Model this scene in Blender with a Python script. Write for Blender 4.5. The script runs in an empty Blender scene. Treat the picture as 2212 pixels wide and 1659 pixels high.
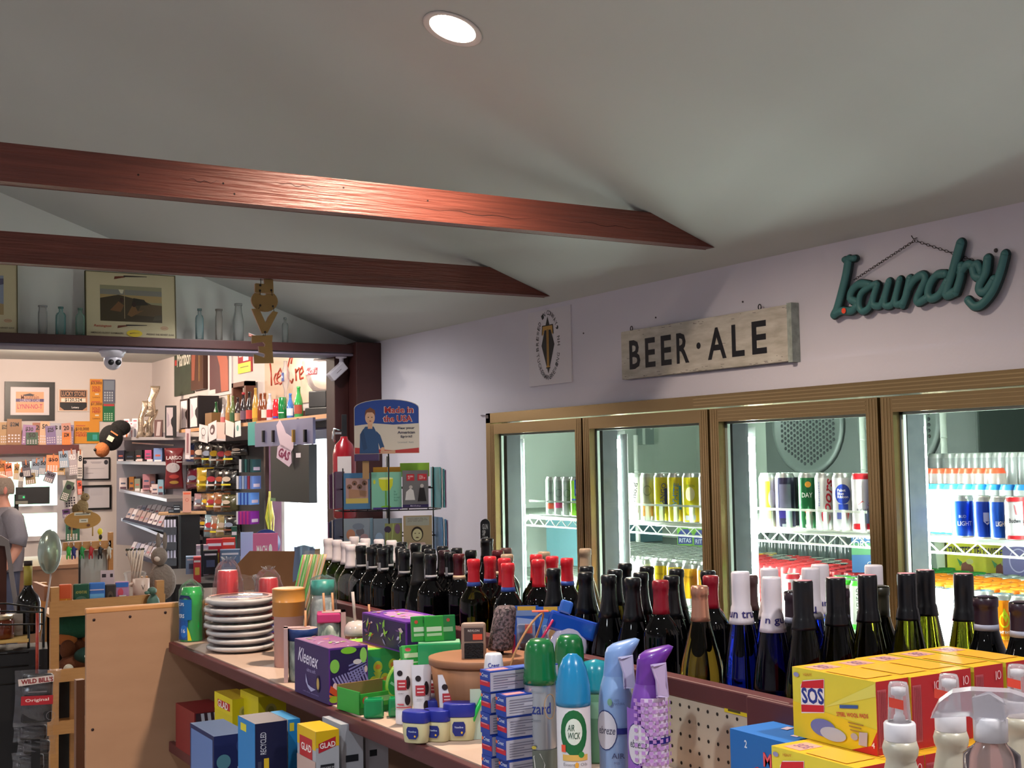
import bpy, math, random
from mathutils import Vector, Matrix
from mathutils.geometry import tessellate_polygon
random.seed(7)
R_ = math.radians
sc = bpy.context.scene
col = sc.collection
F_PX = 2698.5
PITCH, ROLL, YAW = R_(3.5419), R_(-1.0169), R_(30.912)
CAM = Vector((0, 0, 1.7))
_f0 = Vector((math.sin(YAW), math.cos(YAW), 0)); _r0 = Vector((math.cos(YAW), -math.sin(YAW), 0)); _u0 = Vector((0, 0, 1))
FWD = _f0*math.cos(PITCH) + _u0*math.sin(PITCH)
_u1 = -_f0*math.sin(PITCH) + _u0*math.cos(PITCH)
RGT = _r0*math.cos(ROLL) + _u1*math.sin(ROLL)
UPV = -_r0*math.sin(ROLL) + _u1*math.cos(ROLL)
cd = bpy.data.cameras.new('camera'); cam = bpy.data.objects.new('camera', cd); col.objects.link(cam)
cd.sensor_width = 36; cd.lens = 36*F_PX/2212; cd.clip_start = .05; cd.clip_end = 200
m = Matrix((RGT, UPV, -FWD)).transposed().to_4x4(); m.translation = CAM
cam.matrix_world = m
sc.camera = cam
sc.view_settings.view_transform = 'Standard'; sc.view_settings.look = 'None'
sc.view_settings.exposure = 0.62; sc.view_settings.gamma = 1; sc.view_settings.use_curve_mapping = False
sc.cycles.use_denoising = True
sc.cycles.caustics_reflective = False; sc.cycles.caustics_refractive = False
sc.cycles.max_bounces = 9; sc.cycles.diffuse_bounces = 4; sc.cycles.glossy_bounces = 4
sc.cycles.transmission_bounces = 8; sc.cycles.transparent_max_bounces = 24
sc.cycles.sample_clamp_indirect = 6
w = bpy.data.worlds.new('daylight'); sc.world = w; w.use_nodes = True
w.node_tree.nodes['Background'].inputs[0].default_value = (.86, .94, 1, 1)
w.node_tree.nodes['Background'].inputs[1].default_value = 7.0

def light(kind, name, loc, power, color, size=.1, target=None, spot=None, blend=.6, sizey=None):
    l = bpy.data.lights.new(name, kind); l.energy = power; l.color = color
    if kind == 'AREA':
        l.size = size
        if sizey: l.shape = 'RECTANGLE'; l.size_y = sizey
    else: l.shadow_soft_size = size
    if kind == 'SPOT': l.spot_size = R_(spot); l.spot_blend = blend
    o = bpy.data.objects.new(name, l); o.location = loc; col.objects.link(o)
    if target is not None:
        o.rotation_euler = (Vector(target)-Vector(loc)).to_track_quat('-Z', 'Y').to_euler()
    return o
CM = .356                                                    # ceiling slope
def ceil_z(x): return 2.35 + CM*(2.8-abs(x-.2)-.2) if x >= .2 else 2.35 + CM*(2.8-.4+x)
WARM = (1, .80, .62); NEUT = (1, .965, .94); COOL = (.86, .93, 1)
LAMPX = (1.95, 5.58, NEUT, 45)
LAMPS = [(1.50, 2.77, WARM, 105), (1.50, .5, NEUT, 62), (1.50, -1.9, NEUT, 60), (-.2, 1.6, COOL, 66), (-1.3, 3.4, NEUT, 66), (-1.3, .5, COOL, 66), (-1.3, -1.9, NEUT, 60), (-1.3, 5.15, NEUT, 40), LAMPX]
for i, (x, y, c, p) in enumerate(LAMPS):
    light('SPOT', 'recessed_lamp_light', (x, y, ceil_z(x)-.03), p, c, .05, (x, y, 0), 150, .8)
light('POINT', 'back_room_light', (2.3, 12.2, 2.7), 70, (1, .78, .6), .08)
light('POINT', 'back_room_light', (3.0, 8.8, 2.75), 34, (1, .85, .72), .06)
light('POINT', 'back_room_light', (.5, 8.8, 2.7), 60, (1, .85, .72), .08)
light('POINT', 'back_room_light', (2.5, 10.6, 2.75), 26, (1, .8, .66), .06)
def ray(x, y): return RGT*((x-1106)/F_PX) - UPV*((y-829.5)/F_PX) + FWD
def PX(x, y, X): d = ray(x, y); return CAM + d*(X/d.x)
def PY(x, y, Y): d = ray(x, y); return CAM + d*(Y/d.y)
def PZ(x, y, Z): d = ray(x, y); return CAM + d*((Z-1.7)/d.z)
def PF(x, y, d): return CAM + ray(x, y)*d
def lin(h):
    h = h.lstrip('#'); o = []
    for i in (0, 2, 4):
        c = int(h[i:i+2], 16)/255
        o.append(c/12.92 if c <= .04045 else ((c+.055)/1.055)**2.4)
    return (*o, 1)
_mats = {}
def M(colr, rough=.5, metal=0, trans=0, emit=0, coat=0, noise=None, bump=None, ior=1.45, alpha=None, name=None, spec=None):
    """noise=(scale, second colour, stretch xyz, contrast); bump=(scale, strength)"""
    key = (colr, rough, metal, trans, emit, coat, noise, bump, ior, alpha, spec)
    if key in _mats: return _mats[key]
    mt = bpy.data.materials.new(name or 'paint_'+colr.strip('#')); mt.use_nodes = True
    nt = mt.node_tree; b = nt.nodes['Principled BSDF']
    b.inputs['Base Color'].default_value = lin(colr); b.inputs['Roughness'].default_value = rough
    b.inputs['Metallic'].default_value = metal; b.inputs['IOR'].default_value = ior
    b.inputs['Transmission Weight'].default_value = trans; b.inputs['Coat Weight'].default_value = coat
    b.inputs['Coat Roughness'].default_value = .05
    if spec is not None: b.inputs['Specular IOR Level'].default_value = spec
    if emit:
        b.inputs['Emission Color'].default_value = lin(colr); b.inputs['Emission Strength'].default_value = emit
    def tex(scale, stretch):
        tc = nt.nodes.new('ShaderNodeTexCoord'); mp = nt.nodes.new('ShaderNodeMapping'); n = nt.nodes.new('ShaderNodeTexNoise')
        mp.inputs['Scale'].default_value = stretch; n.inputs['Scale'].default_value = scale; n.inputs['Detail'].default_value = 6
        nt.links.new(tc.outputs['Object'], mp.inputs[0]); nt.links.new(mp.outputs[0], n.inputs['Vector']); return n
    if noise:
        s, c2, st, con = noise; n = tex(s, st); cr = nt.nodes.new('ShaderNodeValToRGB')
        cr.color_ramp.elements[0].position = .5-.5/con; cr.color_ramp.elements[1].position = .5+.5/con
        cr.color_ramp.elements[0].color = lin(colr); cr.color_ramp.elements[1].color = lin(c2)
        nt.links.new(n.outputs[0], cr.inputs[0]); nt.links.new(cr.outputs[0], b.inputs['Base Color'])
    if bump:
        n = tex(bump[0], bump[2] if len(bump) > 2 else (1, 1, 1)); bp = nt.nodes.new('ShaderNodeBump')
        bp.inputs['Strength'].default_value = bump[1]; bp.inputs['Distance'].default_value = .01
        nt.links.new(n.outputs[0], bp.inputs['Height']); nt.links.new(bp.outputs[0], b.inputs['Normal'])
    if alpha is not None:                      # thin clear sheet: see-through with a gloss on it
        out = nt.nodes['Material Output']; mx = nt.nodes.new('ShaderNodeMixShader'); tr = nt.nodes.new('ShaderNodeBsdfTransparent')
        lw = nt.nodes.new('ShaderNodeLayerWeight'); lw.inputs[0].default_value = .25
        mr = nt.nodes.new('ShaderNodeMapRange'); mr.inputs[3].default_value = alpha; mr.inputs[4].default_value = min(1, alpha+.5)
        nt.links.new(lw.outputs['Fresnel'], mr.inputs[0]); nt.links.new(mr.outputs[0], mx.inputs[0])
        nt.links.new(tr.outputs[0], mx.inputs[1]); nt.links.new(b.outputs[0], mx.inputs[2]); nt.links.new(mx.outputs[0], out.inputs[0])
    _mats[key] = mt; return mt
def MM(c): return c if not isinstance(c, str) else M(c, .45)
CLEAR = M('#e8ecee', .08, alpha=.06, name='clear_plastic')
WRAP = M('#b9bcc4', .08, alpha=.07, bump=(60, .6), name='crinkled_wrap')
PANE = M('#0c1210', .02, alpha=.012, name='window_glass')
SILVER = M('#c9ccd0', .25, 1, name='silver_metal')
BLACKM = M('#101012', .4, name='black_metal')
class MB:
    def __init__(s): s.v = []; s.f = []; s.mi = []; s.sm = []; s.mats = []
    def _m(s, m):
        m = MM(m)
        if m not in s.mats: s.mats.append(m)
        return s.mats.index(m)
    def add(s, vs, fs, m, smooth=False, T=None):
        k = len(s.v); i = s._m(m)
        s.v += [tuple(T(Vector(v))) if T else tuple(v) for v in vs]
        for f in fs: s.f.append([a+k for a in f]); s.mi.append(i); s.sm.append(smooth)
        return s
    def box(s, a, b, m, T=None):
        x0, y0, z0 = a; x1, y1, z1 = b
        v = [(x0,y0,z0),(x1,y0,z0),(x1,y1,z0),(x0,y1,z0),(x0,y0,z1),(x1,y0,z1),(x1,y1,z1),(x0,y1,z1)]
        return s.add(v, [(3,2,1,0),(4,5,6,7),(0,1,5,4),(1,2,6,5),(2,3,7,6),(3,0,4,7)], m, T=T)
    def lathe(s, prof, m, seg=24, c=(0,0,0), T=None, sx=1, sy=1, mats=None):
        vs = []; n = len(prof)
        for r, z in prof:
            for k in range(seg):
                a = 2*math.pi*k/seg; vs.append((c[0]+sx*r*math.cos(a), c[1]+sy*r*math.sin(a), c[2]+z))
        for i in range(n-1):
            fs = [(i*seg+k, i*seg+(k+1)%seg, (i+1)*seg+(k+1)%seg, (i+1)*seg+k) for k in range(seg)]
            if i == 0: s.add(vs, fs, mats[i] if mats else m, True, T); base = len(s.v)-len(vs)
            else:
                j = s._m(mats[i] if mats else m)
                for f in fs: s.f.append([a+base for a in f]); s.mi.append(j); s.sm.append(True)
        for i, rev in ((0, True), (n-1, False)):
            if prof[i][0] > 1e-6:
                f = [base+i*seg+k for k in range(seg)]
                s.f.append(f[::-1] if rev else f); s.mi.append(s._m(mats[min(i, n-2)] if mats else m)); s.sm.append(False)
        return s
    def tube(s, pts, r, m, seg=8, closed=False, T=None):
        pts = [Vector(p) for p in pts]; n = len(pts); vs = []; up = Vector((0, 0, 1))
        for i, p in enumerate(pts):
            a = pts[(i+1) % n] if (closed or i < n-1) else p; b = pts[i-1] if (closed or i > 0) else p
            t = (a-b).normalized()
            if i == 0:
                u = t.cross(up); u = t.cross(Vector((1, 0, 0))) if u.length < .01 else u
                u.normalize()
            else: u = (u - t*u.dot(t)).normalized()
            w_ = t.cross(u); rr = r[i] if isinstance(r, (list, tuple)) else r
            for k in range(seg):
                an = 2*math.pi*k/seg; vs.append(p+u*(rr*math.cos(an))+w_*(rr*math.sin(an)))
        fs = []
        for i in range(n if closed else n-1):
            j = (i+1) % n
            fs += [(i*seg+k, i*seg+(k+1) % seg, j*seg+(k+1) % seg, j*seg+k) for k in range(seg)]
        if not closed: fs += [tuple(range(seg))[::-1], tuple((n-1)*seg+k for k in range(seg))]
        return s.add(vs, fs, m, True, T)
    def prism(s, poly, h0, h1, m, T=None, side=None, holes=()):
        """outline in local x,z, extruded along y from h0 (front) to h1 (back)"""
        loops = [list(poly)]+[list(h) for h in holes]; flat = [p for l in loops for p in l]; n = len(flat)
        tris = tessellate_polygon([[Vector((p[0], p[1], 0)) for p in l] for l in loops])
        vs = [(p[0], h0, p[1]) for p in flat]+[(p[0], h1, p[1]) for p in flat]
        s.add(vs, [tuple(t) for t in tris]+[tuple(a+n for a in t)[::-1] for t in tris], m, T=T)
        base = len(s.v)-2*n; mi = s._m(side or m); k = 0
        for l in loops:
            q = len(l)
            for i in range(q):
                j = (i+1) % q; s.f.append([base+k+i, base+k+j, base+k+j+n, base+k+i+n]); s.mi.append(mi); s.sm.append(False)
            k += q
        return s
    def sphere(s, c, r, m, seg=16, ring=10, T=None):
        r = (r, r, r) if isinstance(r, (int, float)) else r; vs = []; fs = []
        for i in range(ring+1):
            t = math.pi*i/ring
            for k in range(seg):
                a = 2*math.pi*k/seg; vs.append((c[0]+r[0]*math.sin(t)*math.cos(a), c[1]+r[1]*math.sin(t)*math.sin(a), c[2]+r[2]*math.cos(t)))
        for i in range(ring):
            for k in range(seg): fs.append((i*seg+k, (i+1)*seg+k, (i+1)*seg+(k+1) % seg, i*seg+(k+1) % seg))
        return s.add(vs, fs, m, True, T)
    def grid(s, fn, nu, nv, m, smooth=True, T=None):
        vs = [fn(i/nu, j/nv) for j in range(nv+1) for i in range(nu+1)]
        fs = [(j*(nu+1)+i, j*(nu+1)+i+1, (j+1)*(nu+1)+i+1, (j+1)*(nu+1)+i) for j in range(nv) for i in range(nu)]
        return s.add(vs, fs, m, smooth, T)
    def mesh(s, name):
        me = bpy.data.meshes.new(name); me.from_pydata(s.v, [], s.f)
        for m_ in s.mats: me.materials.append(m_)
        me.polygons.foreach_set('material_index', s.mi); me.polygons.foreach_set('use_smooth', s.sm); me.update(); return me
    def build(s, name, parent=None, loc=(0,0,0), rz=0, bevel=0, label=None, solid=0, sub=0):
        o = bpy.data.objects.new(name, s.mesh(name)); col.objects.link(o); o.location = loc; o.rotation_euler.z = rz
        if parent: o.parent = parent
        if label: o['label'] = label
        if solid:
            q = o.modifiers.new('thickness', 'SOLIDIFY'); q.thickness = solid
        if sub:
            q = o.modifiers.new('smooth', 'SUBSURF'); q.levels = sub; q.render_levels = sub
        if bevel:
            q = o.modifiers.new('edges', 'BEVEL'); q.width = bevel; q.segments = 2; q.limit_method = 'ANGLE'; q.angle_limit = R_(50)
        return o
_labels = {}
def tag(o, label, cat, group=None, kind=None):
    if label: o['label'] = label
    if cat: o['category'] = cat
    if group: o['group'] = group
    if kind: o['kind'] = kind
    return o
def thing(name, label, cat, loc=(0,0,0), rz=0, group=None, kind=None):
    o = bpy.data.objects.new(name, None); o.empty_display_size = .05; col.objects.link(o)
    o.location = loc; o.rotation_euler.z = rz; return tag(o, label, cat, group, kind)
def struct(o): o['kind'] = 'structure'; return o
def dup(root, loc, rz=None, label=None, group=None):
    c = root.copy(); col.objects.link(c); c.location = loc
    if rz is not None: c.rotation_euler.z = rz
    if label: c['label'] = label
    if group: c['group'] = group
    for ch in [o for o in KIDS(root)]:
        d = ch.copy(); col.objects.link(d); d.parent = c
        for g in KIDS(ch):
            e = g.copy(); col.objects.link(e); e.parent = d
    return c
def KIDS(o): return list(o.children)
_txt = {}
def text_geo(s, bold=0, shear=0):
    key = (s, bold, shear)
    if key in _txt: return _txt[key]
    cu = bpy.data.curves.new('lettering', 'FONT'); cu.body = s; cu.size = 1; cu.offset = bold; cu.shear = shear
    cu.resolution_u = 2; cu.space_line = .85
    ob = bpy.data.objects.new('lettering_source', cu); me = bpy.data.meshes.new_from_object(ob)
    vs = [v.co.copy() for v in me.vertices]; fs = [tuple(p.vertices) for p in me.polygons]
    bpy.data.objects.remove(ob); bpy.data.meshes.remove(me); bpy.data.curves.remove(cu)
    if not vs: vs = [Vector((0,0,0))]
    x0 = min(v.x for v in vs); x1 = max(v.x for v in vs); y0 = min(v.y for v in vs); y1 = max(v.y for v in vs)
    g = ([((v.x-x0), (v.y-y0)) for v in vs], fs, max(x1-x0, 1e-4), max(y1-y0, 1e-4)); _txt[key] = g; return g
def flatmap(o=(0,0,0)):                     # local face looking to -y
    return lambda u, v, h: (o[0]+u, o[1]-h, o[2]+v)
def cylmap(r, cx=0, cy=0, a0=0, rf=None):   # u is arc length from the front of an upright cylinder
    def f(u, v, h):
        rr = (rf(v) if rf else r); a = u/(r)+a0
        return (cx+(rr+h)*math.sin(a), cy-(rr+h)*math.cos(a), v)
    return f
def art(mb, items, mp, h0=.0004, dh=.0003, seg=False):
    """items: ('r',x0,y0,x1,y1,c) ('e',x,y,rx,ry,c) ('o',x,y,rx,ry,w,c) ('p',[pts],c) ('t',text,x,y,w,h,c[,bold[,angle[,shear]]])"""
    dh = min(dh, (.006 if seg else .0024)/max(1, len(items)))
    for k, it in enumerate(items):
        h = h0+dh*k; q = it[0]
        if q == 'r':
            _, x0, y0, x1, y1, c = it
            n = max(1, int(abs(x1-x0)/.006)) if seg else 1
            nv = 5 if seg == 2 else 1
            mb.grid(lambda u, v: mp(x0+(x1-x0)*u, y0+(y1-y0)*v, h), n, nv, c, bool(seg))
        elif q == 'e':
            _, x, y, rx, ry, c = it; n = 20
            nr = 6 if seg else 1
            vs = [mp(x, y, h)]+[mp(x+rx*j/nr*math.cos(6.2832*i/n), y+ry*j/nr*math.sin(6.2832*i/n), h) for j in range(1, nr+1) for i in range(n)]
            mb.add(vs, [(0, 1+i, 1+(i+1) % n) for i in range(n)]+[(1+j*n+i, 1+(j+1)*n+i, 1+(j+1)*n+(i+1) % n, 1+j*n+(i+1) % n) for j in range(nr-1) for i in range(n)], c)
        elif q == 'o':
            _, x, y, rx, ry, wd, c = it; n = 28; vs = []
            for i in range(n):
                a = 6.2832*i/n
                vs += [mp(x+rx*math.cos(a), y+ry*math.sin(a), h), mp(x+(rx-wd)*math.cos(a), y+(ry-wd)*math.sin(a), h)]
            mb.add(vs, [(2*i, (2*i+2) % (2*n), (2*i+3) % (2*n), 2*i+1) for i in range(n)], c)
        elif q == 'p':
            pts = it[1]; tr = tessellate_polygon([[Vector((p[0], p[1], 0)) for p in pts]])
            mb.add([mp(p[0], p[1], h) for p in pts], [tuple(t) for t in tr], it[2])
        elif q == 't':
            s, x, y, wd, ht, c = it[1:7]; bold = it[7] if len(it) > 7 else 0; ang = it[8] if len(it) > 8 else 0; sh = it[9] if len(it) > 9 else 0
            vs, fs, W, H = text_geo(s, bold, sh); ca, sa = math.cos(R_(ang)), math.sin(R_(ang)); out = []
            for a, b in vs:
                a = (a/W-.5)*wd; b = (b/H-.5)*ht
                out.append(mp(x+a*ca-b*sa, y+a*sa+b*ca, h))
            mb.add(out, fs, c)
    return mb
def rr(w_, h_, r, n=5, cx=0, cy=0):           # rounded rectangle outline
    pts = []
    for sx, sy, a0 in ((1, 1, 0), (-1, 1, 90), (-1, -1, 180), (1, -1, 270)):
        for i in range(n+1):
            a = R_(a0+90*i/n); pts.append((cx+sx*(w_/2-r)+r*math.cos(a), cy+sy*(h_/2-r)+r*math.sin(a)))
    return pts
def box_thing(name, label, cat, loc, size, colr, rz=0, front=(), side=(), top=(), group=None, bevel=.0015, back_left=(), body='carton', kind=None, colors=None):
    """a packet or carton: w x d x h, base centre at loc; art on front (-y), right side (+x), left side (-x) and top"""
    w_, d_, h_ = size; t = thing(name, label, cat, loc, rz, group, kind)
    mb = MB(); c = colors or {}
    x, y = w_/2, d_/2
    v = [(-x,-y,0),(x,-y,0),(x,y,0),(-x,y,0),(-x,-y,h_),(x,-y,h_),(x,y,h_),(-x,y,h_)]
    for f, k in (((3,2,1,0),'b'),((4,5,6,7),'t'),((0,1,5,4),'f'),((1,2,6,5),'r'),((2,3,7,6),'k'),((3,0,4,7),'l')):
        mb.add([v[i] for i in f], [(0,1,2,3)], c.get(k, colr))
    mb.build(body, t)
    p = MB(); n = 0
    if front: art(p, front, lambda u, v, h: (u, -y-h, v)); n = 1
    if side: art(p, side, lambda u, v, h: (x+h, u, v)); n = 1
    if back_left: art(p, back_left, lambda u, v, h: (-x-h, -u, v)); n = 1
    if top: art(p, top, lambda u, v, h: (u, v, h_+h)); n = 1
    if n: p.build('printing', t)
    return t
WALLP = M('#d0cdd8', .75, noise=(2.2, '#c9c6d2', (1,1,1), 1.6), bump=(90, .04), name='wall_paint')
CEILP = M('#c2c5c2', .85, noise=(1.6, '#bcbfbc', (1,1,1), 1.6), bump=(120, .03), name='ceiling_paint')
FARP = M('#cfc6c4', .8, noise=(2, '#c8bfbe', (1,1,1), 1.6), name='back_room_paint')
BEAMP = M('#743c31', .42, noise=(9, '#4e2820', (.35, 9, 9), 1.5), bump=(24, .45, (.3, 6, 6)), name='stained_beam_wood')
TRIMP = M('#43211f', .45, noise=(9, '#361a1a', (1, 6, 1), 1.6), name='dark_brown_trim')
def sbox(name, a, b, m, kind=True, bevel=0):
    o = MB().box(a, b, m).build(name, bevel=bevel)
    if kind: struct(o)
    return o
FLOORP = M('#a8a49e', .4, noise=(5, '#9a9690', (1,1,1), 1.4), name='vinyl_floor')
sbox('floor', (-2.4, -3, -.1), (6.2, 14.3, 0), FLOORP)
mb = MB()
for a, b in (((2.8,-3,0),(2.92,1.77,2.6)), ((2.8,4.86,0),(2.92,6.3,2.6)), ((2.8,1.77,1.915),(2.92,4.86,2.6)), ((2.8,1.77,0),(2.92,4.86,.08))): mb.box(a, b, WALLP)
struct(mb.build('wall_right'))
sbox('trim_1', (2.788, -2.9, 1.912), (2.8, 4.96, 1.995), WALLP)
mb = MB()
for a, b in (((-2.52,-3,0),(-2.4,14.1,2.9)),): mb.box(a, b, WALLP)
struct(mb.build('wall_left'))
mb = MB()
for a, b in (((-2.52,-3.12,0),(2.92,-3,3.5)),): mb.box(a, b, WALLP)
struct(mb.build('wall_back'))
mb = MB(); zr = ceil_z(.2); e = .06
mb.add([(2.8+.1,-3,2.35-.0356),(.2,-3,zr),(.2,6.25,zr),(2.9,6.25,2.35-.0356),(2.9,-3,2.35-.0356+.1),(.2,-3,zr+.1),(.2,6.25,zr+.1),(2.9,6.25,2.4144)],
       [(0,1,2,3),(7,6,5,4),(0,4,5,1),(3,2,6,7),(0,3,7,4)], CEILP)
mb.add([(-2.5,-3,ceil_z(-2.5)),(.2,-3,zr),(.2,6.25,zr),(-2.5,6.25,ceil_z(-2.5)),(-2.5,-3,ceil_z(-2.5)+.1),(.2,-3,zr+.1),(.2,6.25,zr+.1),(-2.5,6.25,ceil_z(-2.5)+.1)],
       [(3,2,1,0),(4,5,6,7),(0,1,5,4),(7,6,2,3),(4,7,3,0)], CEILP)
struct(mb.build('ceiling'))
mb = MB(); mb.prism([(-2.52, 2.33), (2.9, 2.33), (2.9, 2.33), (.2, zr+.05), (-2.52, ceil_z(-2.52)+.05)], 6.25, 6.33, M('#dde0dc', .8, name='gable_paint')); struct(mb.build('wall_gable'))
mb = MB(); mb.box((-2.4, 6.05, 2.283), (2.66, 6.25, 2.328), TRIMP).box((-2.4, 6.06, 2.268), (2.66, 6.26, 2.283), M('#7d7484', .7)); struct(mb.build('trim_2', bevel=.004))
mb = MB(); mb.box((2.655, 6.02, 0), (2.8, 6.26, 2.34), TRIMP).box((2.575, 6.12, 0), (2.655, 6.24, 2.283), TRIMP); struct(mb.build('trim_3', bevel=.004))
sbox('wall_partition', (2.8, 6.26, 0), (3.85, 6.34, 2.95), FARP)
sbox('ceiling_back', (-2.5, 6.3, 2.87), (3.82, 14.1, 2.97), CEILP)
mb = MB(); WX0, WX1, WZ0, WZ1 = 1.9, 2.78, .95, 1.84
for a, b in (((-2.5,14,0),(WX0,14.12,2.95)), ((WX1,14,0),(3.82,14.12,2.95)), ((WX0,14,0),(WX1,14.12,WZ0)), ((WX0,14,WZ1),(WX1,14.12,2.95))): mb.box(a, b, FARP)
struct(mb.build('wall_far'))
mb = MB(); DY0, DY1, DZ = 7.2, 9.87, 1.97
for a, b in (((3.7,6.3,0),(3.82,DY0,2.95)), ((3.7,DY1,0),(3.82,14.1,2.95)), ((3.7,DY0,DZ),(3.82,DY1,2.95))): mb.box(a, b, FARP)
struct(mb.build('wall_posters'))
sbox('trim_4', (3.67, 7.9, 1.985), (3.7, 9.75, 2.13), TRIMP)
sbox('trim_5', (3.66, 9.87, 0), (3.7, 10.42, 2.0), M('#b58fb4', .6, name='lilac_daylight_tint'))  # wall strip beside the door; lilac cast of daylight put into its colour
wf = M('#c5c0c4', .5, name='window_frame_paint')
o = bpy.data.objects.new('window_1', None); col.objects.link(o); struct(o); o.location = (0, 14, 0)
mb = MB()
for a, b in (((WX0,-.02,WZ0),(WX0+.06,.08,WZ1)), ((WX1-.09,-.02,WZ0),(WX1,.08,WZ1)), ((WX0,-.02,WZ1-.05),(WX1,.08,WZ1)), ((WX0,-.03,WZ0),(WX1,.08,WZ0+.05)), ((WX0,-.01,1.24),(WX1,.06,1.32))): mb.box(a, b, wf)
mb.build('window_frame', o)
MB().box((WX0+.03, .03, WZ0+.03), (WX1-.03, .034, WZ1-.03), PANE).build('pane', o)
o = bpy.data.objects.new('door_1', None); col.objects.link(o); struct(o); o.location = (3.7, 0, 0)
dw = M('#dfe2ea', .4, name='door_paint')
mb = MB()
for y in (DY0, 8.52, 9.80): mb.box((-.03, y, 0), (.08, y+.07, DZ), dw)
mb.box((-.03, DY0, DZ-.07), (.08, DY1, DZ), dw).box((-.005, 8.66, 0), (.04, 8.80, DZ-.1), M('#8fb4e0', .4))
mb.box((-.01, DY0, 0), (.05, DY1, .12), dw); mb.build('door_frame', o)
MB().box((.02, DY0+.05, .1), (.024, DY1-.05, DZ-.06), PANE).build('pane', o)
MB().tube([(-.03, 8.62, .98), (-.07, 8.62, .98), (-.07, 8.62, 1.18), (-.03, 8.62, 1.18)], .008, SILVER).build('door_handle', o)
sbox('ground_outside', (3.9, 3, -.2), (40, 60, -.1), M('#d6d4d0', .9, noise=(3, '#c4c2be', (1,1,1), 1.5), name='pale_asphalt'))
mb = MB(); rnd = random.Random(3)
for k in range(90):
    x = rnd.uniform(-2, 9); z = rnd.uniform(1.2, 5); mb.sphere((x, 24+rnd.uniform(-.6, .6), z), rnd.uniform(.35, .8), M('#8fc7a0', .9, noise=(5, '#b7e0c0', (1,1,1), 1.3), name='sunlit_leaves'), 8, 5)
tag(mb.build('hedge'), 'sunlit green foliage seen through the far window', 'hedge', kind='stuff')
sbox('lawn', (-6, 14.3, -.15), (12, 40, -.08), M('#cfe6cf', .9, name='bright_grass'))
def beam(y0, y1, z0, z1):
    x = lambda z: 2.8-(z-2.35)/CM
    mb = MB(); xl = -2.2
    mb.prism([(xl, z0), (x(z0)-.004, z0), (x(z1)-.004, z1), (xl+.2, z1)], y0, y1, BEAMP)
    return struct(mb.build('ceiling_beam', bevel=.003))
b1 = beam(3.158, 3.205, 2.392, 2.485); b2 = beam(4.262, 4.31, 2.370, 2.470)
tag(b1, 'nearer brown wooden cross beam, its face lit by the ceiling light', 'beam'); tag(b2, 'farther dark brown wooden cross beam carrying the hanging letters', 'beam')
mb = MB(); dk = M('#1c0b09', .9)
for x, z, l in ((1.55, 2.425, .5), (2.05, 2.43, .4), (.9, 2.44, .12), (1.15, 2.455, .16)):
    n = 14; pts = [(x+l*i/n, z+.0035*math.sin(i*1.7)+.002*math.sin(i*.6)) for i in range(n+1)]
    art(mb, [('p', pts+[(a, b+.0018*(1-abs(2*i/n-1))) for i, (a, b) in reversed(list(enumerate(pts)))], dk)], flatmap((0, 3.158, 0)))
for x, z in ((1.02, 2.44), (1.36, 2.462), (1.05, 2.415), (.8, 2.44), (1.62, 2.45)): art(mb, [('e', x, z, .0028, .0028, dk)], flatmap((0, 3.158, 0)))
mb.build('wood_crack', b1)
def recessed(x, y, label, c, s):
    t = thing('recessed_ceiling_light', label, 'ceiling light', (x, y, ceil_z(x)), group='recessed ceiling lights')
    sl = math.atan(CM)*(1 if x > .2 else -1)
    T = lambda v: Matrix.Rotation(sl, 3, 'Y') @ v
    MB().lathe([(.062, 0), (.078, 0), (.08, -.004), (.074, -.006), (.062, -.002)], M('#d8d0cc', .5), 32, T=T).build('trim_ring', t)
    MB().lathe([(.0, -.002), (.03, -.003), (.062, -.002), (.062, .001)], M(c, .5, emit=s, name='lamp_lens'), 32, T=T).build('lens', t)
recessed(1.50, 2.77, 'glowing round recessed light in the sloped ceiling', '#ffe9d4', 14)
for i, (x, y, c, p) in enumerate(LAMPS[1:]):
    recessed(x, y, 'round recessed ceiling light outside the picture to the left or behind', '#ffe9d4' if c == WARM else '#fff4ea', 14)
mb = MB()
for x, y in ((1605, 652), (1261, 720), (1417, 686)): p = PX(x, y, 2.8); mb.sphere((2.799, p.y, p.z), .0035, '#4a4448', 8, 5)
p = PX(2152, 541, 2.8); mb.sphere((2.799, p.y, p.z), .006, '#4a4448', 8, 5)
tag(mb.build('wall_nails'), 'small nail heads left in the white wall above the cooler', 'nails', kind='stuff')
def on_wall(y, z, off=.0): return (2.8-off, y, z)
RW = -math.pi/2                       # rotation that turns a local -y face to look along -x from the right wall
pa = PX(1143, 668, 2.8); pb = PX(1238, 825, 2.8); cy_ = (pa.y+pb.y)/2; W_ = pa.y-pb.y; z0_ = pb.z; H_ = 2.33-z0_
t = thing('brewery_sign', 'white square sign with gold letter T on a black diamond', 'sign', on_wall(cy_, z0_), RW)
MB().box((-W_/2, -.006, 0), (W_/2, 0, H_), M('#cfcbd2', .5)).build('panel', t)
it = [('p', [(0, .285), (.05, .165), (0, .045), (-.05, .165)], '#17171a')]
mb = MB(); art(mb, it, flatmap((-.01, -.006, 0)))
T_ = [(-.037, .245), (.037, .245), (.041, .205), (.032, .212), (.026, .228), (.008, .228), (.008, .08), (.016, .072), (-.016, .072), (-.008, .08), (-.008, .228), (-.026, .228), (-.032, .212), (-.041, .205)]
art(mb, [('p', [(a*1.14, (b-.16)*1.05+.16) for a, b in T_], '#17171a'), ('p', T_, '#b58a3c'), ('r', -.002, .08, .002, .232, '#6b4c1a')], flatmap((-.01, -.006, 0)), .001)
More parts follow.
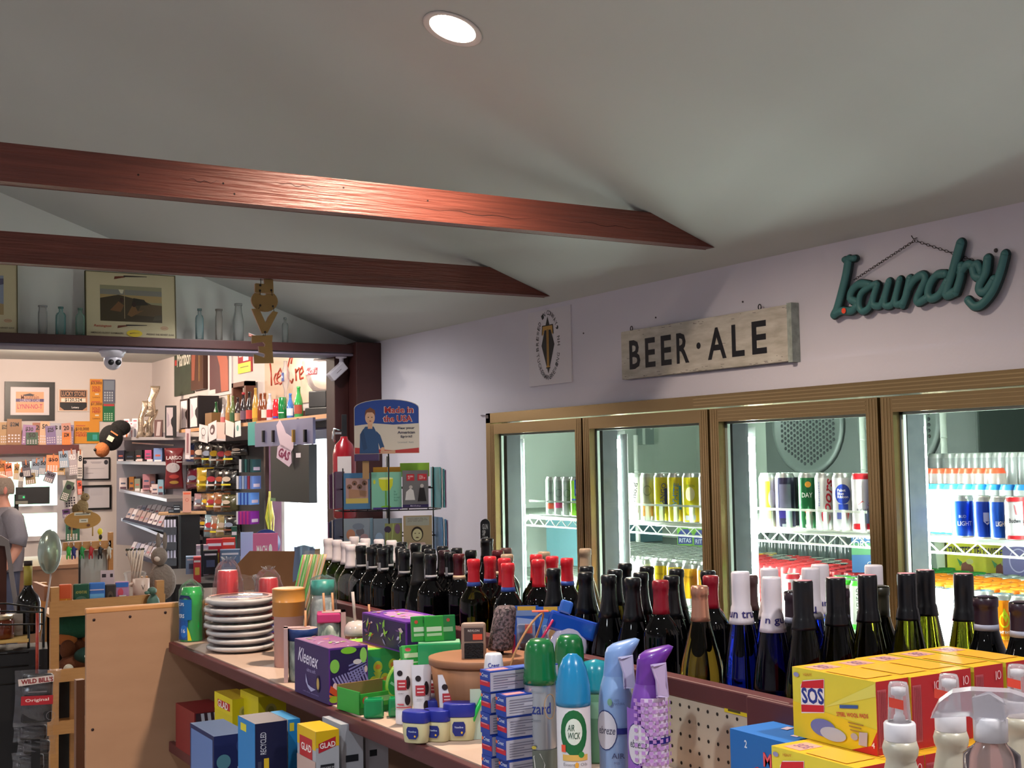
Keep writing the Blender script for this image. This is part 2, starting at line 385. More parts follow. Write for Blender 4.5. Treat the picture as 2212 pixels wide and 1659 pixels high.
def ring(mb, s, cx, cz, rx, rz, a0, a1, size, c, mp, flip=False):
    n = len(s)
    for i, ch in enumerate(s):
        if ch == ' ': continue
        a = a0+(a1-a0)*(i+.5)/n; x = cx+rx*math.sin(R_(a)); z = cz+rz*math.cos(R_(a))
        art(mb, [('t', ch, x, z, size*.8, size, c, .01, (-a if not flip else 180-a))], mp, .0006)
mpp = flatmap((-.01, -.006, 0))
ring(mb, 'BREWED IN CONWAY, NH', 0, .165, .083, .135, -100, 95, .02, '#1a1a1e', mpp)
ring(mb, 'TUCKERMANBREWING', 0, .165, .083, .135, 258, 105, .02, '#4a4a50', mpp, True)
mb.build('emblem', t)
pa = PX(1355, 722, 2.8); pb = PX(1720, 782, 2.8); W_ = pa.y-pb.y; cy_ = (pa.y+pb.y)/2; H_ = .18; z0_ = 2.0
t = thing('beer_ale_sign', 'weathered white wooden sign lettered in black, hung above the cooler', 'sign', on_wall(cy_, z0_), RW)
wood = M('#c9c4ba', .7, noise=(14, '#aba598', (1, 1, 4), 2.5), name='worn_white_paint')
MB().box((-W_/2, -.03, 0), (W_/2, -.002, H_), wood).build('board', t, bevel=.002)
mb = MB(); s = W_/.92
k = '#15151b'
def L(x, w_): return (-W_/2+W_*x, W_*w_)
for ch, x, w_ in (('B', .095, .075), ('E', .2, .068), ('E', .305, .068), ('R', .41, .078), ('A', .615, .108), ('L', .735, .07), ('E', .85, .078)):
    cx, cw = L(x, w_); art(mb, [('t', ch, cx, .088, cw, .108, k, .022)], flatmap((0, -.03, 0)))
art(mb, [('e', L(.507, 0)[0], .088, .0115, .0115, k)], flatmap((0, -.03, 0)))
for q in range(60):
    x = random.uniform(-W_/2, W_/2); z = random.choice((random.gauss(.006, .006), random.gauss(H_-.006, .005), random.uniform(0, H_) if random.random() < .3 else .004)); z = min(max(z, .001), H_-.002)
    l = random.uniform(.003, .02); art(mb, [('p', [(x, z), (min(x+l, W_/2), z-.0005), (min(x+l, W_/2), z+.0008), (x, z+.0015)], '#5d5650')], flatmap((0, -.03, 0)))
mb.build('lettering', t)
mb = MB()
MB().box((W_/2, -.034, -.004), (W_/2+.02, -.001, H_+.004), M('#aeb6b0', .6, noise=(40, '#7e8880', (1,1,1), 2))).build('edge_strip', t)
for x in (-W_/2+.055*W_, W_/2-.16*W_): mb.tube([(x+.007*math.cos(a), -.016, H_+.009+.009*math.sin(a)) for a in [i*.7 for i in range(9)]], .0018, '#1c1a1c', 6, True)
mb.build('eyelet', t)
t = thing('laundry_sign', 'dark teal cut-out script sign hanging from a small chain', 'sign', (2.8, 0, 0), 0)
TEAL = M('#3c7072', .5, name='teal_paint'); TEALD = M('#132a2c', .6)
def stroke(mb, pts, wd, m, x0, x1):
    """a thick round-ended stroke through photo pixels, laid on the wall plane"""
    w3 = []
    P = [PX(1780+a/5.12, 480+b/5.12, 2.8) for a, b in pts]
    P = [(p.y, p.z) for p in P]
    Q = []
    for i in range(len(P)-1):                # Catmull-Rom
        p0 = P[max(i-1, 0)]; p1 = P[i]; p2 = P[i+1]; p3 = P[min(i+2, len(P)-1)]
        for k in range(6):
            u = k/6; Q.append(tuple(.5*((2*p1[j])+(-p0[j]+p2[j])*u+(2*p0[j]-5*p1[j]+4*p2[j]-p3[j])*u*u+(-p0[j]+3*p1[j]-3*p2[j]+p3[j])*u**3) for j in (0, 1)))
    Q.append(P[-1]); xc = (x0+x1)/2; k = (x1-x0)/wd
    T = lambda v: Vector((xc+(v.x-xc)*k, v.y, v.z))
    mb.tube([(xc, a, b) for a, b in Q], wd/2, m, 14, T=T)
    for c in (Q[0], Q[-1]): mb.sphere((xc, c[0], c[1]), wd/2*.998, m, 14, 10, T=T)
LS = [([(330, 420), (300, 600), (250, 800), (205, 960), (175, 1020)], .021), ([(285, 420), (400, 405)], .014), ([(165, 1030), (250, 985), (360, 985), (420, 930)], .018),
      ([(560, 700), (450, 690), (370, 760), (350, 850), (420, 890)], .019), ([(640, 690), (560, 720), (470, 800), (450, 930), (490, 990), (570, 930), (650, 700)], .016),
      ([(650, 700), (600, 880), (630, 930), (700, 900), (780, 660)], .016), ([(780, 670), (730, 870), (750, 930), (830, 890), (900, 640)], .016), ([(900, 640), (850, 870), (880, 915), (950, 880)], .016),
      ([(1010, 630), (980, 780), (930, 920)], .018), ([(980, 760), (1060, 640), (1150, 590), (1180, 640), (1130, 760), (1090, 850), (1110, 890), (1200, 840)], .018),
      ([(1400, 580), (1310, 590), (1240, 680), (1210, 790), (1250, 850), (1340, 800), (1420, 660)], .018), ([(1570, 240), (1530, 380), (1480, 560), (1420, 740), (1420, 810), (1500, 780)], .021),
      ([(1580, 490), (1570, 620), (1520, 780)], .018), ([(1570, 560), (1640, 480), (1700, 490), (1730, 600), (1790, 620)], .018),
      ([(1870, 410), (1850, 560), (1790, 680), (1780, 760), (1850, 770), (1940, 640)], .019), ([(2060, 360), (2010, 560), (1930, 760), (1820, 900), (1730, 935), (1655, 870)], .018), ([(1700, 500), (1760, 470), (1800, 560)], .016)]
t.location = (0, 0, 0)
mb = MB(); mb2 = MB()
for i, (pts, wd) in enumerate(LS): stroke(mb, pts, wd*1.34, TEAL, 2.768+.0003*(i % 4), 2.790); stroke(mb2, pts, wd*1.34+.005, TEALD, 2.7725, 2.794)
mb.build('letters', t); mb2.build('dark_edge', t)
mb = MB()
def links(mb, A, B, n):
    A, B = Vector(A), Vector(B); d = (B-A)/n; u = d.normalized(); w_ = Vector((1, 0, 0)) if True else None
    for i in range(n):
        c = A+d*(i+.5); s = u.cross(Vector((1, 0, 0))) if i % 2 == 0 else Vector((1, 0, 0))
        mb.tube([c+u*(d.length*.62*math.cos(a))+s*(.0035*math.sin(a)) for a in [k*math.pi/4 for k in range(8)]], .0009, '#1c1416', 5, True)
A = PX(1780+1030/5.12, 480+205/5.12, 2.8); B = PX(1780+360/5.12, 480+640/5.12, 2.8); Cc = PX(1780+1790/5.12, 480+460/5.12, 2.8)
for p in (A, B, Cc): p.x = 2.79
links(mb, A, B, 28); links(mb, A, Cc, 22); mb.build('chain', t)
MB().tube([(2.8, A.y, A.z+.008), (2.785, A.y, A.z+.004), (2.78, A.y+.003, A.z+.014)], .0014, '#2a2022', 6).build('nail', t)
p = PX(1780+308/5.12, 480+985/5.12, 2.8)
MB().lathe([(.0, 0), (.0085, 0), (.0085, .001)], M('#f04e2e', .6, name='price_dot_orange'), 20, T=lambda v: Vector((2.7665-v.z, p.y+v.x, p.z+v.y))).build('price_sticker', t)
GAPS = [4.82, 4.08, 3.31, 2.55, 1.79]
BRONZE = M('#9c855e', .27, .9, name='bronze_aluminium'); BRD = M('#5e4a33', .4, .7)
GROOVE = M('#b89f74', .25, .9)
ck = thing('glass_door_cooler', 'built-in beverage cooler with four bronze framed glass doors', 'cooler', (2.8, 3.3, 0), 0)
oy = -3.3
mb = MB()
for a, b in (((-.03, 1.77+oy, 1.872), (.06, 4.86+oy, 1.915)), ((-.03, 4.822+oy, .06), (.06, 4.86+oy, 1.915)), ((-.03, 1.75+oy, .06), (.06, 1.785+oy, 1.915)), ((-.03, 1.77+oy, .04), (.06, 4.86+oy, .1))): mb.box(a, b, BRONZE)
for k in range(3): mb.box((-.031, 1.77+oy, 1.88+k*.011), (-.03, 3.4+oy, 1.8835+k*.011), GROOVE)
mb.build('frame', ck)
MB().box((-.032, 4.835+oy, 1.893), (-.029, 4.858+oy, 1.908), M('#4a3a3c', .5)).build('name_plate', ck)
mull = M('#5b6164', .5, noise=(30, '#474c50', (1,1,1), 1.5))
for i, g in enumerate(GAPS): MB().box((.03, g-.04+oy, .1), (.1, g+.04+oy, 1.86), mull).build('mullion', ck)
for i in range(4):
    y1, y0 = GAPS[i]-.006, GAPS[i+1]+.006; zt = 1.866; s = .045
    d = MB()
    for a, b in (((-.04, y0+oy, .12), (-.005, y0+s+oy, zt)), ((-.04, y1-s+oy, .12), (-.005, y1+oy, zt)), ((-.04, y0+s+oy, zt-s), (-.005, y1-s+oy, zt)), ((-.04, y0+s+oy, .12), (-.005, y1-s+oy, .2))): d.box(a, b, BRONZE)
    for k in range(3):
        q = .010+k*.012
        for yy in (y0+q, y1-q): d.box((-.0412, yy-.0012+oy, .13), (-.04, yy+.0012+oy, zt-.004), GROOVE)
        if i > 1: d.box((-.0412, y0+s+oy, zt-q-.001), (-.04, y1-s+oy, zt-q+.001), GROOVE)
    do = d.build('door', ck, label=['farthest door, beside the wall', 'second door from the far end', 'third door, in front of the fan unit', 'nearest door, cut by the picture edge'][i])
    MB().box((-.02, y0+s+oy, .2), (-.014, y1-s+oy, zt-s), PANE).build('glass', do)
    g = MB()
    for a, b in (((-.012, y0+s+oy, .2), (.0, y0+s+.012+oy, zt-s)), ((-.012, y1-s-.012+oy, .2), (.0, y1-s+oy, zt-s)), ((-.012, y0+s+oy, zt-s-.008), (.0, y1-s+oy, zt-s))): g.box(a, b, M('#c8d8cc', .4))
    g.build('gasket', do)
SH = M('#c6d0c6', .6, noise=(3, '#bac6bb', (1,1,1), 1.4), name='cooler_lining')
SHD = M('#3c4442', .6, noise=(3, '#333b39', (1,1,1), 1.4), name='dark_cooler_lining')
mb = MB(); X0, X1, Y0, Y1 = 2.925, 5.0, .9, 6.12
mb.box((X1, Y0, 0), (X1+.06, Y1, 2.3), SH).box((X0-.0, Y1, 0), (X1, Y1+.06, 2.3), SH).box((X0, Y0-.06, 0), (X1, Y0, 2.3), SH)
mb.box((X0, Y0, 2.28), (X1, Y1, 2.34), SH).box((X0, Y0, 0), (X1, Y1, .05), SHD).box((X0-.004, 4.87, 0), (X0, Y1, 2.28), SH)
o = mb.build('wall_cooler_lining'); struct(o)
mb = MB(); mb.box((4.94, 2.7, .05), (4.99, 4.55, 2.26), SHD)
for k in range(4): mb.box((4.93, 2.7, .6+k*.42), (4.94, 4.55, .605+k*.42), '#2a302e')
struct(mb.build('wall_cooler_panel'))
TUBE = M('#effff4', .5, emit=125, name='fluorescent_tube')
for i, (g, rr_, z1, lab) in enumerate(((4.858, .028, 1.80, 'lit vertical fluorescent tube inside the farthest cooler door'), (4.069, .018, 1.80, 'lit vertical fluorescent tube inside the second cooler door'), (3.303, .018, 1.79, 'lit vertical fluorescent tube inside the third cooler door'), (2.541, .009, 1.80, 'thin lit lamp strip inside the nearest cooler door'))):
    t = thing('cooler_lamp', lab, 'lamp', (2.935 if i < 3 else 2.93, g, .25), group='vertical lamps behind the cooler doors')
    MB().lathe([(.0, .02), (rr_, .02), (rr_, z1-.27), (0, z1-.27)], TUBE, 16).build('tube', t)
    mb = MB()
    mb.lathe([(0, z1-.27), (rr_*1.15, z1-.27), (rr_*1.15, z1-.235), (0, z1-.235)], '#cfd6d0', 16).lathe([(0, 0), (rr_*1.15, 0), (rr_*1.15, .022), (0, .022)], '#cfd6d0', 16)
    mb.build('end_cap', t)
    MB().box((-.026, .012, -.02), (-.012, .04, z1-.2), '#b9c3bd').build('mounting_rail', t)
    if i < 2: MB().box((-.02, -.075, .0), (-.017, -.03, z1-.25), '#f2f6f2').build('reflector', t)
t = thing('cooler_lamp', 'lit lamp strip by the near end of the cooler, past the picture edge', 'lamp', (2.93, 1.80, .25), group='vertical lamps behind the cooler doors')
MB().lathe([(.0, .02), (.012, .02), (.012, 1.52), (0, 1.52)], TUBE, 12).build('tube', t)
def wire_shelf(z, name_label, x0=2.975, depth=.86, y0=1.9, y1=5.75):
    t = thing('wire_shelf', name_label, 'shelf', (x0, y0, z), group='white wire shelves in the cooler')
    wm = M('#dfe8de', .35, name='white_wire'); L_ = y1-y0; mb = MB()
    mb.tube([(0, 0, -.006), (0, L_, -.006)], .004, wm, 6).tube([(0, 0, -.04), (0, L_, -.04)], .004, wm, 6)
    n = int(L_/.045); zz = [(0, L_*k/n, -.006 if k % 2 else -.04) for k in range(n+1)]
    mb.tube(zz, .0028, wm, 5); mb.build('front_truss', t)
    mb = MB()
    for k in range(int(depth/.03)): mb.tube([(.02+k*.03, 0, -.004), (.02+k*.03, L_, -.004)], .0022, wm, 4)
    for k in range(int(L_/.2)+1): mb.tube([(0, k*.2, -.01), (depth, k*.2, -.01)], .003, wm, 4)
    mb.build('wire_deck', t); return t
wire_shelf(1.45, 'upper white wire shelf with truss front behind the glass doors')
wire_shelf(1.137, 'lower white wire shelf with truss front, seen between wine bottles')
wire_shelf(.86, 'lowest white wire shelf, glimpsed low between the wine bottles')
def post(x, y, z0, z1, lab):
    t = thing('shelf_post', lab, 'post', (x, y, 0), group='shelf posts in the cooler')
    MB().tube([(0, 0, z0), (0, 0, z1)], .0125, M('#e8ece6', .3, .3), 12).build('pole', t)
    mb = MB()
    for k in range(int((z1-z0)/.12)): mb.lathe([(.0125, z0+k*.12), (.0138, z0+k*.12+.002), (.0125, z0+k*.12+.004)], '#c5ccc6', 12)
    mb.build('groove_rings', t)
p = PX(1373, 940, 3.86); post(3.86, p.y, .2, p.z, 'white shelf post seen left of the electrical box')
p = PX(1863, 930, 3.86); post(3.86, p.y, .2, p.z+.1, 'white grooved shelf post right of the fan grille')
p = PX(1168, 940, 3.86); post(3.86, p.y, .2, p.z, 'white shelf post beside the glow of the farthest door')
p = PX(2036, 880, 3.86); post(3.86, p.y, .2, p.z+.1, 'white shelf post in the dark upper part of the nearest door')
a = PY(1386, 914, 6.06); b = PY(1412, 960, 6.06)
t = thing('electrical_box', 'grey electrical box fixed high on the cooler end wall', 'electrical box', (a.x, 6.115, b.z))
mb = MB().box((0, -.06, 0), (b.x-a.x, 0, a.z-b.z), M('#7f8d88', .5)); mb.build('case', t)
MB().box((.0, -.064, .0), (.018, -.06, a.z-b.z), '#d5ded8').box((.06, -.062, .09), (.075, -.06, .105), '#c9d2cc').build('cover_edge', t)
p = PX(1745, 930, 4.3)
t = thing('evaporator_fan_unit', 'dark grey cooling unit with round honeycomb fan grilles in the cooler', 'cooling unit', (4.3, p.y, 0))
mb = MB().box((0, -.98, 1.60), (.5, .30, 2.12), M('#454c4a', .45, .3)); mb.build('housing', t, bevel=.01)
for cy2 in (-.0, -.56):
    mb = MB(); T = lambda v: Vector((-.0, cy2+v.x, 1.85+v.y)) + Vector((-v.z, 0, 0))
    mb.lathe([(0, .004), (.2, .004), (.215, .012), (.235, .012), (.245, 0)], M('#5c6462', .4, .4), 36, T=T)
    dk = M('#20262a', .6)
    for q in range(-9, 10):
        for r2 in range(-10, 11):
            x = q*.0215; y = r2*.0248+(q % 2)*.0124
            if x*x+y*y < .19**2: mb.lathe([(0, .0055), (.0088, .0055), (.0088, .005)], dk, 6, c=(x, y, 0), T=T)
    mb.build('fan_grille', t)
Z1, Z2 = 1.456, 1.143
box_thing('plastic_crate', 'pale blue crate behind small cans in farthest door', 'crate', (3.75, PX(1240, 1245, 3.7).y, Z2), (.5, .12, .26), '#7fb4c0', RW)
sbox('trim_6', (3.98, 4.2, 1.2), (4.6, 6.1, 1.235), M('#8a9690', .5))
box_thing('plastic_crate', 'pale blue crate behind post in second cooler door', 'crate', (4.2, PX(1352, 1195, 4.15).y, 1.24), (.22, .25, .19), '#78aab8', RW)
LID = M('#cfd6d0', .25, .9, name='can_lid'); 
def can_mesh(h, r, c, shoulder=None, top=None):
    """one can: coloured wall, silver neck and lid"""
    w_ = MM(c) if not isinstance(c, str) else M(c, .28, .35)
    ne = M('#c6ccc8', .3, .8) if shoulder is None else (M(shoulder, .35) if isinstance(shoulder, str) else shoulder)
    lid = LID if top is None else M(top, .4)
    mb = MB()
    mb.lathe([(r*.78, 0), (r, .006), (r, h-.016), (r*.84, h-.004), (r*.86, h), (r*.82, h), (r*.79, h-.005), (0, h-.005)], w_, 20, mats=[ne, w_, ne, ne, lid, lid, lid])
    mb.box((-r*.22, -r*.45, h-.005), (r*.22, r*.1, h-.0035), lid)
    return mb
def can(label, loc, h, r, c, items=(), group=None, rz=RW, shoulder=None, top=None, name='beverage_can'):
    if items:
        t = thing(name, label, 'can', loc, rz, group); can_mesh(h, r, c, shoulder, top).build('can_body', t)
        mb = MB(); art(mb, items, cylmap(r), seg=True); mb.build('printing', t); return t
    o = can_mesh(h, r, c, shoulder, top).build(name, loc=loc, rz=rz); return tag(o, label, 'can', group)
VL = RW+.75            # cans turned so their print meets the aisle
def up(px, X=3.03, z=Z1): p = PX(px, 1100, X); return (X, p.y, z)
g1 = 'slim cans in the farthest cooler door'
for i, (px, c, its, lab) in enumerate((
    (1193, '#9aa39c', [('r', -.02, .03, .02, .055, '#e0563a'), ('t', 'WHITE', 0, .1, .02, .01, '#5c6a66')], 'slim silver can with orange fruit print, leftmost in farthest cooler door'),
    (1211, '#9aa39c', [('r', -.02, .035, .02, .06, '#d8467a'), ('o', 0, .1, .015, .018, .002, '#5c6a66')], 'slim silver can with pink band in farthest cooler door'),
    (1229, '#9aa39c', [('p', [(-.02, .04), (.02, .05), (.02, .065), (-.02, .06)], '#e8824a'), ('o', 0, .1, .015, .018, .002, '#5c6a66')], 'slim silver can with orange slanted band in farthest cooler door'),
    (1247, '#8cc63a', [('r', -.004, .09, .03, .16, '#2c4b9c'), ('t', 'R', .008, .11, .014, .02, '#ffffff'), ('e', .0, .04, .014, .014, '#5ea52a'), ('r', -.018, .07, .018, .078, '#3a5ba4')], 'slim lime green and blue can in farthest cooler door'),
    (1264, '#d9ddd8', [('t', 'TRULY', 0, .1, .07, .012, '#4a4f58', 0, 90), ('e', -.01, .15, .012, .01, '#ee8070')], 'slim white can with vertical lettering, last in farthest cooler door'))):
    can(lab, up(px), .172, .0285, c, its, g1, VL)
g2 = 'tall cans on the upper shelf of the second cooler door'
S2 = ((1345, '#f0c848', [('r', -.02, .05, .02, .12, '#e0672c')], 'yellow and orange tall can hugging the tube in second door'),
    (1372, '#e2e4e0', [('t', 'Arnold', .002, .1, .1, .018, '#2c2a30', .01, 80), ('p', [(-.02, .02), (.02, .03), (.015, .055), (-.015, .05)], '#7a4a3a')], 'white tall can with brush lettering in second door'),
    (1402, '#b8b8a4', [('r', -.022, .02, .022, .07, '#e09838'), ('o', 0, .12, .017, .02, .003, '#6b756c')], 'grey tall can with amber lower half in second door'),
    (1432, '#d8cc18', [('t', 'MANGO', .006, .1, .1, .018, '#3c4a96', .01, 84), ('r', .012, .06, .024, .13, '#2f3f8c')], 'yellow tall can with dark blue label stripe in second door'),
    (1462, '#d8cc18', [('t', 'WHITE', .0, .1, .1, .018, '#2f7fb4', .01, 84), ('r', .014, .05, .024, .14, '#37a0cc')], 'yellow tall can with light blue stripe in second door'),
    (1494, '#e8dc1c', [('e', 0, .11, .018, .026, '#f5f1b8'), ('t', 'LEMON', 0, .14, .034, .01, '#6a8a3a'), ('e', 0, .05, .02, .016, '#f6e838'), ('r', -.02, .012, .02, .03, '#d9dde8')], 'bright yellow tall can with lemon print in second door'),
    (1530, '#e6e8ee', [('r', -.02, .01, .03, .035, '#2c4bb0'), ('r', .012, .06, .02, .15, '#aab4cc')], 'white tall can with blue foot at right edge of second door'))
for px, c, its, lab in S2: can(lab, up(px, 3.0), .188, .0335, c, its, g2, VL)
back2 = can('yellow-topped tall can standing behind the front row in second door', up(1512, 3.12), .188, .0335, '#e8dc1c', group='cans behind the front row of the second door, upper shelf')
for px in (1440, 1475, 1542): dup(back2, up(px, 3.12))
g3 = 'tall cans on the upper shelf of the third cooler door'
S3 = ((1662, '#b9b8a0', [('r', -.03, .03, .006, .16, '#ecdc14'), ('e', .012, .1, .012, .03, '#c9cabc')], 'yellow and grey tall can beside the tube in third door'),
    (1697, '#332f4c', [('r', -.018, .07, .022, .15, '#7a7694'), ('r', -.02, .035, .022, .06, '#3a2f8c'), ('t', '8.0%', .01, .026, .016, .006, '#e8e8f0'), ('r', -.01, .006, .01, .016, '#b9c0cc')], 'dark purple tall can in third door'),
    (1748, '#1f6a3c', [('e', 0, .15, .01, .01, '#e8a838'), ('t', 'DAY', -.004, .115, .036, .016, '#e4ece4', .01), ('e', 0, .06, .012, .008, '#c9543c'), ('e', .002, .04, .014, .012, '#7c9a58'), ('r', -.012, .008, .012, .018, '#c9d0c8')], 'green tall can lettered DAY in third door'),
    (1784, '#dcdedd', [('t', 'Coors', .006, .095, .15, .03, '#b52236', .018, 84, .3), ('t', 'Banquet', -.02, .12, .08, .006, '#3a4ea8', 0, 90)], 'silver tall can with red script in third door'),
    (1822, '#dfe1e4', [('e', 0, .12, .026, .032, '#2c46a8'), ('t', 'Pabst\nBlue\nRibbon', 0, .122, .034, .03, '#f2f4f8', .01), ('r', -.014, .07, .016, .088, '#2c46a8'), ('p', [(.0, .06), (.02, .066), (.014, .035)], '#c02a34'), ('r', -.02, .04, -.004, .062, '#5a62a0')], 'white tall can with round blue emblem in third door'),
    (1864, '#e4e2e4', [('r', -.035, .168, .035, .186, '#c8202c'), ('p', [(-.012, .11), (.02, .09), (.026, .106), (-.004, .15)], '#8c97a8'), ('p', [(-.014, .088), (.02, .084), (.0, .1)], '#c8202c'), ('t', 'BUDWE', 0, .07, .036, .01, '#4a4c58'), ('r', -.035, .01, .035, .028, '#c8202c')], 'white and red tall can at right of third door'),
    (1902, '#1c48a8', [('r', -.014, .02, -.008, .15, '#dbe8ff'), ('r', .004, .02, .010, .15, '#dbe8ff'), ('t', 'LIGHT', 0, .17, .04, .01, '#ffffff')], 'blue tall can with white dots at right edge of third door'))
for px, c, its, lab in S3: can(lab, up(px, 3.0), .188, .0335, c, its, g3, VL)
bk3 = can('black tall can standing behind the front row in third door', up(1722, 3.08), .188, .0335, '#15151c', group='dark cans behind the front row of the third door, upper shelf')
for px in (1700, 1770, 1890): dup(bk3, up(px, 3.08))
t = thing('can_divider_rack', 'clear plastic rack with narrow lanes holding the upper shelf cans', 'rack', (2.952, 0, 1.456))
mb = MB(); a, b = up(1175)[1], up(1910)[1]
mb.box((0, b, .062), (.0015, a, .070), M('#e4f0e6', .2, alpha=.45)); mb.box((0, b, .0), (.0015, a, .006), M('#e4f0e6', .2, alpha=.45)); mb.build('front_bar', t)
for S in (S2, S3):
    for i in range(len(S)-1):
        y = (up(S[i][0])[1]+up(S[i+1][0])[1])/2*.992
        MB().box((.002, y-.0006, 0), (.03, y+.0006, .07), M('#e4f0e6', .2, alpha=.3)).build('lane_wall', t)
g4 = 'short cans in front on the upper shelf of the nearest cooler door'
ring = lambda lab, px, c, its, sh=None: can(lab, up(px, 3.0), .122, .033, c, its, g4, VL, sh)
ring('blue short can lettered in white, left of its twin in nearest door', 2080, '#1d4fc0', [('t', 'BUD', -.004, .062, .02, .008, '#dfe6f4'), ('t', 'LIGHT', .002, .042, .04, .013, '#ffffff', .01)])
ring('blue short can with pale crest in the middle of nearest door', 2128, '#1a3fa8', [('r', -.008, .05, .012, .075, '#b9c4dc'), ('p', [(-.008, .05), (.012, .05), (.002, .04)], '#b9c4dc')])
ring('blue short can half behind the crested one in nearest door', 2163, '#1d4fb4', [('t', 'LIGHT', -.004, .045, .03, .014, '#ffffff', .01)])
ring('white and red short can lettered ser in nearest door', 2196, '#d8dade', [('r', -.035, .108, .035, .12, '#b8242c'), ('t', 'Budweiser', .0, .055, .05, .012, '#20242c', .01), ('p', [(-.01, .1), (.02, .07), (-.006, .072)], '#8c2a34'), ('r', .014, .04, .036, .108, '#c02a30'), ('r', -.035, .004, .035, .014, '#b8242c')])
r2 = can('silver tall can with light blue carrier behind the blue cans', up(2000, 3.1), .152, .033, '#b9bfbd', shoulder='#2f86c8', group='silver cans with blue carriers in the nearest door')
for px in (2031, 2062, 2093, 2124, 2155, 2186, 2217): dup(r2, up(px, 3.1))
r3 = can('silver can with red-orange shoulder in the row behind blue carriers', up(2003, 3.2), .198, .033, '#b4a8a4', shoulder='#d8502e', group='orange-shouldered cans in the nearest door')
for px in (2033, 2063, 2093, 2124, 2152): dup(r3, up(px, 3.2))
r4 = can('plain silver tall can at the back of the nearest door shelf', up(2002, 3.36), .245, .033, '#a5abaa', group='plain silver cans at the back of the nearest door')
for px in (2030, 2058, 2086, 2114, 2142, 2170, 2198, 2226): dup(r4, up(px, 3.36))
box_thing('bottle_carton', 'dim grey carton standing behind the thin lamp strip', 'carton', (3.3, up(2015, 3.34)[1]+.1, Z1), (.16, .1, .42), '#4c5452', RW)
def fill(z, X0, rows, pxa, pxb, pitch, choose):
    for r in range(rows):
        X = X0+r*pitch*.9; ya = PX(pxa, 1200, X).y; yb = PX(pxb, 1200, X).y
        y = yb+(pitch/2 if r % 2 else 0)
        while y < ya:
            o = choose(r, y)
            if o is not None: dup(o, (X, y, z))
            y += pitch
P_ = .0675
base2 = can('silver can topped flat in the packed rows behind the yellow cans', (3.14, PX(1440, 1200, 3.14).y, Z2), .157, .0332, '#d8d6a8', group='packed silver-lidded cans in the second door')
fill(Z2, 3.0+P_*2, 9, 1338, 1538, P_, lambda r, y: base2)
yel = [('r', -.03, .03, .03, .09, '#f0b81c'), ('t', 'hazy', 0, .11, .03, .012, '#8a6a14'), ('r', -.03, .004, .03, .03, '#dce4ec')]
for i, px in enumerate((1425, 1455, 1488, 1521)):
    can(['leftmost yellow can in front on lower shelf, second door', 'second yellow can in front on lower shelf, second door', 'amber yellow can third on lower shelf, second door', 'rightmost amber can in front on lower shelf, second door'][i], up(px, 3.02, Z2), .157, .0332, '#ecd024' if i < 2 else '#f0b428', yel, 'yellow cans in front on the lower shelf, second door', VL)
for i, px in enumerate((1355, 1385)): can(['pale washed-out can next to the tube, lower shelf, second door', 'white can right of the washed-out one, lower shelf, second door'][i], up(px, 3.02, Z2), .157, .0332, '#e8ece4', [('r', -.01, .04, .012, .1, '#d8b838')], 'yellow cans in front on the lower shelf, second door', VL)
for i, (px, lab) in enumerate(((1484, 'green and blue four-pack, left one above the packed silver lids'), (1519, 'green and blue four-pack, right one above the packed silver lids'))):
    p = PX(px, 1188, 3.75)
    box_thing('can_pack', lab, 'can pack', (3.75, p.y, Z2+.0), (.075, .075, .236), '#7ab43c', RW+.7, front=[('p', [(-.034, .155), (.034, .155), (.034, .2), (.016, .225), (-.016, .225), (-.034, .2)], '#2c3a84'), ('t', 'RITAS', 0, .172, .056, .02, '#dfe6f0', .01)], group='green and blue can packs')
g5 = 'cans in front on the lower shelf of the third door'
can('blue, white and red tall can on lower shelf, third door', up(1742, 3.02, Z2), .157, .0332, '#d8dce6', [('p', [(-.03, .02), (-.008, .02), (.004, .14), (-.03, .14)], '#2c4ba4'), ('p', [(.0, .05), (.024, .03), (.024, .14), (.01, .14)], '#2c4ba4'), ('r', -.036, .02, -.03, .14, '#c02a34')], g5, VL)
can('white red-lidded can beside blue one on lower shelf, third door', up(1705, 3.02, Z2), .157, .0332, '#e8e8ec', [('r', -.01, .03, .0, .13, '#c8404a')], g5, VL, '#c02a34')
for i, px in enumerate((1824, 1852)):
    can(['green-topped can lettered vertically, left of two, lower shelf, third door', 'green-topped can lettered vertically, right of two, lower shelf, third door'][i], up(px, 3.02, Z2), .157, .0332, '#cfd8cc', [('t', 'FIDDLEHEAD', -.006, .08, .11, .013, '#3a4a3c', .02, 90), ('t', 'BREWING COMPANY', .012, .08, .11, .006, '#5a6a5c', 0, 90), ('r', -.034, .004, .034, .02, '#4cb83c')], g5, VL, '#4cc83a')
redc = can('red-lidded can in the packed rows behind, third door', up(1760, 3.14, Z2), .157, .0332, '#8c2a2c', shoulder='#a8282c', top='#b4363a', group='packed red-lidded cans in the third door')
yelc = can('yellow-lidded can near the back left, third door', up(1660, 3.62, Z2), .157, .0332, '#a88a20', shoulder='#d8a818', group='packed yellow-lidded cans in the third door')
darkc = can('dark can in the back rows, third door', up(1700, 3.56, Z2), .157, .0332, '#2c2a2c', shoulder='#3a3a3c', group='packed dark cans in the third door')
grn = can('green-lidded can behind the front pair, third door', up(1838, 3.10, Z2), .157, .0332, '#3a8c34', shoulder='#4cc83a', group='packed green-lidded cans in the third door')
fill(Z2, 3.0+P_*3, 7, 1636, 1905, P_, lambda r, y: redc if r < 4 else (yelc if (r == 6 and y > 3.9) else (darkc if (y*100) % 3 < 2 else redc)))
for px in (1815, 1860, 1885): dup(grn, up(px, 3.10, Z2))
bt = thing('clear_bottle', 'dim bottle in the dark row at the back, third door', 'bottle', up(1650, 3.72, Z2), 0, 'dim bottles at the back of the third door')
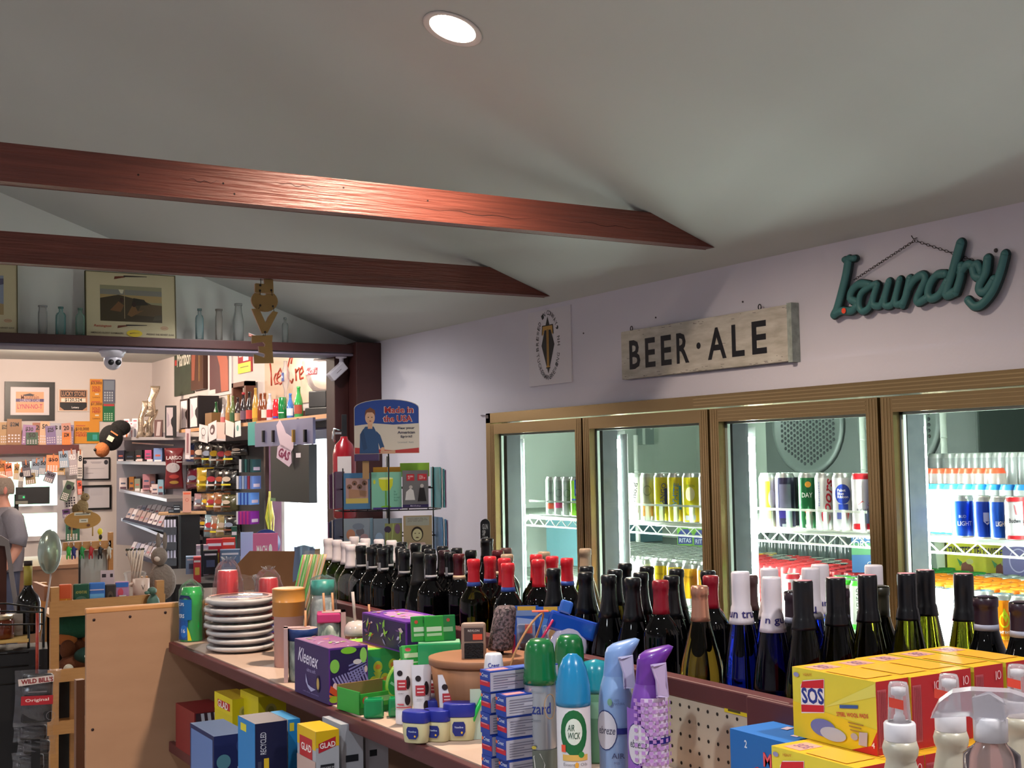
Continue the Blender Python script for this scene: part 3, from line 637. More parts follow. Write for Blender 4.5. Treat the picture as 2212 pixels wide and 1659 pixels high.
MB().lathe([(0, 0), (.034, 0), (.034, .2), (.014, .27), (.014, .31), (0, .31)], M('#4a5453', .15, coat=.5), 14).build('bottle_body', bt)
for px in (1672, 1694, 1716, 1738, 1760, 1782, 1804, 1826): dup(bt, up(px, 3.72, Z2))
p = PX(1893, 1215, 3.3)
box_thing('beverage_carton', 'blue and green carton lettered ORCHARD at right of third door', 'carton', (3.3, p.y-.0, Z2+.157), (.16, .12, .16), '#3a6a9c', VL, front=[('r', -.08, .06, .08, .1, '#5a9a6c'), ('t', "ANGRY\nORCHARD", -.01, .11, .13, .05, '#dfe8f0', .01), ('t', 'CRISP', 0, .03, .06, .014, '#ffffff')])
g6 = 'cans in front on the lower shelf of the nearest door'
can('yellow and purple can next to the thin lamp strip, lower shelf', up(2013, 3.03, Z2), .157, .0332, '#e8ece8', [('p', [(-.03, .15), (.02, .15), (.02, .1), (.008, .082), (-.01, .1)], '#f0dc10'), ('p', [(-.01, .08), (.02, .08), (.0, .05)], '#4a3a6c')], g6, VL)
can('white can with purple vertical lettering, lower shelf, nearest door', up(2049, 3.03, Z2), .157, .0332, '#eef0ee', [('r', -.022, .075, -.01, .13, '#9a54c8'), ('t', 'BAXTER', .012, .075, .125, .022, '#3a3844', .025, 90), ('r', -.006, .062, .004, .085, '#e0607c')], g6, VL)
oi = [('o', -.002, .085, .014, .02, .004, '#c8e020'), ('p', [(-.008, .1), (-.002, .12), (.008, .1), (.002, .08)], '#c8e020'), ('t', 'NIGHT RHYTHM', 0, .052, .05, .008, '#ffffff', .01), ('t', 'FREEZE', .0, .036, .03, .009, '#f4e020', .01)]
can('bright orange can with green ring, lower shelf, nearest door', up(2159, 3.03, Z2), .157, .0332, '#f08c14', oi, g6, VL)
can('orange can half hidden left of its twin, nearest door', up(2118, 3.06, Z2), .157, .0332, '#f08c14', oi[:2], g6, VL)
can('pale green can cut by the picture edge, lower shelf', up(2200, 3.03, Z2), .157, .0332, '#dfe6da', [('r', -.01, .05, .02, .12, '#b0c0a0')], g6, VL)
orc = can('orange-lidded can in the packed rows, nearest door', up(2140, 3.15, Z2), .157, .0332, '#e8861c', shoulder='#f09020', top='#e88a20', group='packed orange-lidded cans in the nearest door')
sil = can('silver-lidded can in the packed rows, nearest door', up(2060, 3.42, Z2), .157, .0332, '#c8d0c4', group='packed silver-lidded cans in the nearest door')
grc = can('green-lidded can in the farther rows, nearest door', up(2040, 3.56, Z2), .157, .0332, '#2c8a3c', shoulder='#2c9a3c', top='#2f8c3c', group='packed green-lidded cans in the nearest door')
fill(Z2, 3.0+P_*2, 7, 1998, 2222, P_, lambda r, y: orc if (r < 2 or (r < 5 and y < 2.62+.2*r)) else (sil if r < 5 else (grc if y > 2.78 else sil)))
for i, (px, lab, bc) in enumerate(((2092, 'yellow boxed iced tea pack with dark blue top band', '#2c3a8c'), (2158, 'yellow boxed iced tea pack with light blue top band', '#2a6ca4'))):
    p = PX(px, 1270, 3.68)
    box_thing('drink_box', lab, 'drink box', (3.68+.02*i, p.y, Z2), (.126, .13, .31), '#d8d418', RW+.62, colors={'t': bc}, group='yellow boxed drinks in the nearest door',
        front=[('r', -.063, .265, .063, .31, bc), ('e', 0, .265, .022, .018, '#e8d818'), ('t', 'HARD ICED TEA', 0, .245, .06, .008, '#5c4a14'), ('t', 'TWISTED TEA', 0, .215, .118, .03, '#15151c', .03), ('p', [(-.02, .1), (.03, .1), (.022, .16), (.004, .18), (-.016, .17)], '#7a3a20'), ('e', .012, .178, .012, .01, '#c8c870'), ('p', [(-.03, .19), (-.012, .175), (-.02, .16)], '#3a8c3c'), ('r', -.05, .1, -.035, .13, '#2a2a20')])
box_thing('drink_box', 'grey patterned carton left of the yellow boxed teas', 'drink box', (3.66, PX(2022, 1230, 3.66).y, Z2), (.09, .12, .29), '#a8b4a4', RW+.5, front=[('p', [(-.02, .1), (.02, .12), (.01, .24), (-.01, .25)], '#6c7a70')], group='yellow boxed drinks in the nearest door')
box_thing('drink_box', 'dark purple carton right of the yellow boxed teas', 'drink box', (3.62, PX(2208, 1220, 3.62).y, Z2), (.1, .14, .3), '#4a4676', RW+.5, front=[('o', 0, .2, .03, .04, .004, '#8c88ac')], group='yellow boxed drinks in the nearest door')
lw = can('dark can on the lowest cooler shelf, seen between bottles', (3.05, 3.3, .866), .122, .033, '#3a4430', group='cans on the lowest cooler shelf')
for k in range(22): dup(lw, (3.05+.075*(k % 2), 2.1+.072*k, .866))
SHZ = 1.14
MAROON = M('#5f2f31', .5, noise=(10, '#522729', (6, 1, 1), 1.5), name='maroon_painted_wood')
TOPW = M('#cdb2a0', .55, noise=(7, '#bfa390', (3, 1, 1), 1.6), name='worn_cream_shelf')
SIDEP = M('#8a6a58', .6, noise=(4, '#7d5f4e', (1,1,1), 1.4), name='dull_brown_panel')
XE, XB, Y0G, Y1G = 1.135, 1.435, 1.53, 4.07
t = thing('shelf_gondola', 'two-sided wooden shelf island holding household goods and wine', 'shelf unit', (0, 0, 0))
MB().box((XE+.012, Y0G, SHZ-.022), (XB, Y1G, SHZ), TOPW).build('upper_shelf', t)
MB().box((XE-.006, Y0G, SHZ-.034), (XE+.012, Y1G, SHZ-.002), MAROON).build('shelf_edge', t, bevel=.003)
MB().box((XE+.012, Y0G, .80), (XB, Y1G, .822), M('#a58a7c', .6)).build('lower_shelf', t)
MB().box((XE-.006, Y0G, .79), (XE+.012, Y1G, .823), MAROON).build('lower_shelf_edge', t, bevel=.003)
MB().box((XE, Y0G, .1), (XB, Y1G, .12), SIDEP).build('bottom_shelf', t)
MB().box((XB, Y0G, 0), (XB+.018, Y1G, 1.285), SIDEP).build('centre_panel', t)
MB().box((XB+.018, Y0G, SHZ+.0), (2.02, Y1G, SHZ+.02), SIDEP).build('wine_shelf', t)
MB().box((2.0, Y0G, .0), (2.02, Y1G, SHZ), SIDEP).build('wine_side_panel', t)
MB().box((XB-.008, Y0G, 1.268), (XB+.026, Y1G, 1.302), MAROON).build('top_rail', t, bevel=.003)
MB().box((XB-.012, Y0G-.03, SHZ), (XB+.026, Y0G+.1, 1.300), MAROON).build('end_post', t, bevel=.003)
MB().box((XB+.026, Y0G-.03, 1.262), (1.63, Y0G-.005, 1.298), MAROON).build('end_rail', t, bevel=.003)
PEG = M('#b9ad9a', .7, name='pegboard'); HOLE = M('#241e1a', .9)
mb = MB().box((XB-.006, Y0G+.1, SHZ), (XB, 3.6, 1.268), PEG); mb.build('pegboard', t)
mb = MB()
for i in range(24):
    for j in range(5): art(mb, [('e', 1.66+.0258*i, SHZ+.012+.0258*j, .0032, .0032, HOLE)], lambda u, v, h: (XB-.006-h, u, v))
o = mb.build('peg_hole', t); o['kind'] = 'stuff'
MB().box((XB+.03, Y0G-.026, SHZ), (1.63, Y0G-.012, 1.262), PEG).build('end_pegboard', t)
p = PX(1565, 1512, XB-.006); q = PX(1618, 1550, XB-.006)
mb = MB(); art(mb, [('r', q.y, q.z, p.y, p.z, '#e0dad6'), ('r', q.y, q.z, p.y, q.z+.014, '#d8c020'), ('r', q.y+.02, q.z+.003, p.y-.01, q.z+.010, '#4a4216'), ('t', 'SHELF TAG', (p.y+q.y)/2, p.z-.006, -.035, .003, '#8a8486')][:3], lambda u, v, h: (XB-.0065-h, u, v))
mb.build('price_tag', t)
t2_ = thing('end_cap_shelf', 'cream shelf across the near end of the island under the yellow boxes', 'shelf', (0, 0, 0))
MB().box((1.02, .80, 1.14), (1.64, 1.495, 1.170), TOPW).build('shelf_top', t2_)
MB().box((1.03, .82, 0), (1.63, 1.49, 1.14), SIDEP).build('base', t2_)
t2_ = thing('side_display_stand', 'brown stand carrying the plum capped bottles beyond the yellow boxes', 'stand', (0, 0, 0))
MB().box((1.66, .95, 0), (2.1, Y0G-.002, SHZ+.02), SIDEP).build('stand_body', t2_)
PLY = M('#b18a6c', .6, noise=(6, '#a67f62', (1, 1, 3), 1.6), name='plywood')
t = thing('plywood_end_panel', 'upright bare plywood panel closing the far end of the shelf island', 'panel', (0, 4.085, 0))
MB().box((.875, 0, 0), (1.46, .019, 1.258), PLY).build('panel', t, bevel=.002)
MB().box((.873, -.002, 1.245), (1.46, .021, 1.262), M('#d49a64', .5, noise=(20, '#c68a54', (1,1,1), 1.5))).build('top_edge', t, bevel=.004)
mb = MB()
for x, z in ((203, 1339), (281, 1332), (357, 1323), (200, 1576)): q = PY(x, z, 4.085); mb.lathe([(0, 0), (.0045, 0), (.0045, .001), (0, .001)], '#2a1418', 12, T=lambda v, q=q: Vector((q.x+v.x, -v.z-.0003, q.z+v.y)))
mb.build('screw_head', t)
DARKG = M('#030304', .03, spec=.35, name='dark_filled_glass'); OLIVE = M('#6b6a14', .03, trans=1, ior=1.36, name='olive_glass')
GREENG = M('#56701a', .03, trans=1, ior=1.36, name='green_glass'); BLUEG = M('#0c1f9a', .03, trans=1, ior=1.36, name='cobalt_glass'); PALEG = M('#b59b3c', .03, trans=1, ior=1.36, name='straw_wine_glass')
PROF = {
 'bord': [(0,.0),(.030,0),(.0368,.004),(.0374,.012),(.0374,.19),(.036,.202),(.031,.213),(.024,.222),(.018,.231),(.0152,.243),(.0142,.262),(.0142,.282),(.0158,.284),(.0158,.298),(.0145,.30),(0,.30)],
 'burg': [(0,0),(.033,0),(.0402,.004),(.0408,.012),(.0408,.13),(.0395,.15),(.034,.178),(.026,.206),(.0195,.23),(.0158,.25),(.0146,.27),(.0145,.283),(.016,.285),(.016,.298),(.0148,.30),(0,.30)],
 'flute': [(0,0),(.031,0),(.037,.004),(.0376,.012),(.0376,.12),(.0365,.145),(.033,.175),(.027,.21),(.0205,.245),(.0165,.27),(.015,.29),(.0146,.313),(.016,.315),(.016,.328),(.0148,.33),(0,.33)],
 'wide': [(0,0),(.036,0),(.043,.004),(.0436,.012),(.0436,.15),(.042,.17),(.034,.2),(.025,.225),(.0195,.245),(.0185,.262),(.0185,.283),(.0198,.285),(.0198,.298),(.0185,.30),(0,.30)]}
def radius_at(pf, z):
    for (r0, z0), (r1, z1) in zip(pf, pf[1:]):
        if z0 <= z <= z1 and z1 > z0: return r0+(r1-r0)*(z-z0)/(z1-z0)
    return pf[-2][0]
_bp = {}
def bottle_proto(shape, glass, cap, capz, style, tagc=None, bandc=None, lab='#d8d2c4'):
    key = (shape, glass.name, cap, capz, style, tagc, bandc, lab)
    if key in _bp: return key, _bp[key]
    pf = PROF[shape]; H = pf[-1][1]; t = thing('wine_bottle', '', 'bottle', (0, 0, 0))
    MB().lathe(pf, glass, 28).build('bottle_body', t)
    o = .0006; cp = [(radius_at(pf, z)+o, z) for z in [capz+(H-.017-capz)*k/5 for k in range(6)]]
    if style == 'screw':
        cp = [(.0152, H-.058), (.0152, H-.034), (.0158, H-.032), (.0152, H-.030), (.0158, H-.026), (.0152, H-.024), (.0158, H-.021), (.0158, H-.002), (.0145, H+.0012), (0, H+.0012)]
        cp = [(radius_at(pf, z)+o, z) for z in [capz+(H-.062-capz)*k/4 for k in range(5)]]+cp
        cp = [(max(r_+.001, .0168), z) for r_, z in cp]; cp[-1] = (0, H+.0012); cp[-2] = (.0155, H+.0012)
        if shape == 'wide': cp = [(r_*1.28 if r_ else 0, z) for r_, z in cp]
    else: cp += [(pf[-4][0]+o, H-.0155), (pf[-3][0]+o, H-.002), (.0142, H+.001), (0, H+.001)]
    cm = M(cap, .32, .0, coat=.1, spec=.4) if isinstance(cap, str) else cap
    mts = [cm]*(len(cp)-1)
    if style == 'screw' and tagc: mts = mts[:-1]+[M(tagc, .5)]
    MB().lathe(cp, cm, 24, mats=mts).build('capsule', t)
    if bandc:
        z = capz; MB().lathe([(radius_at(pf, z)+.0008, z), (radius_at(pf, z+.01)+.0008, z+.010)], M(bandc, .5), 24).build('capsule_band', t)
    if tagc and style != 'screw':
        mb = MB(); g = M(tagc, .6); r = radius_at(pf, .25)+.0014
        a0 = -.3
        mb.lathe([(r, .238), (r, .247)], g, 24)
        art(mb, [('r', -.017, .222, -.009, .262, tagc)], cylmap(r+.0004), seg=True); mb.build('neck_tag', t)
    mb = MB(); r = pf[3][0]+.0004
    art(mb, [('r', -.045, .05, .045, .12, lab), ('r', -.03, .085, .03, .088, '#3a3430'), ('r', -.02, .07, .02, .074, '#6a5a4a')], cylmap(r), seg=True); mb.build('label', t)
    _bp[key] = t; t['fresh'] = 1; return key, t
K = 'bord'; W_HITE = '#d6ccd2'; BLK = '#0c0c10'; RED = '#cf2430'; CRIM = '#8a1526'; TANC = '#a08a74'; DRED = '#4a1118'; PUR = '#2a1a26'
WINE = [
 (704,1176,K,GREENG,W_HITE,.232,'foil',None,None,'white-capsuled wine bottle leftmost and nearest among the pale caps by the doorway'),
 (709,1160,K,GREENG,W_HITE,.232,'foil',None,None,'white-capsuled wine bottle behind the leftmost pale one'),
 (728,1163,K,GREENG,W_HITE,.232,'foil',None,None,'white-capsuled wine bottle second from left in the pale group'),
 (747,1167,K,GREENG,W_HITE,.232,'foil',None,None,'short white-capsuled wine bottle between taller pale caps'),
 (765,1156,K,GREENG,W_HITE,.232,'foil',None,None,'white-capsuled wine bottle standing highest in the pale group'),
 (769,1172,K,OLIVE,W_HITE,.232,'foil',None,None,'white-capsuled wine bottle in front of the highest pale cap'),
 (789,1160,K,OLIVE,W_HITE,.232,'foil',None,None,'white-capsuled wine bottle with yellow-green shoulder right of the highest pale cap'),
 (819,1162,K,GREENG,W_HITE,.232,'foil',None,None,'white-capsuled wine bottle in front of the blue greeting card'),
 (845,1164,K,GREENG,W_HITE,.232,'foil',None,None,'white-capsuled wine bottle at the right end of the pale group'),
 (740,1178,K,DARKG,BLK,.232,'foil','#85858c',None,'black wine bottle with grey neck tag, leftmost of the tagged trio'),
 (758,1181,K,DARKG,BLK,.232,'foil','#85858c',None,'black wine bottle with grey neck tag, middle of the tagged trio'),
 (775,1185,K,DARKG,BLK,.232,'foil','#85858c',None,'black wine bottle with grey neck tag, right of the tagged trio'),
 (808,1173,K,DARKG,BLK,.232,'foil','#85858c',None,'black wine bottle with grey tag below the orange-purple greeting card'),
 (830,1175,K,DARKG,BLK,.232,'foil','#85858c',None,'black wine bottle behind the pale caps right end'),
 (839,1180,K,DARKG,BLK,.232,'foil',None,None,'black wine bottle tucked left of the tagged pair'),
 (837,1191,K,DARKG,BLK,.232,'foil','#85858c',None,'black wine bottle with grey tag, rear of the tagged pair'),
 (853,1198,K,DARKG,BLK,.232,'foil','#9a9aa2',None,'black wine bottle with grey tag, front of the tagged pair'),
 (868,1168,K,DARKG,BLK,.232,'foil',None,None,'black-capped wine bottle under the chef figure greeting card'),
 (875,1184,K,DARKG,BLK,.232,'foil','#85858c',None,'black-capped wine bottle with grey tag behind the all-black big bottle'),
 (892,1190,'burg',DARKG,M('#0c0c10',.6),.215,'foil',None,None,'large matte black wine bottle with no markings, left centre'),
 (898,1171,K,DARKG,BLK,.232,'foil',None,None,'black-capped wine bottle below the bald face card'),
 (909,1185,K,DARKG,BLK,.232,'foil','#85858c',None,'black-capped tagged wine bottle right of the large matte one'),
 (922,1174,K,DARKG,BLK,.232,'foil',None,None,'black-capped wine bottle right under the bald face card edge'),
 (936,1191,K,DARKG,BLK,.232,'foil','#85858c',None,'black-capped tagged wine bottle left of the maroon capsule with cream band'),
 (956,1177,K,DARKG,BLK,.232,'foil',None,None,'black-capped wine bottle with blue carton sliver behind it'),
 (965,1186,K,DARKG,'#2a1218',.232,'foil',None,None,'dark maroon capped wine bottle behind the bright red one'),
 (983,1181,K,DARKG,BLK,.232,'foil',None,None,'black-capped wine bottle between bright red cap and wall'),
 (953,1193,K,DARKG,DRED,.236,'foil',None,'#b09a80','maroon-capsuled wine bottle with cream band touching the bright red cap'),
 (977,1208,K,OLIVE,RED,.236,'foil',None,'#3a56a8','bright red capsuled olive wine bottle with blue rim, farther left one'),
 (1010,1186,K,DARKG,BLK,.232,'foil','#85858c',None,'black-capped tagged wine bottle left of second maroon capsule'),
 (1029,1186,K,DARKG,DRED,.236,'foil',None,'#b09a80','maroon-capsuled wine bottle with cream band right of the tagged black one'),
 (1052,1177,'wide',DARKG,BLK,.240,'foil',None,None,'black wine bottle below the black oval handle sign'),
 (1064,1199,K,DARKG,RED,.236,'foil',None,'#3a56a8','red-capsuled wine bottle behind the nearest red one on the left'),
 (1051,1217,K,DARKG,RED,.236,'foil',None,'#3a56a8','red-capsuled dark wine bottle with blue rim, front of the left red pair'),
 (1093,1181,K,DARKG,'#4a3230',.236,'foil',None,None,'brown-capped wine bottle against the first cooler door frame'),
 (1088,1203,K,DARKG,RED,.236,'foil',None,None,'red-capsuled wine bottle half hidden left of the tan capsule'),
 (1104,1195,'burg',OLIVE,TANC,.236,'foil',None,None,'tan-capsuled wine bottle leftmost, before the cooler glow'),
 (1145,1195,K,OLIVE,RED,.236,'foil',None,None,'red-capsuled wine bottle centred in the cooler glow'),
 (1163,1206,K,DARKG,RED,.236,'foil',None,None,'red-capsuled wine bottle squeezed left of the second tan capsule'),
 (1175,1189,'burg',OLIVE,TANC,.236,'foil',None,None,'tan-capsuled wine bottle second from left, in the cooler glow'),
 (1193,1199,K,DARKG,RED,.236,'foil',None,None,'red-capsuled wine bottle just right of the second tan capsule'),
 (1224,1203,K,DARKG,RED,.236,'foil',None,'#3a56a8','red-capsuled wine bottle with blue rim below slim cans'),
 (1264,1182,'burg',OLIVE,TANC,.232,'foil',None,None,'tan-capsuled wine bottle against the second door frame'),
 (1160,1228,'burg',DARKG,BLK,.215,'foil',None,None,'black-capped wine bottle with a plain neck before the cooler glow'),
 (1252,1222,'burg',DARKG,BLK,.215,'foil',None,None,'black-capped wine bottle rear one beside the second door frame'),
 (1244,1235,'burg',DARKG,BLK,.215,'foil',None,None,'black-capped wine bottle front one beside the second door frame'),
 (1309,1241,'burg',DARKG,BLK,.215,'foil',None,None,'black-capped sloping wine bottle leftmost in the second door view'),
 (1328,1228,'burg',OLIVE,BLK,.225,'foil',None,None,'black-capped olive wine bottle with yellow glint, lower of two'),
 (1350,1214,'burg',OLIVE,BLK,.215,'foil',None,None,'black-capped olive wine bottle with long yellow streak, highest in second door'),
 (1372,1246,'burg',DARKG,BLK,.215,'foil',None,None,'black-capped wine bottle directly left of the crimson capsule'),
 (1384,1234,'burg',DARKG,BLK,.215,'foil',None,None,'black-capped wine bottle behind and left of the crimson capsule'),
 (1397,1221,'burg',DARKG,BLK,.215,'foil',None,None,'black-capped wine bottle farthest back, above the crimson capsule'),
 (1415,1250,'bord',DARKG,CRIM,.236,'foil',None,None,'round-shouldered black wine bottle with shiny crimson capsule, in front'),
 (1466,1227,'burg',DARKG,BLK,.215,'foil',None,None,'black-capped wine bottle behind another, amber cans showing beside it'),
 (1466,1241,'burg',DARKG,BLK,.215,'foil',None,None,'slender black wine bottle left of the rose gold capsule'),
 (1500,1264,'burg',PALEG,M('#b9846c',.3,.6),.236,'foil',None,None,'clear olive wine bottle with rose gold capsule'),
 (1524,1230,K,DARKG,BLK,.232,'foil',None,None,'black-capped wine bottle peeping over the right crimson capsule'),
 (1519,1241,'bord',DARKG,CRIM,.236,'foil',None,None,'black wine bottle with crimson capsule against the third door frame'),
 (1620,1240,K,DARKG,'#4a3030',.232,'foil',None,None,'brown-capped dark wine bottle hiding behind the first blue bottle'),
 (1968,1230,'flute',OLIVE,BLK,.25,'screw','#c98a94',None,'screw-capped bottle with pink top, rear one in nearest door frame'),
 (1975,1248,'flute',OLIVE,BLK,.25,'screw','#c98a94',None,'screw-capped bottle with pink top, front one by nearest door frame'),
 (2083,1239,'flute',OLIVE,BLK,.25,'screw','#c98a94',None,'screw-capped bottle with pink top, before the orange cans'),
 (1801,1250,'flute',OLIVE,BLK,.25,'screw','#c98a94',None,'black screw-capped bottle with pink top right of the blue bottles'),
 (1876,1264,'flute',OLIVE,BLK,.25,'screw','#c98a94',None,'black screw-capped bottle with pink top, front one beside the third door edge'),
 (1882,1240,'flute',OLIVE,BLK,.25,'screw','#c98a94',None,'black screw-capped bottle standing behind the front pink-topped one'),
 (1599,1233,'flute',BLUEG,W_HITE,.238,'screw',None,None,'dark blue bottle with white neck lettered tru, leftmost blue one'),
 (1674,1226,'flute',BLUEG,W_HITE,.238,'screw',None,None,'dark blue bottle with white neck, middle, partly behind the gu one'),
 (1701,1242,'flute',BLUEG,W_HITE,.238,'screw',None,None,'dark blue bottle with white neck lettered gu, in front'),
 (1771,1217,'flute',BLUEG,W_HITE,.238,'screw',None,None,'cobalt blue bottle with white neck, glowing against the cooler'),
 (1792,1230,'flute',BLUEG,W_HITE,.238,'screw',None,None,'white-necked blue bottle hidden behind a pink-topped black cap'),
 (1882,1223,'flute',BLUEG,W_HITE,.238,'screw',None,None,'white screw-capped bottle behind the black caps, right side'),
 (1987,1330,'wide',DARKG,PUR,.245,'foil',None,'#8f93a6','dark plum capped bottle with grey collar, left of three'),
 (2005,1318,'wide',OLIVE,'#2c2a20',.245,'foil',None,None,'olive capped bottle hidden behind the left plum cap'),
 (2101,1316,'wide',DARKG,PUR,.245,'foil',None,'#8f93a6','dark plum capped bottle with grey collar, rear of the middle pair'),
 (2127,1345,'wide',DARKG,PUR,.245,'foil',None,'#8f93a6','dark plum capped bottle with grey collar, front of the middle pair'),
 (2204,1330,'wide',DARKG,PUR,.245,'foil',None,'#8f93a6','dark plum capped bottle with grey collar cut by the picture edge'),
]
pos = []
for wv in WINE:
    top = SHZ+.02+PROF[wv[2]][-1][1]
    if wv[2] == 'wide': top = SHZ+.02+.275
    p = PZ(wv[0], wv[1]+4, top); pos.append([p.x, p.y, PROF[wv[2]][3][0]])
for it_ in range(200):
    for i in range(len(pos)):
        for j in range(i):
            a, b = pos[i], pos[j]; dx, dy = a[0]-b[0], a[1]-b[1]; d = math.hypot(dx, dy) or 1e-4; q = a[2]+b[2]+.001-d
            if q > 0:
                # slide along the line of sight rather than sideways, so the row keeps its order
                for s_, P in ((1, a), (-1, b)):
                    P[0] += s_*dx/d*q*.5; P[1] += s_*dy/d*q*.5
    for P in pos: P[0] = min(max(P[0], XB+.030+P[2]), 2.0-P[2]-.002); P[1] = max(P[1], Y0G+P[2]+.002) if P[0] < 1.67+P[2] else max(P[1], 1.0)
    if P[1] < Y0G+.04: P[0] = max(P[0], 1.665+P[2])
BLUES = []
for wv, P in zip(WINE, pos):
    key, t = bottle_proto(*wv[2:9])
    rz = random.uniform(-1, 1)
    grp = 'wine bottles on the far side of the shelf island'
    if t.get('fresh'):
        del t['fresh']; t.location = (P[0], P[1], SHZ+.0205); t.rotation_euler.z = -math.atan2(P[0], P[1])+rz*.5; tag(t, wv[9], 'bottle', grp)
    else: t = dup(t, (P[0], P[1], SHZ+.0205), -math.atan2(P[0], P[1])+rz*.5, wv[9], grp)
    if wv[3] is BLUEG: BLUES.append((wv[0], t, P))
for px_, t, P in BLUES:
    s_ = {1599: 'un tru', 1674: 'gun', 1701: 'n gu', 1771: 'gur', 1792: 'ru', 1882: 'un'}[px_]
    t.rotation_euler.z = -math.atan2(P[0], P[1])
    mb = MB(); art(mb, [('t', s_, {1701: .004}.get(px_, 0), .256, .0075*len(s_), .0125, '#2c2466', .012)], cylmap(.0178, rf=lambda v: max(radius_at(PROF['flute'], v)+.0018, .0172)), h0=.0008); mb.build('neck_lettering', t)
def FC(p): return -math.atan2(p[0], p[1])          # turn a local -y face towards the aisle the photo was taken from
def S(px, py, z=SHZ): p = PZ(px, py, z); return (p.x, p.y, z+.0006)
def noisy_sleeve(mb, prof, m, seg=28, amp=.003, seed=1, sx=1, sy=1):
    r_ = random.Random(seed); ph = [r_.uniform(0, 6.28) for _ in range(6)]
    vs = []
    for r, z in prof:
        for k in range(seg):
            a = 2*math.pi*k/seg; q = r+amp*(math.sin(5*a+ph[0]+z*60)+math.sin(9*a+ph[1]-z*90)*.6+math.sin(3*a+ph[2]+z*150)*.5)*(1 if r > .01 else .3)
            vs.append((sx*q*math.cos(a), sy*q*math.sin(a), z+(amp*math.sin(4*a+ph[3])*.6 if z > .02 else 0)))
    fs = [(i*seg+k, i*seg+(k+1) % seg, (i+1)*seg+(k+1) % seg, (i+1)*seg+k) for i in range(len(prof)-1) for k in range(seg)]
    return mb.add(vs, fs, m, True)
p = S(414, 1384); t = thing('cup_sleeve', 'tall sleeve of bright green plastic cups at the shelf far end', 'cup sleeve', p, FC(p))
GC = M('#16b04a', .25, coat=.4, name='green_cup_plastic'); pr = []
for k in range(16): pr += [(.0365-.0001*k, .001+k*.0098), (.0355-.0001*k, .004+k*.0098)]
pr += [(.029, .172), (0, .172)]
MB().lathe(pr, GC, 28).build('cups', t)
mb = MB(); noisy_sleeve(mb, [(.039, .0), (.0395, .05), (.0395, .12), (.038, .16), (.03, .178), (.014, .19), (.006, .197)], WRAP, seed=2); mb.build('sleeve', t)
mb = MB(); art(mb, [('r', -.05, .07, .0, .135, '#0a5ea0'), ('p', [(-.05, .135), (0, .135), (-.008, .147), (-.04, .149)], '#0d2f6e'), ('r', -.05, .008, -.012, .07, '#0e4f9a'), ('e', -.026, .034, .014, .02, '#1d6ac0'), ('p', [(-.012, .005), (.0, .005), (-.006, .03), (-.014, .05)], '#d8cc1c'), ('t', '16', -.027, .036, .013, .013, '#dfeaf4'), ('t', 'YERS', -.036, .083, .026, .012, '#e8f0f8', .01), ('t', 'CUPS', -.036, .12, .024, .01, '#e8f0f8', .01)], cylmap(.0405), seg=True); mb.build('label', t)
px_, py_ = PZ(517, 1404, SHZ).x+.004, PZ(517, 1404, SHZ).y
z = SHZ+.0006; pk = 'stack of wrapped paper plate packs'
PLW = M('#dcd8d6', .35, coat=.3, name='white_plate'); hs = [.0215, .021, .0215, .0205, .0225, .023, .0255]
ds = ['bottom plain white plate pack of the stack, on the shelf', 'second plain white plate pack from the bottom of the stack', 'third plain white plate pack, below the printed ones', 'plate pack with a green sprig border under the thicker printed packs', 'plate pack with pinkish edge in the upper half of the stack', 'plate pack with dark floral rim just under the top pack', 'topmost plate pack with salmon rim and purple label']
offs = [(0, 0), (.001, 0), (-.002, .001), (-.004, 0), (-.002, .002), (-.004, -.001), (0, .001)]
for k in range(7):
    t = thing('plate_pack', ds[k], 'plate pack', (px_+offs[k][0], py_+offs[k][1], z), -.5, pk); h = hs[k]; R0 = .1 if k < 3 else .104
    mb = MB(); mb.lathe([(0, 0), (R0*.72, 0), (R0*.8, .002), (R0, h*.5), (R0+.001, h*.75), (R0-.003, h*.9), (R0*.8, h*.72), (R0*.76, h*.6), (0, h*.6)], PLW, 40); mb.build('plates', t)
    mb = MB(); noisy_sleeve(mb, [(R0*.8, .0005), (R0+.0015, h*.35), (R0+.002, h*.75), (R0-.002, h*.97), (R0*.6, h*.985), (.0, h*.98)], WRAP, 36, .0009, k); mb.build('wrap', t)
    if k >= 3:
        mb = MB(); cs = [None, None, None, '#39523a', '#b0604c', '#2c2c3c', '#d88a74'][k]
        n = 40
        for q in range(n):
            if q % (2 if k != 6 else 1) == 0 and (k == 6 and not (18 < q < 30) or k < 6):
                a0, a1 = 6.283*q/n, 6.283*(q+.95)/n; f = lambda r, a: (r*math.cos(a), r*math.sin(a), h+.0006)
                mb.add([f(R0*.83, a0), f(R0*.985, a0), f(R0*.985, a1), f(R0*.83, a1)], [(0, 1, 2, 3)], cs)
        if k == 6:
            mb.add([(-.06, -.055, h+.0012), (.03, -.06, h+.0012), (.06, -.02, h+.0012), (-.03, -.015, h+.0012)], [(0, 1, 2, 3)], '#3a2a78')
            art(mb, [('p', [(.035, .0), (.07, -.01), (.06, .045), (.02, .05)], '#9cb8d8'), ('t', 'Plates', -.0, -.037, .06, .012, '#cfc8e8', .01)], lambda u, v, hh: (u, v, h+.0016+hh))
        mb.build('printed_rim', t)
    z += h+.0012
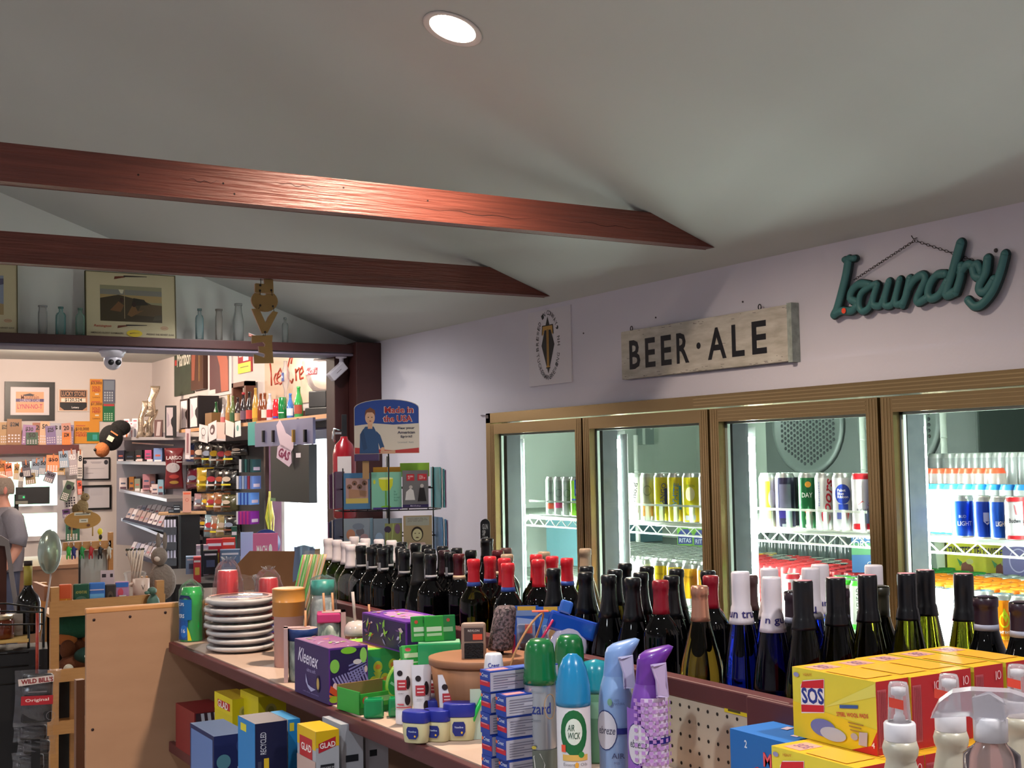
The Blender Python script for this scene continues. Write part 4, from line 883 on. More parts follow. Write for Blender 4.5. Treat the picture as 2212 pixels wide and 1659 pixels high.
def redcups(px, py, z0, h, lab, seed, r=.046):
    p = PF(px, py, z0); p = (p.x, p.y, SHZ+.0006); t = thing('cup_sleeve', lab, 'cup sleeve', p, FC(p), 'clear-bagged red cups')
    rc = M('#c4202c', .28, coat=.4, name='red_cup_plastic'); pr = []
    for k in range(9): pr += [(r-.0006*k, .001+k*h*.055), (r-.0014-.0006*k, .002+(k+.7)*h*.055)]
    pr += [(r*.78, h*.93), (r*.72, h*.95), (r*.72, h*.97), (r*.6, h*.97), (0, h*.955)]
    MB().lathe(pr, rc, 28).build('cups', t)
    mb = MB(); noisy_sleeve(mb, [(r+.005, 0), (r+.005, h*.4), (r+.001, h*.8), (r-.006, h*1.0), (r*.55, h*1.07), (r*.3, h*1.11), (r*.5, h*1.15)], WRAP, 32, .0035, seed, 1.05, .9); mb.build('bag', t)
    return t
redcups(492, 1300, 3.99, .235, 'bag of red cups behind the plate stack, left and taller one', 5, .042)
t = redcups(580, 1300, 4.02, .205, 'bag of red cups with blue base band, right of the taller one', 6, .040)
mb = MB(); art(mb, [('r', -.06, .03, .06, .062, '#223a98'), ('t', 'RED CUPS', 0, .045, .05, .014, '#e4e6f2', .02), ('e', .04, .046, .01, .01, '#c8303a')], cylmap(.05), seg=True); mb.build('label', t)
p = PF(537, 1300, 4.10); p = (p.x, p.y, SHZ+.0006); t = thing('clear_cup_bag', 'crumpled clear bag of clear cups between the red cup bags', 'cup bag', p, FC(p))
mb = MB(); mb.lathe([(0, 0), (.03, 0), (.036, .15), (0, .15)], CLEAR, 24); mb.build('cups', t)
mb = MB(); noisy_sleeve(mb, [(.036, 0), (.038, .1), (.037, .17), (.02, .19), (.03, .2)], WRAP, 28, .004, 9); mb.build('bag', t)
CARD = M('#a87850', .75, noise=(12, '#9a6c46', (1,1,1), 1.5), name='cardboard')
t = thing('cardboard_carton', 'open brown cardboard carton behind the red cup bags', 'carton', (0, 0, 0))
q = [PF(510, 1325, 4.75), PF(640, 1325, 4.6)]; a = Vector((q[0].x, q[0].y, 0)); b = Vector((q[1].x, q[1].y, 0)); u = (b-a).normalized(); n_ = Vector((-u.y, u.x, 0)); zt = PF(600, 1190, 4.65).z; zl = PF(515, 1222, 4.75).z; z00 = SHZ-.1
T = lambda v: a+u*v.x+n_*v.y+Vector((0, 0, v.z)); L_ = (b-a).length
mb = MB(); mb.prism([(0, z00), (L_, z00), (L_, zt), (.07, zt-.004), (.0, zl)], 0, .005, CARD, T=T).box((0, 0, z00), (.005, .14, zl), CARD, T=T).box((L_-.005, 0, z00), (L_, .14, zt), CARD, T=T).box((0, .135, z00), (L_, .14, zt-.02), CARD, T=T).box((0, 0, z00), (L_, .14, z00+.004), CARD, T=T); mb.build('carton', t)
t = thing('display_plinth', 'dark plinth under the open cardboard carton', 'plinth', (0, 0, 0)); MB().box((-.01, -.01, 0), (L_+.13, .15, z00-.0005), SIDEP, T=T).build('plinth_body', t)
p = PF(648, 1338, 3.74); p = (p.x, p.y, SHZ+.001); t = thing('straw_pack', 'leaning clear pack of striped green and orange straws', 'straw pack', p, FC(p))
rr2 = random.Random(4); cs = ['#5ab84a', '#d88a5a', '#b8b8a0', '#e0a070', '#3aa83a', '#c9c0a0']
for k in range(22):
    x = -.035+.0033*k; tw = MB().tube([(x*.75-.03, rr2.uniform(-.012, .012), .004), (x+.045, rr2.uniform(-.012, .012), .29)], .0028, M(cs[k % 6], .4), 6); tw.build('straw', t)
mb = MB(); mb.grid(lambda u, v: (-.075+.09*v+(.072)*u, -.017-.002*math.sin(9*v+3*u), .002+.30*v), 6, 12, WRAP); mb.grid(lambda u, v: (-.075+.09*v+(.072)*u, .017, .002+.30*v), 6, 8, WRAP); mb.build('bag', t)
p = PF(657, 1212, 4.62); 
t = thing('foil_bag', 'crumpled blue grey bag sticking up behind the straws', 'bag', (p.x, p.y, z00+.0006), FC(p))
mb = MB(); hh = p.z-z00+.05; mb.grid(lambda u, v: (-.036+.072*u+.006*math.sin(7*v), .012*math.sin(5*u+4*v), hh*v+.008*math.sin(4*u)), 10, 14, M('#7e93b4', .3, .2)); mb.grid(lambda u, v: (-.036+.072*u, .02+.008*math.sin(5*u-4*v), hh*v), 8, 10, M('#7e93b4', .3, .2)); mb.build('bag_film', t)
def jar(px, py, z0, r, h, lidc, bodyc, lab, cardc=None, straw=None, lidtop='#c9a8a0', artc=None):
    p = S(px, py, z0); t = thing('tumbler_jar', lab, 'jar', p, FC(p), 'drinking jars with lids and straws')
    MB().lathe([(0, 0), (r*.9, 0), (r*.96, .006), (r, .02), (r, h-.028), (r*.95, h-.02), (0, h-.02)], bodyc, 28).build('jar_body', t)
    MB().lathe([(r*1.03, h-.03), (r*1.04, h-.002), (r*.99, h), (0, h)], M(lidc, .4), 28, mats=[M(lidc, .4)]*2+[M(lidtop, .5)]).build('lid', t)
    if artc: mb = MB(); art(mb, artc, cylmap(r), seg=True); mb.build('printing', t)
    if cardc: MB().box((-r*1.3, -r*.72, .0), (-r*1.03, r*.72, h+.003), cardc).box((-r*1.3, -r*.4, h+.001), (r*.5, r*.4, h+.003), cardc).build('card_sleeve', t)
    if straw:
        x, l = straw; MB().tube([(x, 0, h-.04), (x+.001, .002, h+l)], .0032, '#c08a62', 8).build('straw', t)
    return t
CS = M('#bfa0a0', .55, name='pale_pink_card'); GJ = M('#b8c2b6', .12, coat=.5, noise=(34, '#55645f', (1, 1, .6), 3), name='patterned_glass')
jar(655, 1470, SHZ, .0375, .135, '#223a72', GJ, 'clear jar with navy lid and straw, in front of the amber lidded jar', CS, (.006, .045))
jar(633, 1415, SHZ, .0375, .137, '#2b3560', GJ, 'jar in a pale card sleeve standing behind the navy-lidded jar', CS, (.004, .03))
AMB = M('#c0843c', .35, coat=.3, name='amber_plastic')
p = PF(624, 1378, 3.5); p = (p.x, p.y, SHZ+.0006); t = thing('amber_canister', 'amber ribbed canister rising above the navy-lidded jar', 'canister', p, FC(p))
MB().lathe([(0, 0), (.041, 0), (.041, .138), (.0455, .14), (.0455, .178), (.0465, .179), (.0455, .18), (.0455, .212), (.0465, .214), (.042, .216), (0, .216)], AMB, 30, mats=[CS, CS, CS, AMB, AMB, AMB, AMB, AMB, AMB, M('#d8b08c', .5), M('#d8b08c', .5)]).build('canister_body', t)
p = PF(727, 1415, 3.43); p = (p.x-.02, p.y, SHZ+.0006); t = thing('tumbler_jar', 'jar with bright pink lid and two straws, behind the purple tissue box', 'jar', p, FC(p), 'drinking jars with lids and straws')
MB().lathe([(0, 0), (.032, 0), (.034, .02), (.034, .13), (0, .13)], GJ, 24).build('jar_body', t)
MB().box((-.034, -.036, .13), (.03, .034, .156), M('#c43a78', .4)).build('lid', t, bevel=.004)
MB().box((.031, -.03, 0), (.044, .03, .158), CS).box((-.02, -.03, .1565), (.044, .03, .158), CS).build('card_sleeve', t)
for x in (-.012, .012): MB().tube([(x, 0, .13), (x-.004, 0, .208)], .0032, '#c08a62', 8).build('straw', t)
p = PF(706, 1360, 3.55); p = (p.x-.012, p.y, SHZ+.0006); t = thing('bagged_jar', 'teal-lidded glass jar in a clear crinkled bag', 'jar', p, FC(p))
MB().lathe([(0, 0), (.03, 0), (.033, .01), (.033, .17), (.029, .192), (0, .192)], M('#aab8b6', .08, coat=.6, noise=(50, '#dfe8e6', (1,1,1), 3)), 24).build('jar_body', t)
MB().lathe([(.031, .192), (.034, .194), (.033, .232), (0, .233)], M('#1f8f84', .35), 24).build('lid', t)
mb = MB(); noisy_sleeve(mb, [(.036, 0), (.037, .1), (.037, .19), (.036, .235), (.012, .246)], WRAP, 28, .003, 12); mb.build('bag', t)
mb = MB(); mb.grid(lambda u, v: (.02+.05*u+.03*v, -.01-.02*u, .195+.045*v+.01*math.sin(4*u)), 6, 6, WRAP); mb.build('bag_flap', t)
p = PF(773, 1405, 3.27); p = (p.x, p.y, SHZ+.0006); t = thing('domed_cup', 'clear cup with pale dome and amber drink, two straws upright', 'cup', p, FC(p))
MB().lathe([(0, 0), (.026, 0), (.033, .10), (.033, .115), (0, .115)], M('#a86248', .2, coat=.5), 24).build('cup_body', t)
MB().lathe([(.035, .113), (.036, .121), (.033, .137), (.024, .147), (0, .151)], M('#cdbcb8', .2, coat=.5), 24).build('dome_lid', t)
MB().tube([(-.006, 0, .145), (-.012, 0, .225)], .004, '#bdb0ac', 8).build('straw', t)
MB().tube([(.036, .01, .1), (.03, .01, .19)], .003, '#c08a62', 8).build('straw', t)
p = S(683, 1385); t = thing('napkin_pack', 'flat pale packet lying behind the jars by the maroon rail', 'packet', (1.365, 3.47, SHZ+.001), .15)
MB().box((-.05, -.06, 0), (.05, .06, .05), M('#c9b4b8', .4, bump=(20, .4))).build('packet_body', t, bevel=.006)
VIO = M('#35205f', .35, name='violet_carton'); VP = '#6a2f9a'
def leafart(W_, H_, seed, n=26):
    r_ = random.Random(seed); L = [('r', -W_/2+.004, .004, W_/2-.004, H_-.004, '#2a1a52')]
    for k in range(n):
        x = r_.uniform(-W_/2+.012, W_/2-.012); z_ = r_.uniform(.012, H_-.012); c = r_.choice(['#8ccf4a', '#c8b8e0', '#e0c0c8', '#8c84c8', '#a4d44c', '#7c4a98', '#c86a3a'])
        a = r_.uniform(0, 3.14); l = r_.uniform(.006, .014); w_ = l*r_.choice((.12, .3, .45)); ca, sa = math.cos(a), math.sin(a)
        L.append(('p', [(x+l*ca, z_+l*sa), (x-w_*sa, z_+w_*ca), (x-l*ca, z_-l*sa), (x+w_*sa, z_-w_*ca)], c))
    return L
c1 = PZ(711, 1524, SHZ); W1 = PY(795, 1400, c1.y).x-c1.x-.001; H1 = c1.z and (PY(711, 1402, c1.y).z-SHZ); D1 = PX(637, 1488, c1.x).y-c1.y
fr = leafart(W1, H1, 1, 6)+[('p', [(-.01, .1), (-.05, .06), (-.048, .055), (-.004, .085)], '#2a1a52')]
fr = [('r', -W1/2+.003, .005, W1/2-.003, H1-.004, '#2b1b55')]
for k in range(11):
    x = -W1/2+.02+.0075*k; fr.append(('p', [(x-.012, .06+.002*k), (x-.009, .062+.002*k), (x+.012, .026+.003*(k % 4)), (x+.010, .022)], '#9a94d0'))
for k in range(6): fr.append(('p', [(.0, .088-.009*k), (.045, .1-.006*k), (.045, .097-.006*k), (.0, .084-.009*k)], '#8c88c8'))
fr += [('e', -W1/2+.014, .088, .012, .016, '#8ccc58'), ('e', W1/2-.012, H1-.022, .009, .018, '#9cd868'), ('e', .0, H1-.008, .02, .008, '#8ccf3a'), ('e', .022, .094, .011, .006, '#e6d8e0'), ('e', W1/2-.006, .075, .004, .008, '#e8c8c8'),
       ('e', -.035, .04, .006, .01, '#e6c8c8'), ('e', -.014, .036, .006, .009, '#eadcdc'), ('e', .006, .03, .005, .009, '#eadcdc'), ('e', .024, .038, .008, .005, '#eadcdc'), ('p', [(-.05, .03), (-.046, .045), (-.014, .018), (-.02, .008)], '#c8522a'), ('p', [(-.05, .018), (-.05, .024), (-.02, .014), (-.022, .010)], '#e08a3a'), ('e', -.038, .012, .012, .008, '#9ccc30')]
lf = [('t', 'Kleenex', -.02, H1*.72, .13, .034, '#e9e2f4', .012, -3, .35), ('t', 'ultra soft', 0, H1*.5, .055, .009, '#b8aedc'), ('p', [(-.035, .075-.02), (-.02, .05-.02), (.0, .036-.01), (.03, .034-.01), (.0, .02-.005), (-.02, .028-.005), (-.034, .045-.01)], '#b9b8dc'), ('e', .045, .04, .013, .02, '#17103a'), ('e', .045, .04, .008, .014, '#c8a860'), ('t', 'soft, thick, absorbent', 0, .012, .1, .004, '#9a90c4')]
tp = leafart(W1, D1, 5, 26); tp = [('r', -W1/2+.004, -D1/2+.004, W1/2-.004, D1/2-.004, '#8a4a7c')]+[(i[0], [(a, b-D1/2) for a, b in i[1]], i[2]) for i in tp if i[0] == 'p' and max(b for a, b in i[1]) < D1]
box_thing('tissue_box', 'deep violet tissue box with Kleenex lettering, front left on the shelf', 'tissue box', (c1.x+W1/2, c1.y+D1/2, SHZ+.0006), (W1, D1, H1), VIO, 0, front=fr, back_left=[(i[0],)+i[1:] for i in lf], top=tp, colors={'f': VP, 't': '#6a3a78'})
x2 = c1.x+W1+.004; H2 = .112; W2 = .112
gf = [('p', [(-.05, .01), (.01, .01), (-.01, .09), (-.05, .1)], '#1c9a70'), ('p', [(.0, .02), (.05, .0), (.05, .1), (-.01, .095)], '#36a858')]
for k, (x, z_) in enumerate(((-.018, .07), (.022, .072), (.0, .04), (.034, .038), (-.03, .035))): gf += [('e', x, z_, .012, .014, '#b4c83a'), ('e', x, z_, .007, .006, '#d88a3a'), ('p', [(x-.012, z_-.012), (x+.012, z_-.012), (x, z_-.035)], '#a8c040')]
gt = [('r', -W2/2+.004, -.096, W2/2-.004, .096, '#8ccc44'), ('p', [(-.04, -.05), (0, -.09), (.03, -.02), (-.01, .06)], '#d8a45c'), ('p', [(.0, .0), (.045, -.04), (.04, .05)], '#e09a64'), ('e', -.02, .07, .02, .015, '#c8d860')]
box_thing('tissue_box', 'bright green patterned tissue box right behind the violet one', 'tissue box', (x2+W2/2, c1.y+.035+.1, SHZ+.0006), (W2, .2, H2), '#2aa456', 0, front=gf, top=gt, colors={'t': '#78c83c'})
c3 = PZ(877, 1342, 1.330); H3 = .074; z3 = SHZ+.0006+H2+.001; W3 = .115
fr3 = [('r', -W3/2+.003, .004, W3/2-.003, H3-.004, '#2b1b55')]+[i for i in leafart(W3, H3, 8, 20) if i[0] == 'p']
box_thing('tissue_box', 'purple leaf-patterned flat tissue box lying across the back', 'tissue box', (c3.x+W3/2, c3.y+.125, z3), (W3, .25, H3), VP, 0, front=fr3, back_left=[i for i in leafart(.25, H3, 9, 34)], top=[('e', 0, 0, .04, .09, '#b884c0')]+[(i[0], [(a, b-.125) for a, b in i[1]], i[2]) for i in leafart(W3, .25, 10, 30) if i[0] == 'p'])
GRN = M('#2f9a3c', .35, name='green_card'); GDK = M('#167a3a', .25, coat=.4)
def gcard(px, py, dpt, w_, h_, d_, rz, tilt, lab, its, c=GRN, drop=0):
    p = PF(px, py, dpt); t = thing('scrubber_pack', lab, 'scrubber pack', p, FC(p)+rz, 'green scrubber packs'); t.rotation_euler.x = tilt
    if not drop: t.location.z = SHZ+.1666
    MB().box((-w_/2, 0, -((p.z-SHZ)/math.cos(tilt)-.001)*drop), (w_/2, d_, h_), c).build('card', t, bevel=.002)
    mb = MB(); art(mb, its, flatmap((0, 0, 0))); mb.build('printing', t); return t
prn = [('r', -.018, .022, .016, .032, '#c9dcc0'), ('r', -.018, .012, .016, .018, '#a8cca0'), ('e', -.012, .043, .004, .004, '#d04a3a'), ('r', .004, .040, .010, .047, '#2a3a30')]
gcard(912, 1402, 2.755, .044, .056, .012, .25, -.12, 'upright green scrubber card, left of the pair before the purple flat box', prn)
gcard(940, 1400, 2.755, .044, .056, .012, .25, -.12, 'upright green scrubber card, right of the pair before the purple flat box', [prn[0], prn[1]])
gcard(970, 1398, 2.765, .034, .056, .012, .25, -.12, 'dark green scrubber card beside the wooden basket', [('r', -.012, .02, .010, .03, '#8ab48a'), ('e', .0, .045, .004, .004, '#b04a3a')], GDK)
gcard(893, 1448, 2.76, .044, .056, .02, .3, -.3, 'green sponge pack tilted back above the green tray', [('e', -.008, .046, .007, .004, '#d8505a'), ('r', -.018, .028, .018, .038, '#c9d8b0'), ('r', -.018, .016, .016, .019, '#b8d0a8')], M('#3ca848', .35), .5)
q = PF(950, 1400, 2.76); t = thing('scrubber_box', 'emerald carton with pale top carrying green cards beside the basket', 'box', (q.x, q.y, SHZ+.0006), FC(q))
MB().box((-.048, -.028, 0), (.046, .032, .165), M('#1f9a5c', .3, coat=.3)).build('box_body', t, bevel=.003); MB().box((-.046, -.026, .1652), (.044, .03, .1656), M('#8cc09a', .4)).build('lid_panel', t)
p = S(795, 1540); t = thing('sponge_tray', 'open green display tray in front of the violet tissue box', 'tray', (1.205, 2.665, SHZ+.0006), .12)
mb = MB(); g2_ = M('#36a03c', .35)
mb.box((-.062, -.05, 0), (.062, .05, .003), g2_).box((-.062, -.05, .003), (.062, -.047, .045), g2_).box((-.062, .047, .003), (.062, .05, .055), CARD).box((-.062, -.05, .003), (-.059, .05, .05), g2_).box((.059, -.05, .003), (.062, .05, .05), g2_); mb.build('tray', t)
mb = MB(); art(mb, [('e', -.045, .03, .009, .009, '#d8503c'), ('r', -.03, .024, .03, .036, '#8cc484'), ('r', -.062, .0, .062, .014, '#1c6e30'), ('r', -.03, .004, .0, .010, '#9cc49c')], flatmap((0, -.05, 0))); mb.build('printing', t)
p = S(845, 1505); t = thing('sponge_blister', 'lime-edged oval green sponge blister leaning in the tray', 'sponge', (1.232, 2.632, SHZ+.028), FC((1.2, 2.6))); t.rotation_euler.y = .6
MB().lathe([(0, .0), (.045, .002), (.05, .008), (.045, .016), (0, .02)], M('#9cc848', .15, coat=.6, name='lime_plastic'), 32, T=lambda v: Vector((v.x*.62, -v.z, .058+v.y*1.1))).build('blister', t)
mb = MB(); art(mb, [('e', 0, .058, .025, .046, '#1f8f3c'), ('e', .0, .085, .014, .009, '#d04a58'), ('r', -.014, .05, .012, .07, '#9cd0a8'), ('r', -.016, .03, .01, .036, '#8cc89c')], flatmap((0, -.0205, 0))); mb.build('label', t)
for k, (dx, lab) in enumerate(((0, 'emerald clear plastic sponge holder, left, at the shelf front'), (.056, 'emerald clear plastic sponge holder, right, beside the cow-spot tube'))):
    t = thing('sponge_holder', lab, 'sponge holder', (PZ(808, 1550, SHZ).x+dx*.9, PZ(808, 1550, SHZ).y-dx*.35, SHZ+.0006), FC((1.2, 2.4)), 'emerald sponge holders')
    mb = MB(); mb.box((-.022, -.016, 0), (.022, .016, .042), M('#128a50', .08, coat=.7, name='emerald_plastic')); mb.build('holder', t, bevel=.005)
def cow(px, py, lab, lean=0, s=1.0, dz=0):
    p = S(px, py); t = thing('cream_tube', lab, 'tube', (p[0], p[1], p[2]+dz), FC(p)+lean, 'cow-spotted cream tubes')
    h = .135*s; w_ = .018*s; WH = M('#e6e0e4', .25, coat=.4, name='white_tube_plastic')
    def f(u, v):
        a = 6.2832*u; k = v; rx = w_*(1-.0*k)+.004*k; ry = .0165*s*(1-k)**.7+.0012; return (rx*math.cos(a), ry*math.sin(a), .03*s+(h-.03*s)*k)
    MB().grid(f, 24, 10, WH).build('tube_body', t)
    MB().lathe([(0, 0), (w_*.98, 0), (w_*1.02, .002), (w_*1.0, .03*s), (0, .03*s)], M('#efe9ec', .3), 24).build('cap', t)
    m_ = lambda u, v, hh: (u, -(.0165*s*max(0, 1-(v-.03*s)/(h-.03*s))**.7+.0014)*math.sqrt(max(0, 1-(u/(w_+.004))**2))-hh-.0004, v)
    mb = MB(); art(mb, [('e', .008*s, .052*s, .006, .011*s, '#26181c'), ('e', .009*s, .088*s, .005, .014*s, '#26181c'), ('e', -.008*s, .108*s, .006, .006, '#26181c'), ('r', -.014*s, .073*s, .006*s, .094*s, '#b8323c'), ('r', -.011*s, .079*s, .003*s, .0815*s, '#e8c8c8'), ('r', -.011*s, .086*s, .003*s, .0885*s, '#e8c8c8'), ('r', -.016*s, .036*s, .016*s, .038*s, '#c8303a'), ('r', -.014, .042*s, .0, .045*s, '#d8606a'), ('t', 'UDDERLY', -.006*s, .066*s, .012, .003, '#6a5a60')], m_, seg=2); mb.build('printing', t)
cow(873, 1563, 'cow-spotted cream tube nearest the front edge'); cow(912, 1577, 'cow-spotted cream tube, second, behind the blue lids', .1)
cow(942, 1566, 'cow-spotted cream tube hidden partly behind the second one', .1, .95); cow(968, 1586, 'cow-spotted cream tube against the wooden basket', .2, .9)
def jelly(px, py, lab, s=1.0, rz=-.45):
    p = S(px, py); t = thing('jelly_jar', lab, 'jar', p, FC(p)+rz, 'small jelly jars with royal blue lids')
    w_, d_, h_ = .028*s, .019*s, .062*s; JM = M('#cfc79a', .35, coat=.3, name='pale_yellow_jelly'); BL = M('#252f94', .35, name='royal_blue_plastic')
    def sup(r0, z0_, z1_, m, nm, sc1=1, sc0=1):
        mb = MB(); vs = []; n = 28; lv = [(z0_, sc0), ((z0_+z1_)/2, max(sc0, sc1)), (z1_, sc1)]
        for z_, k in lv:
            for i in range(n):
                a = 6.2832*i/n; c_, s_ = math.cos(a), math.sin(a); vs.append((k*w_*abs(c_)**.7*(1 if c_ > 0 else -1), k*d_*abs(s_)**.7*(1 if s_ > 0 else -1), z_))
        fs = [(j*n+i, j*n+(i+1) % n, (j+1)*n+(i+1) % n, (j+1)*n+i) for j in range(2) for i in range(n)]+[tuple(range(n))[::-1], tuple(2*n+i for i in range(n))]
        mb.add(vs, fs, m, True); mb.build(nm, t, bevel=.0015)
    sup(1, 0, .040*s, JM, 'jar_body', .98, .86); sup(1, .040*s, h_, BL, 'lid', 1.0, 1.04)
    mb = MB(); art(mb, [('p', [(-.013, .028), (-.010, .033), (.010, .033), (.013, .028), (.013, .016), (.008, .009), (-.008, .009), (-.013, .016)], '#1d2a78'), ('t', 'Vaseline', 0, .024, .018, .0035, '#c8d4f0', .01), ('e', .006, .015, .002, .002, '#e8b83a')], lambda u, v, h: (u, -d_-.0008-h+(u/w_)**2*.004, v*s)); mb.build('label', t)
jelly(900, 1603, 'blue-lidded jelly jar nearest the shelf edge, left of three'); jelly(945, 1600, 'blue-lidded jelly jar beside the nearest one, middle')
jelly(931, 1575, 'blue-lidded jelly jar behind the front pair'); jelly(994, 1597, 'wider blue-lidded jelly jar on the right by the green toothbrush', 1.18, -.1)
bc_ = PF(1066, 1450, 2.66); BX, BY = min(bc_.x, 1.31), bc_.y
t = thing('wooden_basket', 'oval wooden splint basket with an arched handle', 'basket', (BX, BY, SHZ+.0006), FC((BX, BY)))
BW = M('#946444', .6, noise=(26, '#7a4f30', (1, 1, .1), 2.5), name='basket_wood')
MB().lathe([(0, 0), (.082, 0), (.098, .145), (.095, .145), (.08, .004), (0, .004)], BW, 44, sx=1.1, sy=.95).build('bowl', t)
MB().lathe([(.0975, .135), (.1005, .136), (.101, .150), (.098, .151), (.095, .15)], M('#98684a', .55), 44, sx=1.1, sy=.95).build('rim', t)
mb = MB()
def hf(u, v):
    a = math.pi*u; return (.07-.022*math.cos(a)+.06*math.sin(a)**1.2, -.085+.05*u+.018*v, .09+.155*math.sin(a)**.75)
mb.grid(hf, 26, 1, M('#b8885c', .5)); mb.build('handle', t, solid=.003)
MB().box((.108, -.060, .2455), (.142, -.040, .2475), M('#e8604a', .6)).build('price_sticker', t)
mb = MB()
for k in range(120):
    a = random.uniform(0, 6.28); r = random.uniform(0, .088); x, y = 1.0*r*math.cos(a), .9*r*math.sin(a); mb.tube([(x, y, .11), (x+random.uniform(-.02, .02), y+random.uniform(-.02, .02), .138+random.uniform(-.01, .01))], .0014, '#b07a44', 4)
tag(mb.build('straw_filling', t), None, None, kind='stuff')
p = PF(1024, 1426, 2.62); t = thing('hairbrush_pack', 'boxed black hair brush with orange price sticker standing in the basket', 'brush', (p.x, p.y, p.z), FC(p))
MB().box((-.026, -.006, -.025), (.026, .012, .078), M('#a08474', .5)).build('card_back', t, bevel=.006)
MB().box((-.020, -.014, -.03), (.020, -.0065, .037), M('#17161a', .6, bump=(300, .8))).build('bristles', t, bevel=.002)
mb = MB(); art(mb, [('r', -.020, .040, .020, .068, '#4a3c3a'), ('t', 'REVLON', 0, .062, .024, .0045, '#d8ccc4', .01), ('r', -.002, .043, .018, .055, '#f0583a')], flatmap((0, -.0062, 0))); mb.build('label', t)
p = PF(1080, 1404, 2.66)
t = thing('round_hairbrush', 'dark bristled cylinder brush leaning in the basket', 'brush', (p.x, p.y, p.z), FC(p)+.2)
T = lambda v: Vector((v.x+.16*v.z, v.y, v.z))
MB().lathe([(0, 0), (.0255, .001), (.0275, .008), (.0235, .085), (.018, .092), (0, .094)], M('#2c2226', .5, noise=(160, '#7a6468', (1, 1, 1), 5), bump=(200, .6), name='bristled_black'), 26, T=T).build('brush_head', t)
MB().tube([(0, 0, -.1), (0, 0, .0)], .008, '#151316', 10).build('handle', t)
MB().box((.028, .0, -.05), (.034, .012, .03), M('#c02a68', .4)).build('pink_edge', t)
def blis(px, py, dpt, w_, h_, lab, its, tilt=0):
    p = PF(px, py, dpt); t = thing('blister_card', lab, 'blister card', (p.x, p.y, p.z), FC(p), 'blue carded toothbrush and refill packs'); t.rotation_euler.y = tilt
    MB().box((-w_/2, 0, 0), (w_/2, .002, h_), M('#2c5cb4', .35)).build('card', t)
    mb = MB(); art(mb, its, flatmap()); mb.build('printing', t)
    MB().box((-w_*.36, -.018, .01), (w_*.36, -.001, h_*.62), CLEAR).build('bubble', t, bevel=.005)
    zf = p.z-SHZ
    if zf > .002: MB().box((-.008, .002, -zf), (.008, .006, h_*.5), M('#274f9c', .4)).build('lower_card', t)
blis(1137, 1408, 2.735, .056, .1, 'blue carded pack with yellow header behind the basket handle, left one', [('r', -.018, .09, .022, .099, '#e0b040'), ('r', -.028, .078, .028, .09, '#7a94c4'), ('p', [(-.02, .075), (.02, .07), (.02, .03), (-.016, .0)], '#9ab0dc'), ('r', -.002, .04, .014, .06, '#f0604a')])
blis(1196, 1412, 2.68, .064, .1, 'blue carded pack with yellow header and clear shell, right one', [('r', -.02, .09, .01, .1, '#e0b040'), ('p', [(-.03, .08), (.0, .07), (-.02, .03)], '#4c84d0'), ('e', -.004, .04, .018, .024, '#c9c0d4'), ('e', -.002, .04, .008, .012, '#b88a50')])
p = PF(1245, 1352, 2.6); t = thing('gel_pack', 'glossy blue twisted plastic package lying behind the aerosol cans', 'package', p, FC(p)); t.rotation_euler.y = .3
mb = MB(); mb.box((-.06, -.008, -.022), (.052, .008, .018), M('#1d48b0', .12, coat=.7, name='glossy_blue_plastic')); mb.build('strip', t, bevel=.006)
MB().box((-.045, -.01, .018), (-.018, .006, .045), M('#3a68c4', .15, coat=.6)).build('tab', t, bevel=.005)
MB().sphere((-.005, -.004, -.05), (.04, .008, .05), M('#b9b4cc', .15, coat=.6)).build('clear_shell', t)
MB().tube([(-.05, -.012, -.0), (-.07, -.012, -.075)], .0028, M('#d02a5c', .2, coat=.6)).build('red_seam', t)
zf = p.z-SHZ-.022; MB().box((-.006, -.002, -p.z+SHZ+.001), (.006, .002, -.02), M('#2c3c7c', .4)).build('hanging_strip', t)
t = thing('toothbrush_pack', 'bright green toothbrush leaning between jelly jar and toothpaste boxes', 'toothbrush', S(1004, 1600), FC((1.2, 2.3)))
MB().tube([(0, 0, .004), (.042, .004, .095)], [.006, .004], M('#1fb84a', .3, coat=.3), 8).build('handle', t)
MB().box((.012, .006, .0), (.05, .01, .1), M('#b8c8b8', .4)).build('card', t)
CRB = M('#1c3f9e', .35, name='blue_carton'); 
pc = PZ(1092, 1700, SHZ)
def crest(lab, x, y, z0, rz, c='#1c3f9e'):
    w_, d_, h_ = .145, .035, .0372
    side = [('r', -.0175, .010, .0175, .019, '#c81e34'), ('t', 'Crest', -.0, .029, .022, .0065, '#dfe6f6', .01), ('e', -.014, .029, .003, .003, '#e86a4a'), ('r', -.012, .017, .012, .0195, '#e07a84')]
    t = box_thing('toothpaste_box', lab, 'toothpaste box', (x, y, z0), (w_, d_, h_), c, rz, side=(), back_left=side, front=[('r', -.072, .002, .072, .035, '#b9b6c4')]+[('r', -.066, .006+.0045*k, -.066+.03+.02*((k*7) % 3), .0072+.0045*k, '#6c6a80') for k in range(6)], top=[('r', -.068, -.012, -.03, .006, '#e88a90'), ('r', -.02, -.014, .066, .012, '#3c66c8')], group='stacked toothpaste boxes')
    return t
bx, by = PZ(1078, 1690, SHZ).x, PZ(1078, 1690, SHZ).y
k = 0
for col_, (ox, oy_, n_) in enumerate(((0, .042, 5), (.008, 0, 4))):
    for j in range(n_):
        nm = [['lowest toothpaste box of the rear column', 'second lowest toothpaste box of the rear column', 'middle toothpaste box of the rear column', 'fourth toothpaste box up in the rear column', 'toothpaste box crowning the whole stack, its white panel showing'], ['lowest toothpaste box of the front column', 'second toothpaste box up in the front column', 'third toothpaste box up in the front column', 'top toothpaste box of the front column']][col_][j]
        crest(nm, bx+.0725+ox+.003*math.sin(j*3+col_), by+oy_, SHZ+.0006+j*.0376, -.02+.03*math.sin(j*2+col_))
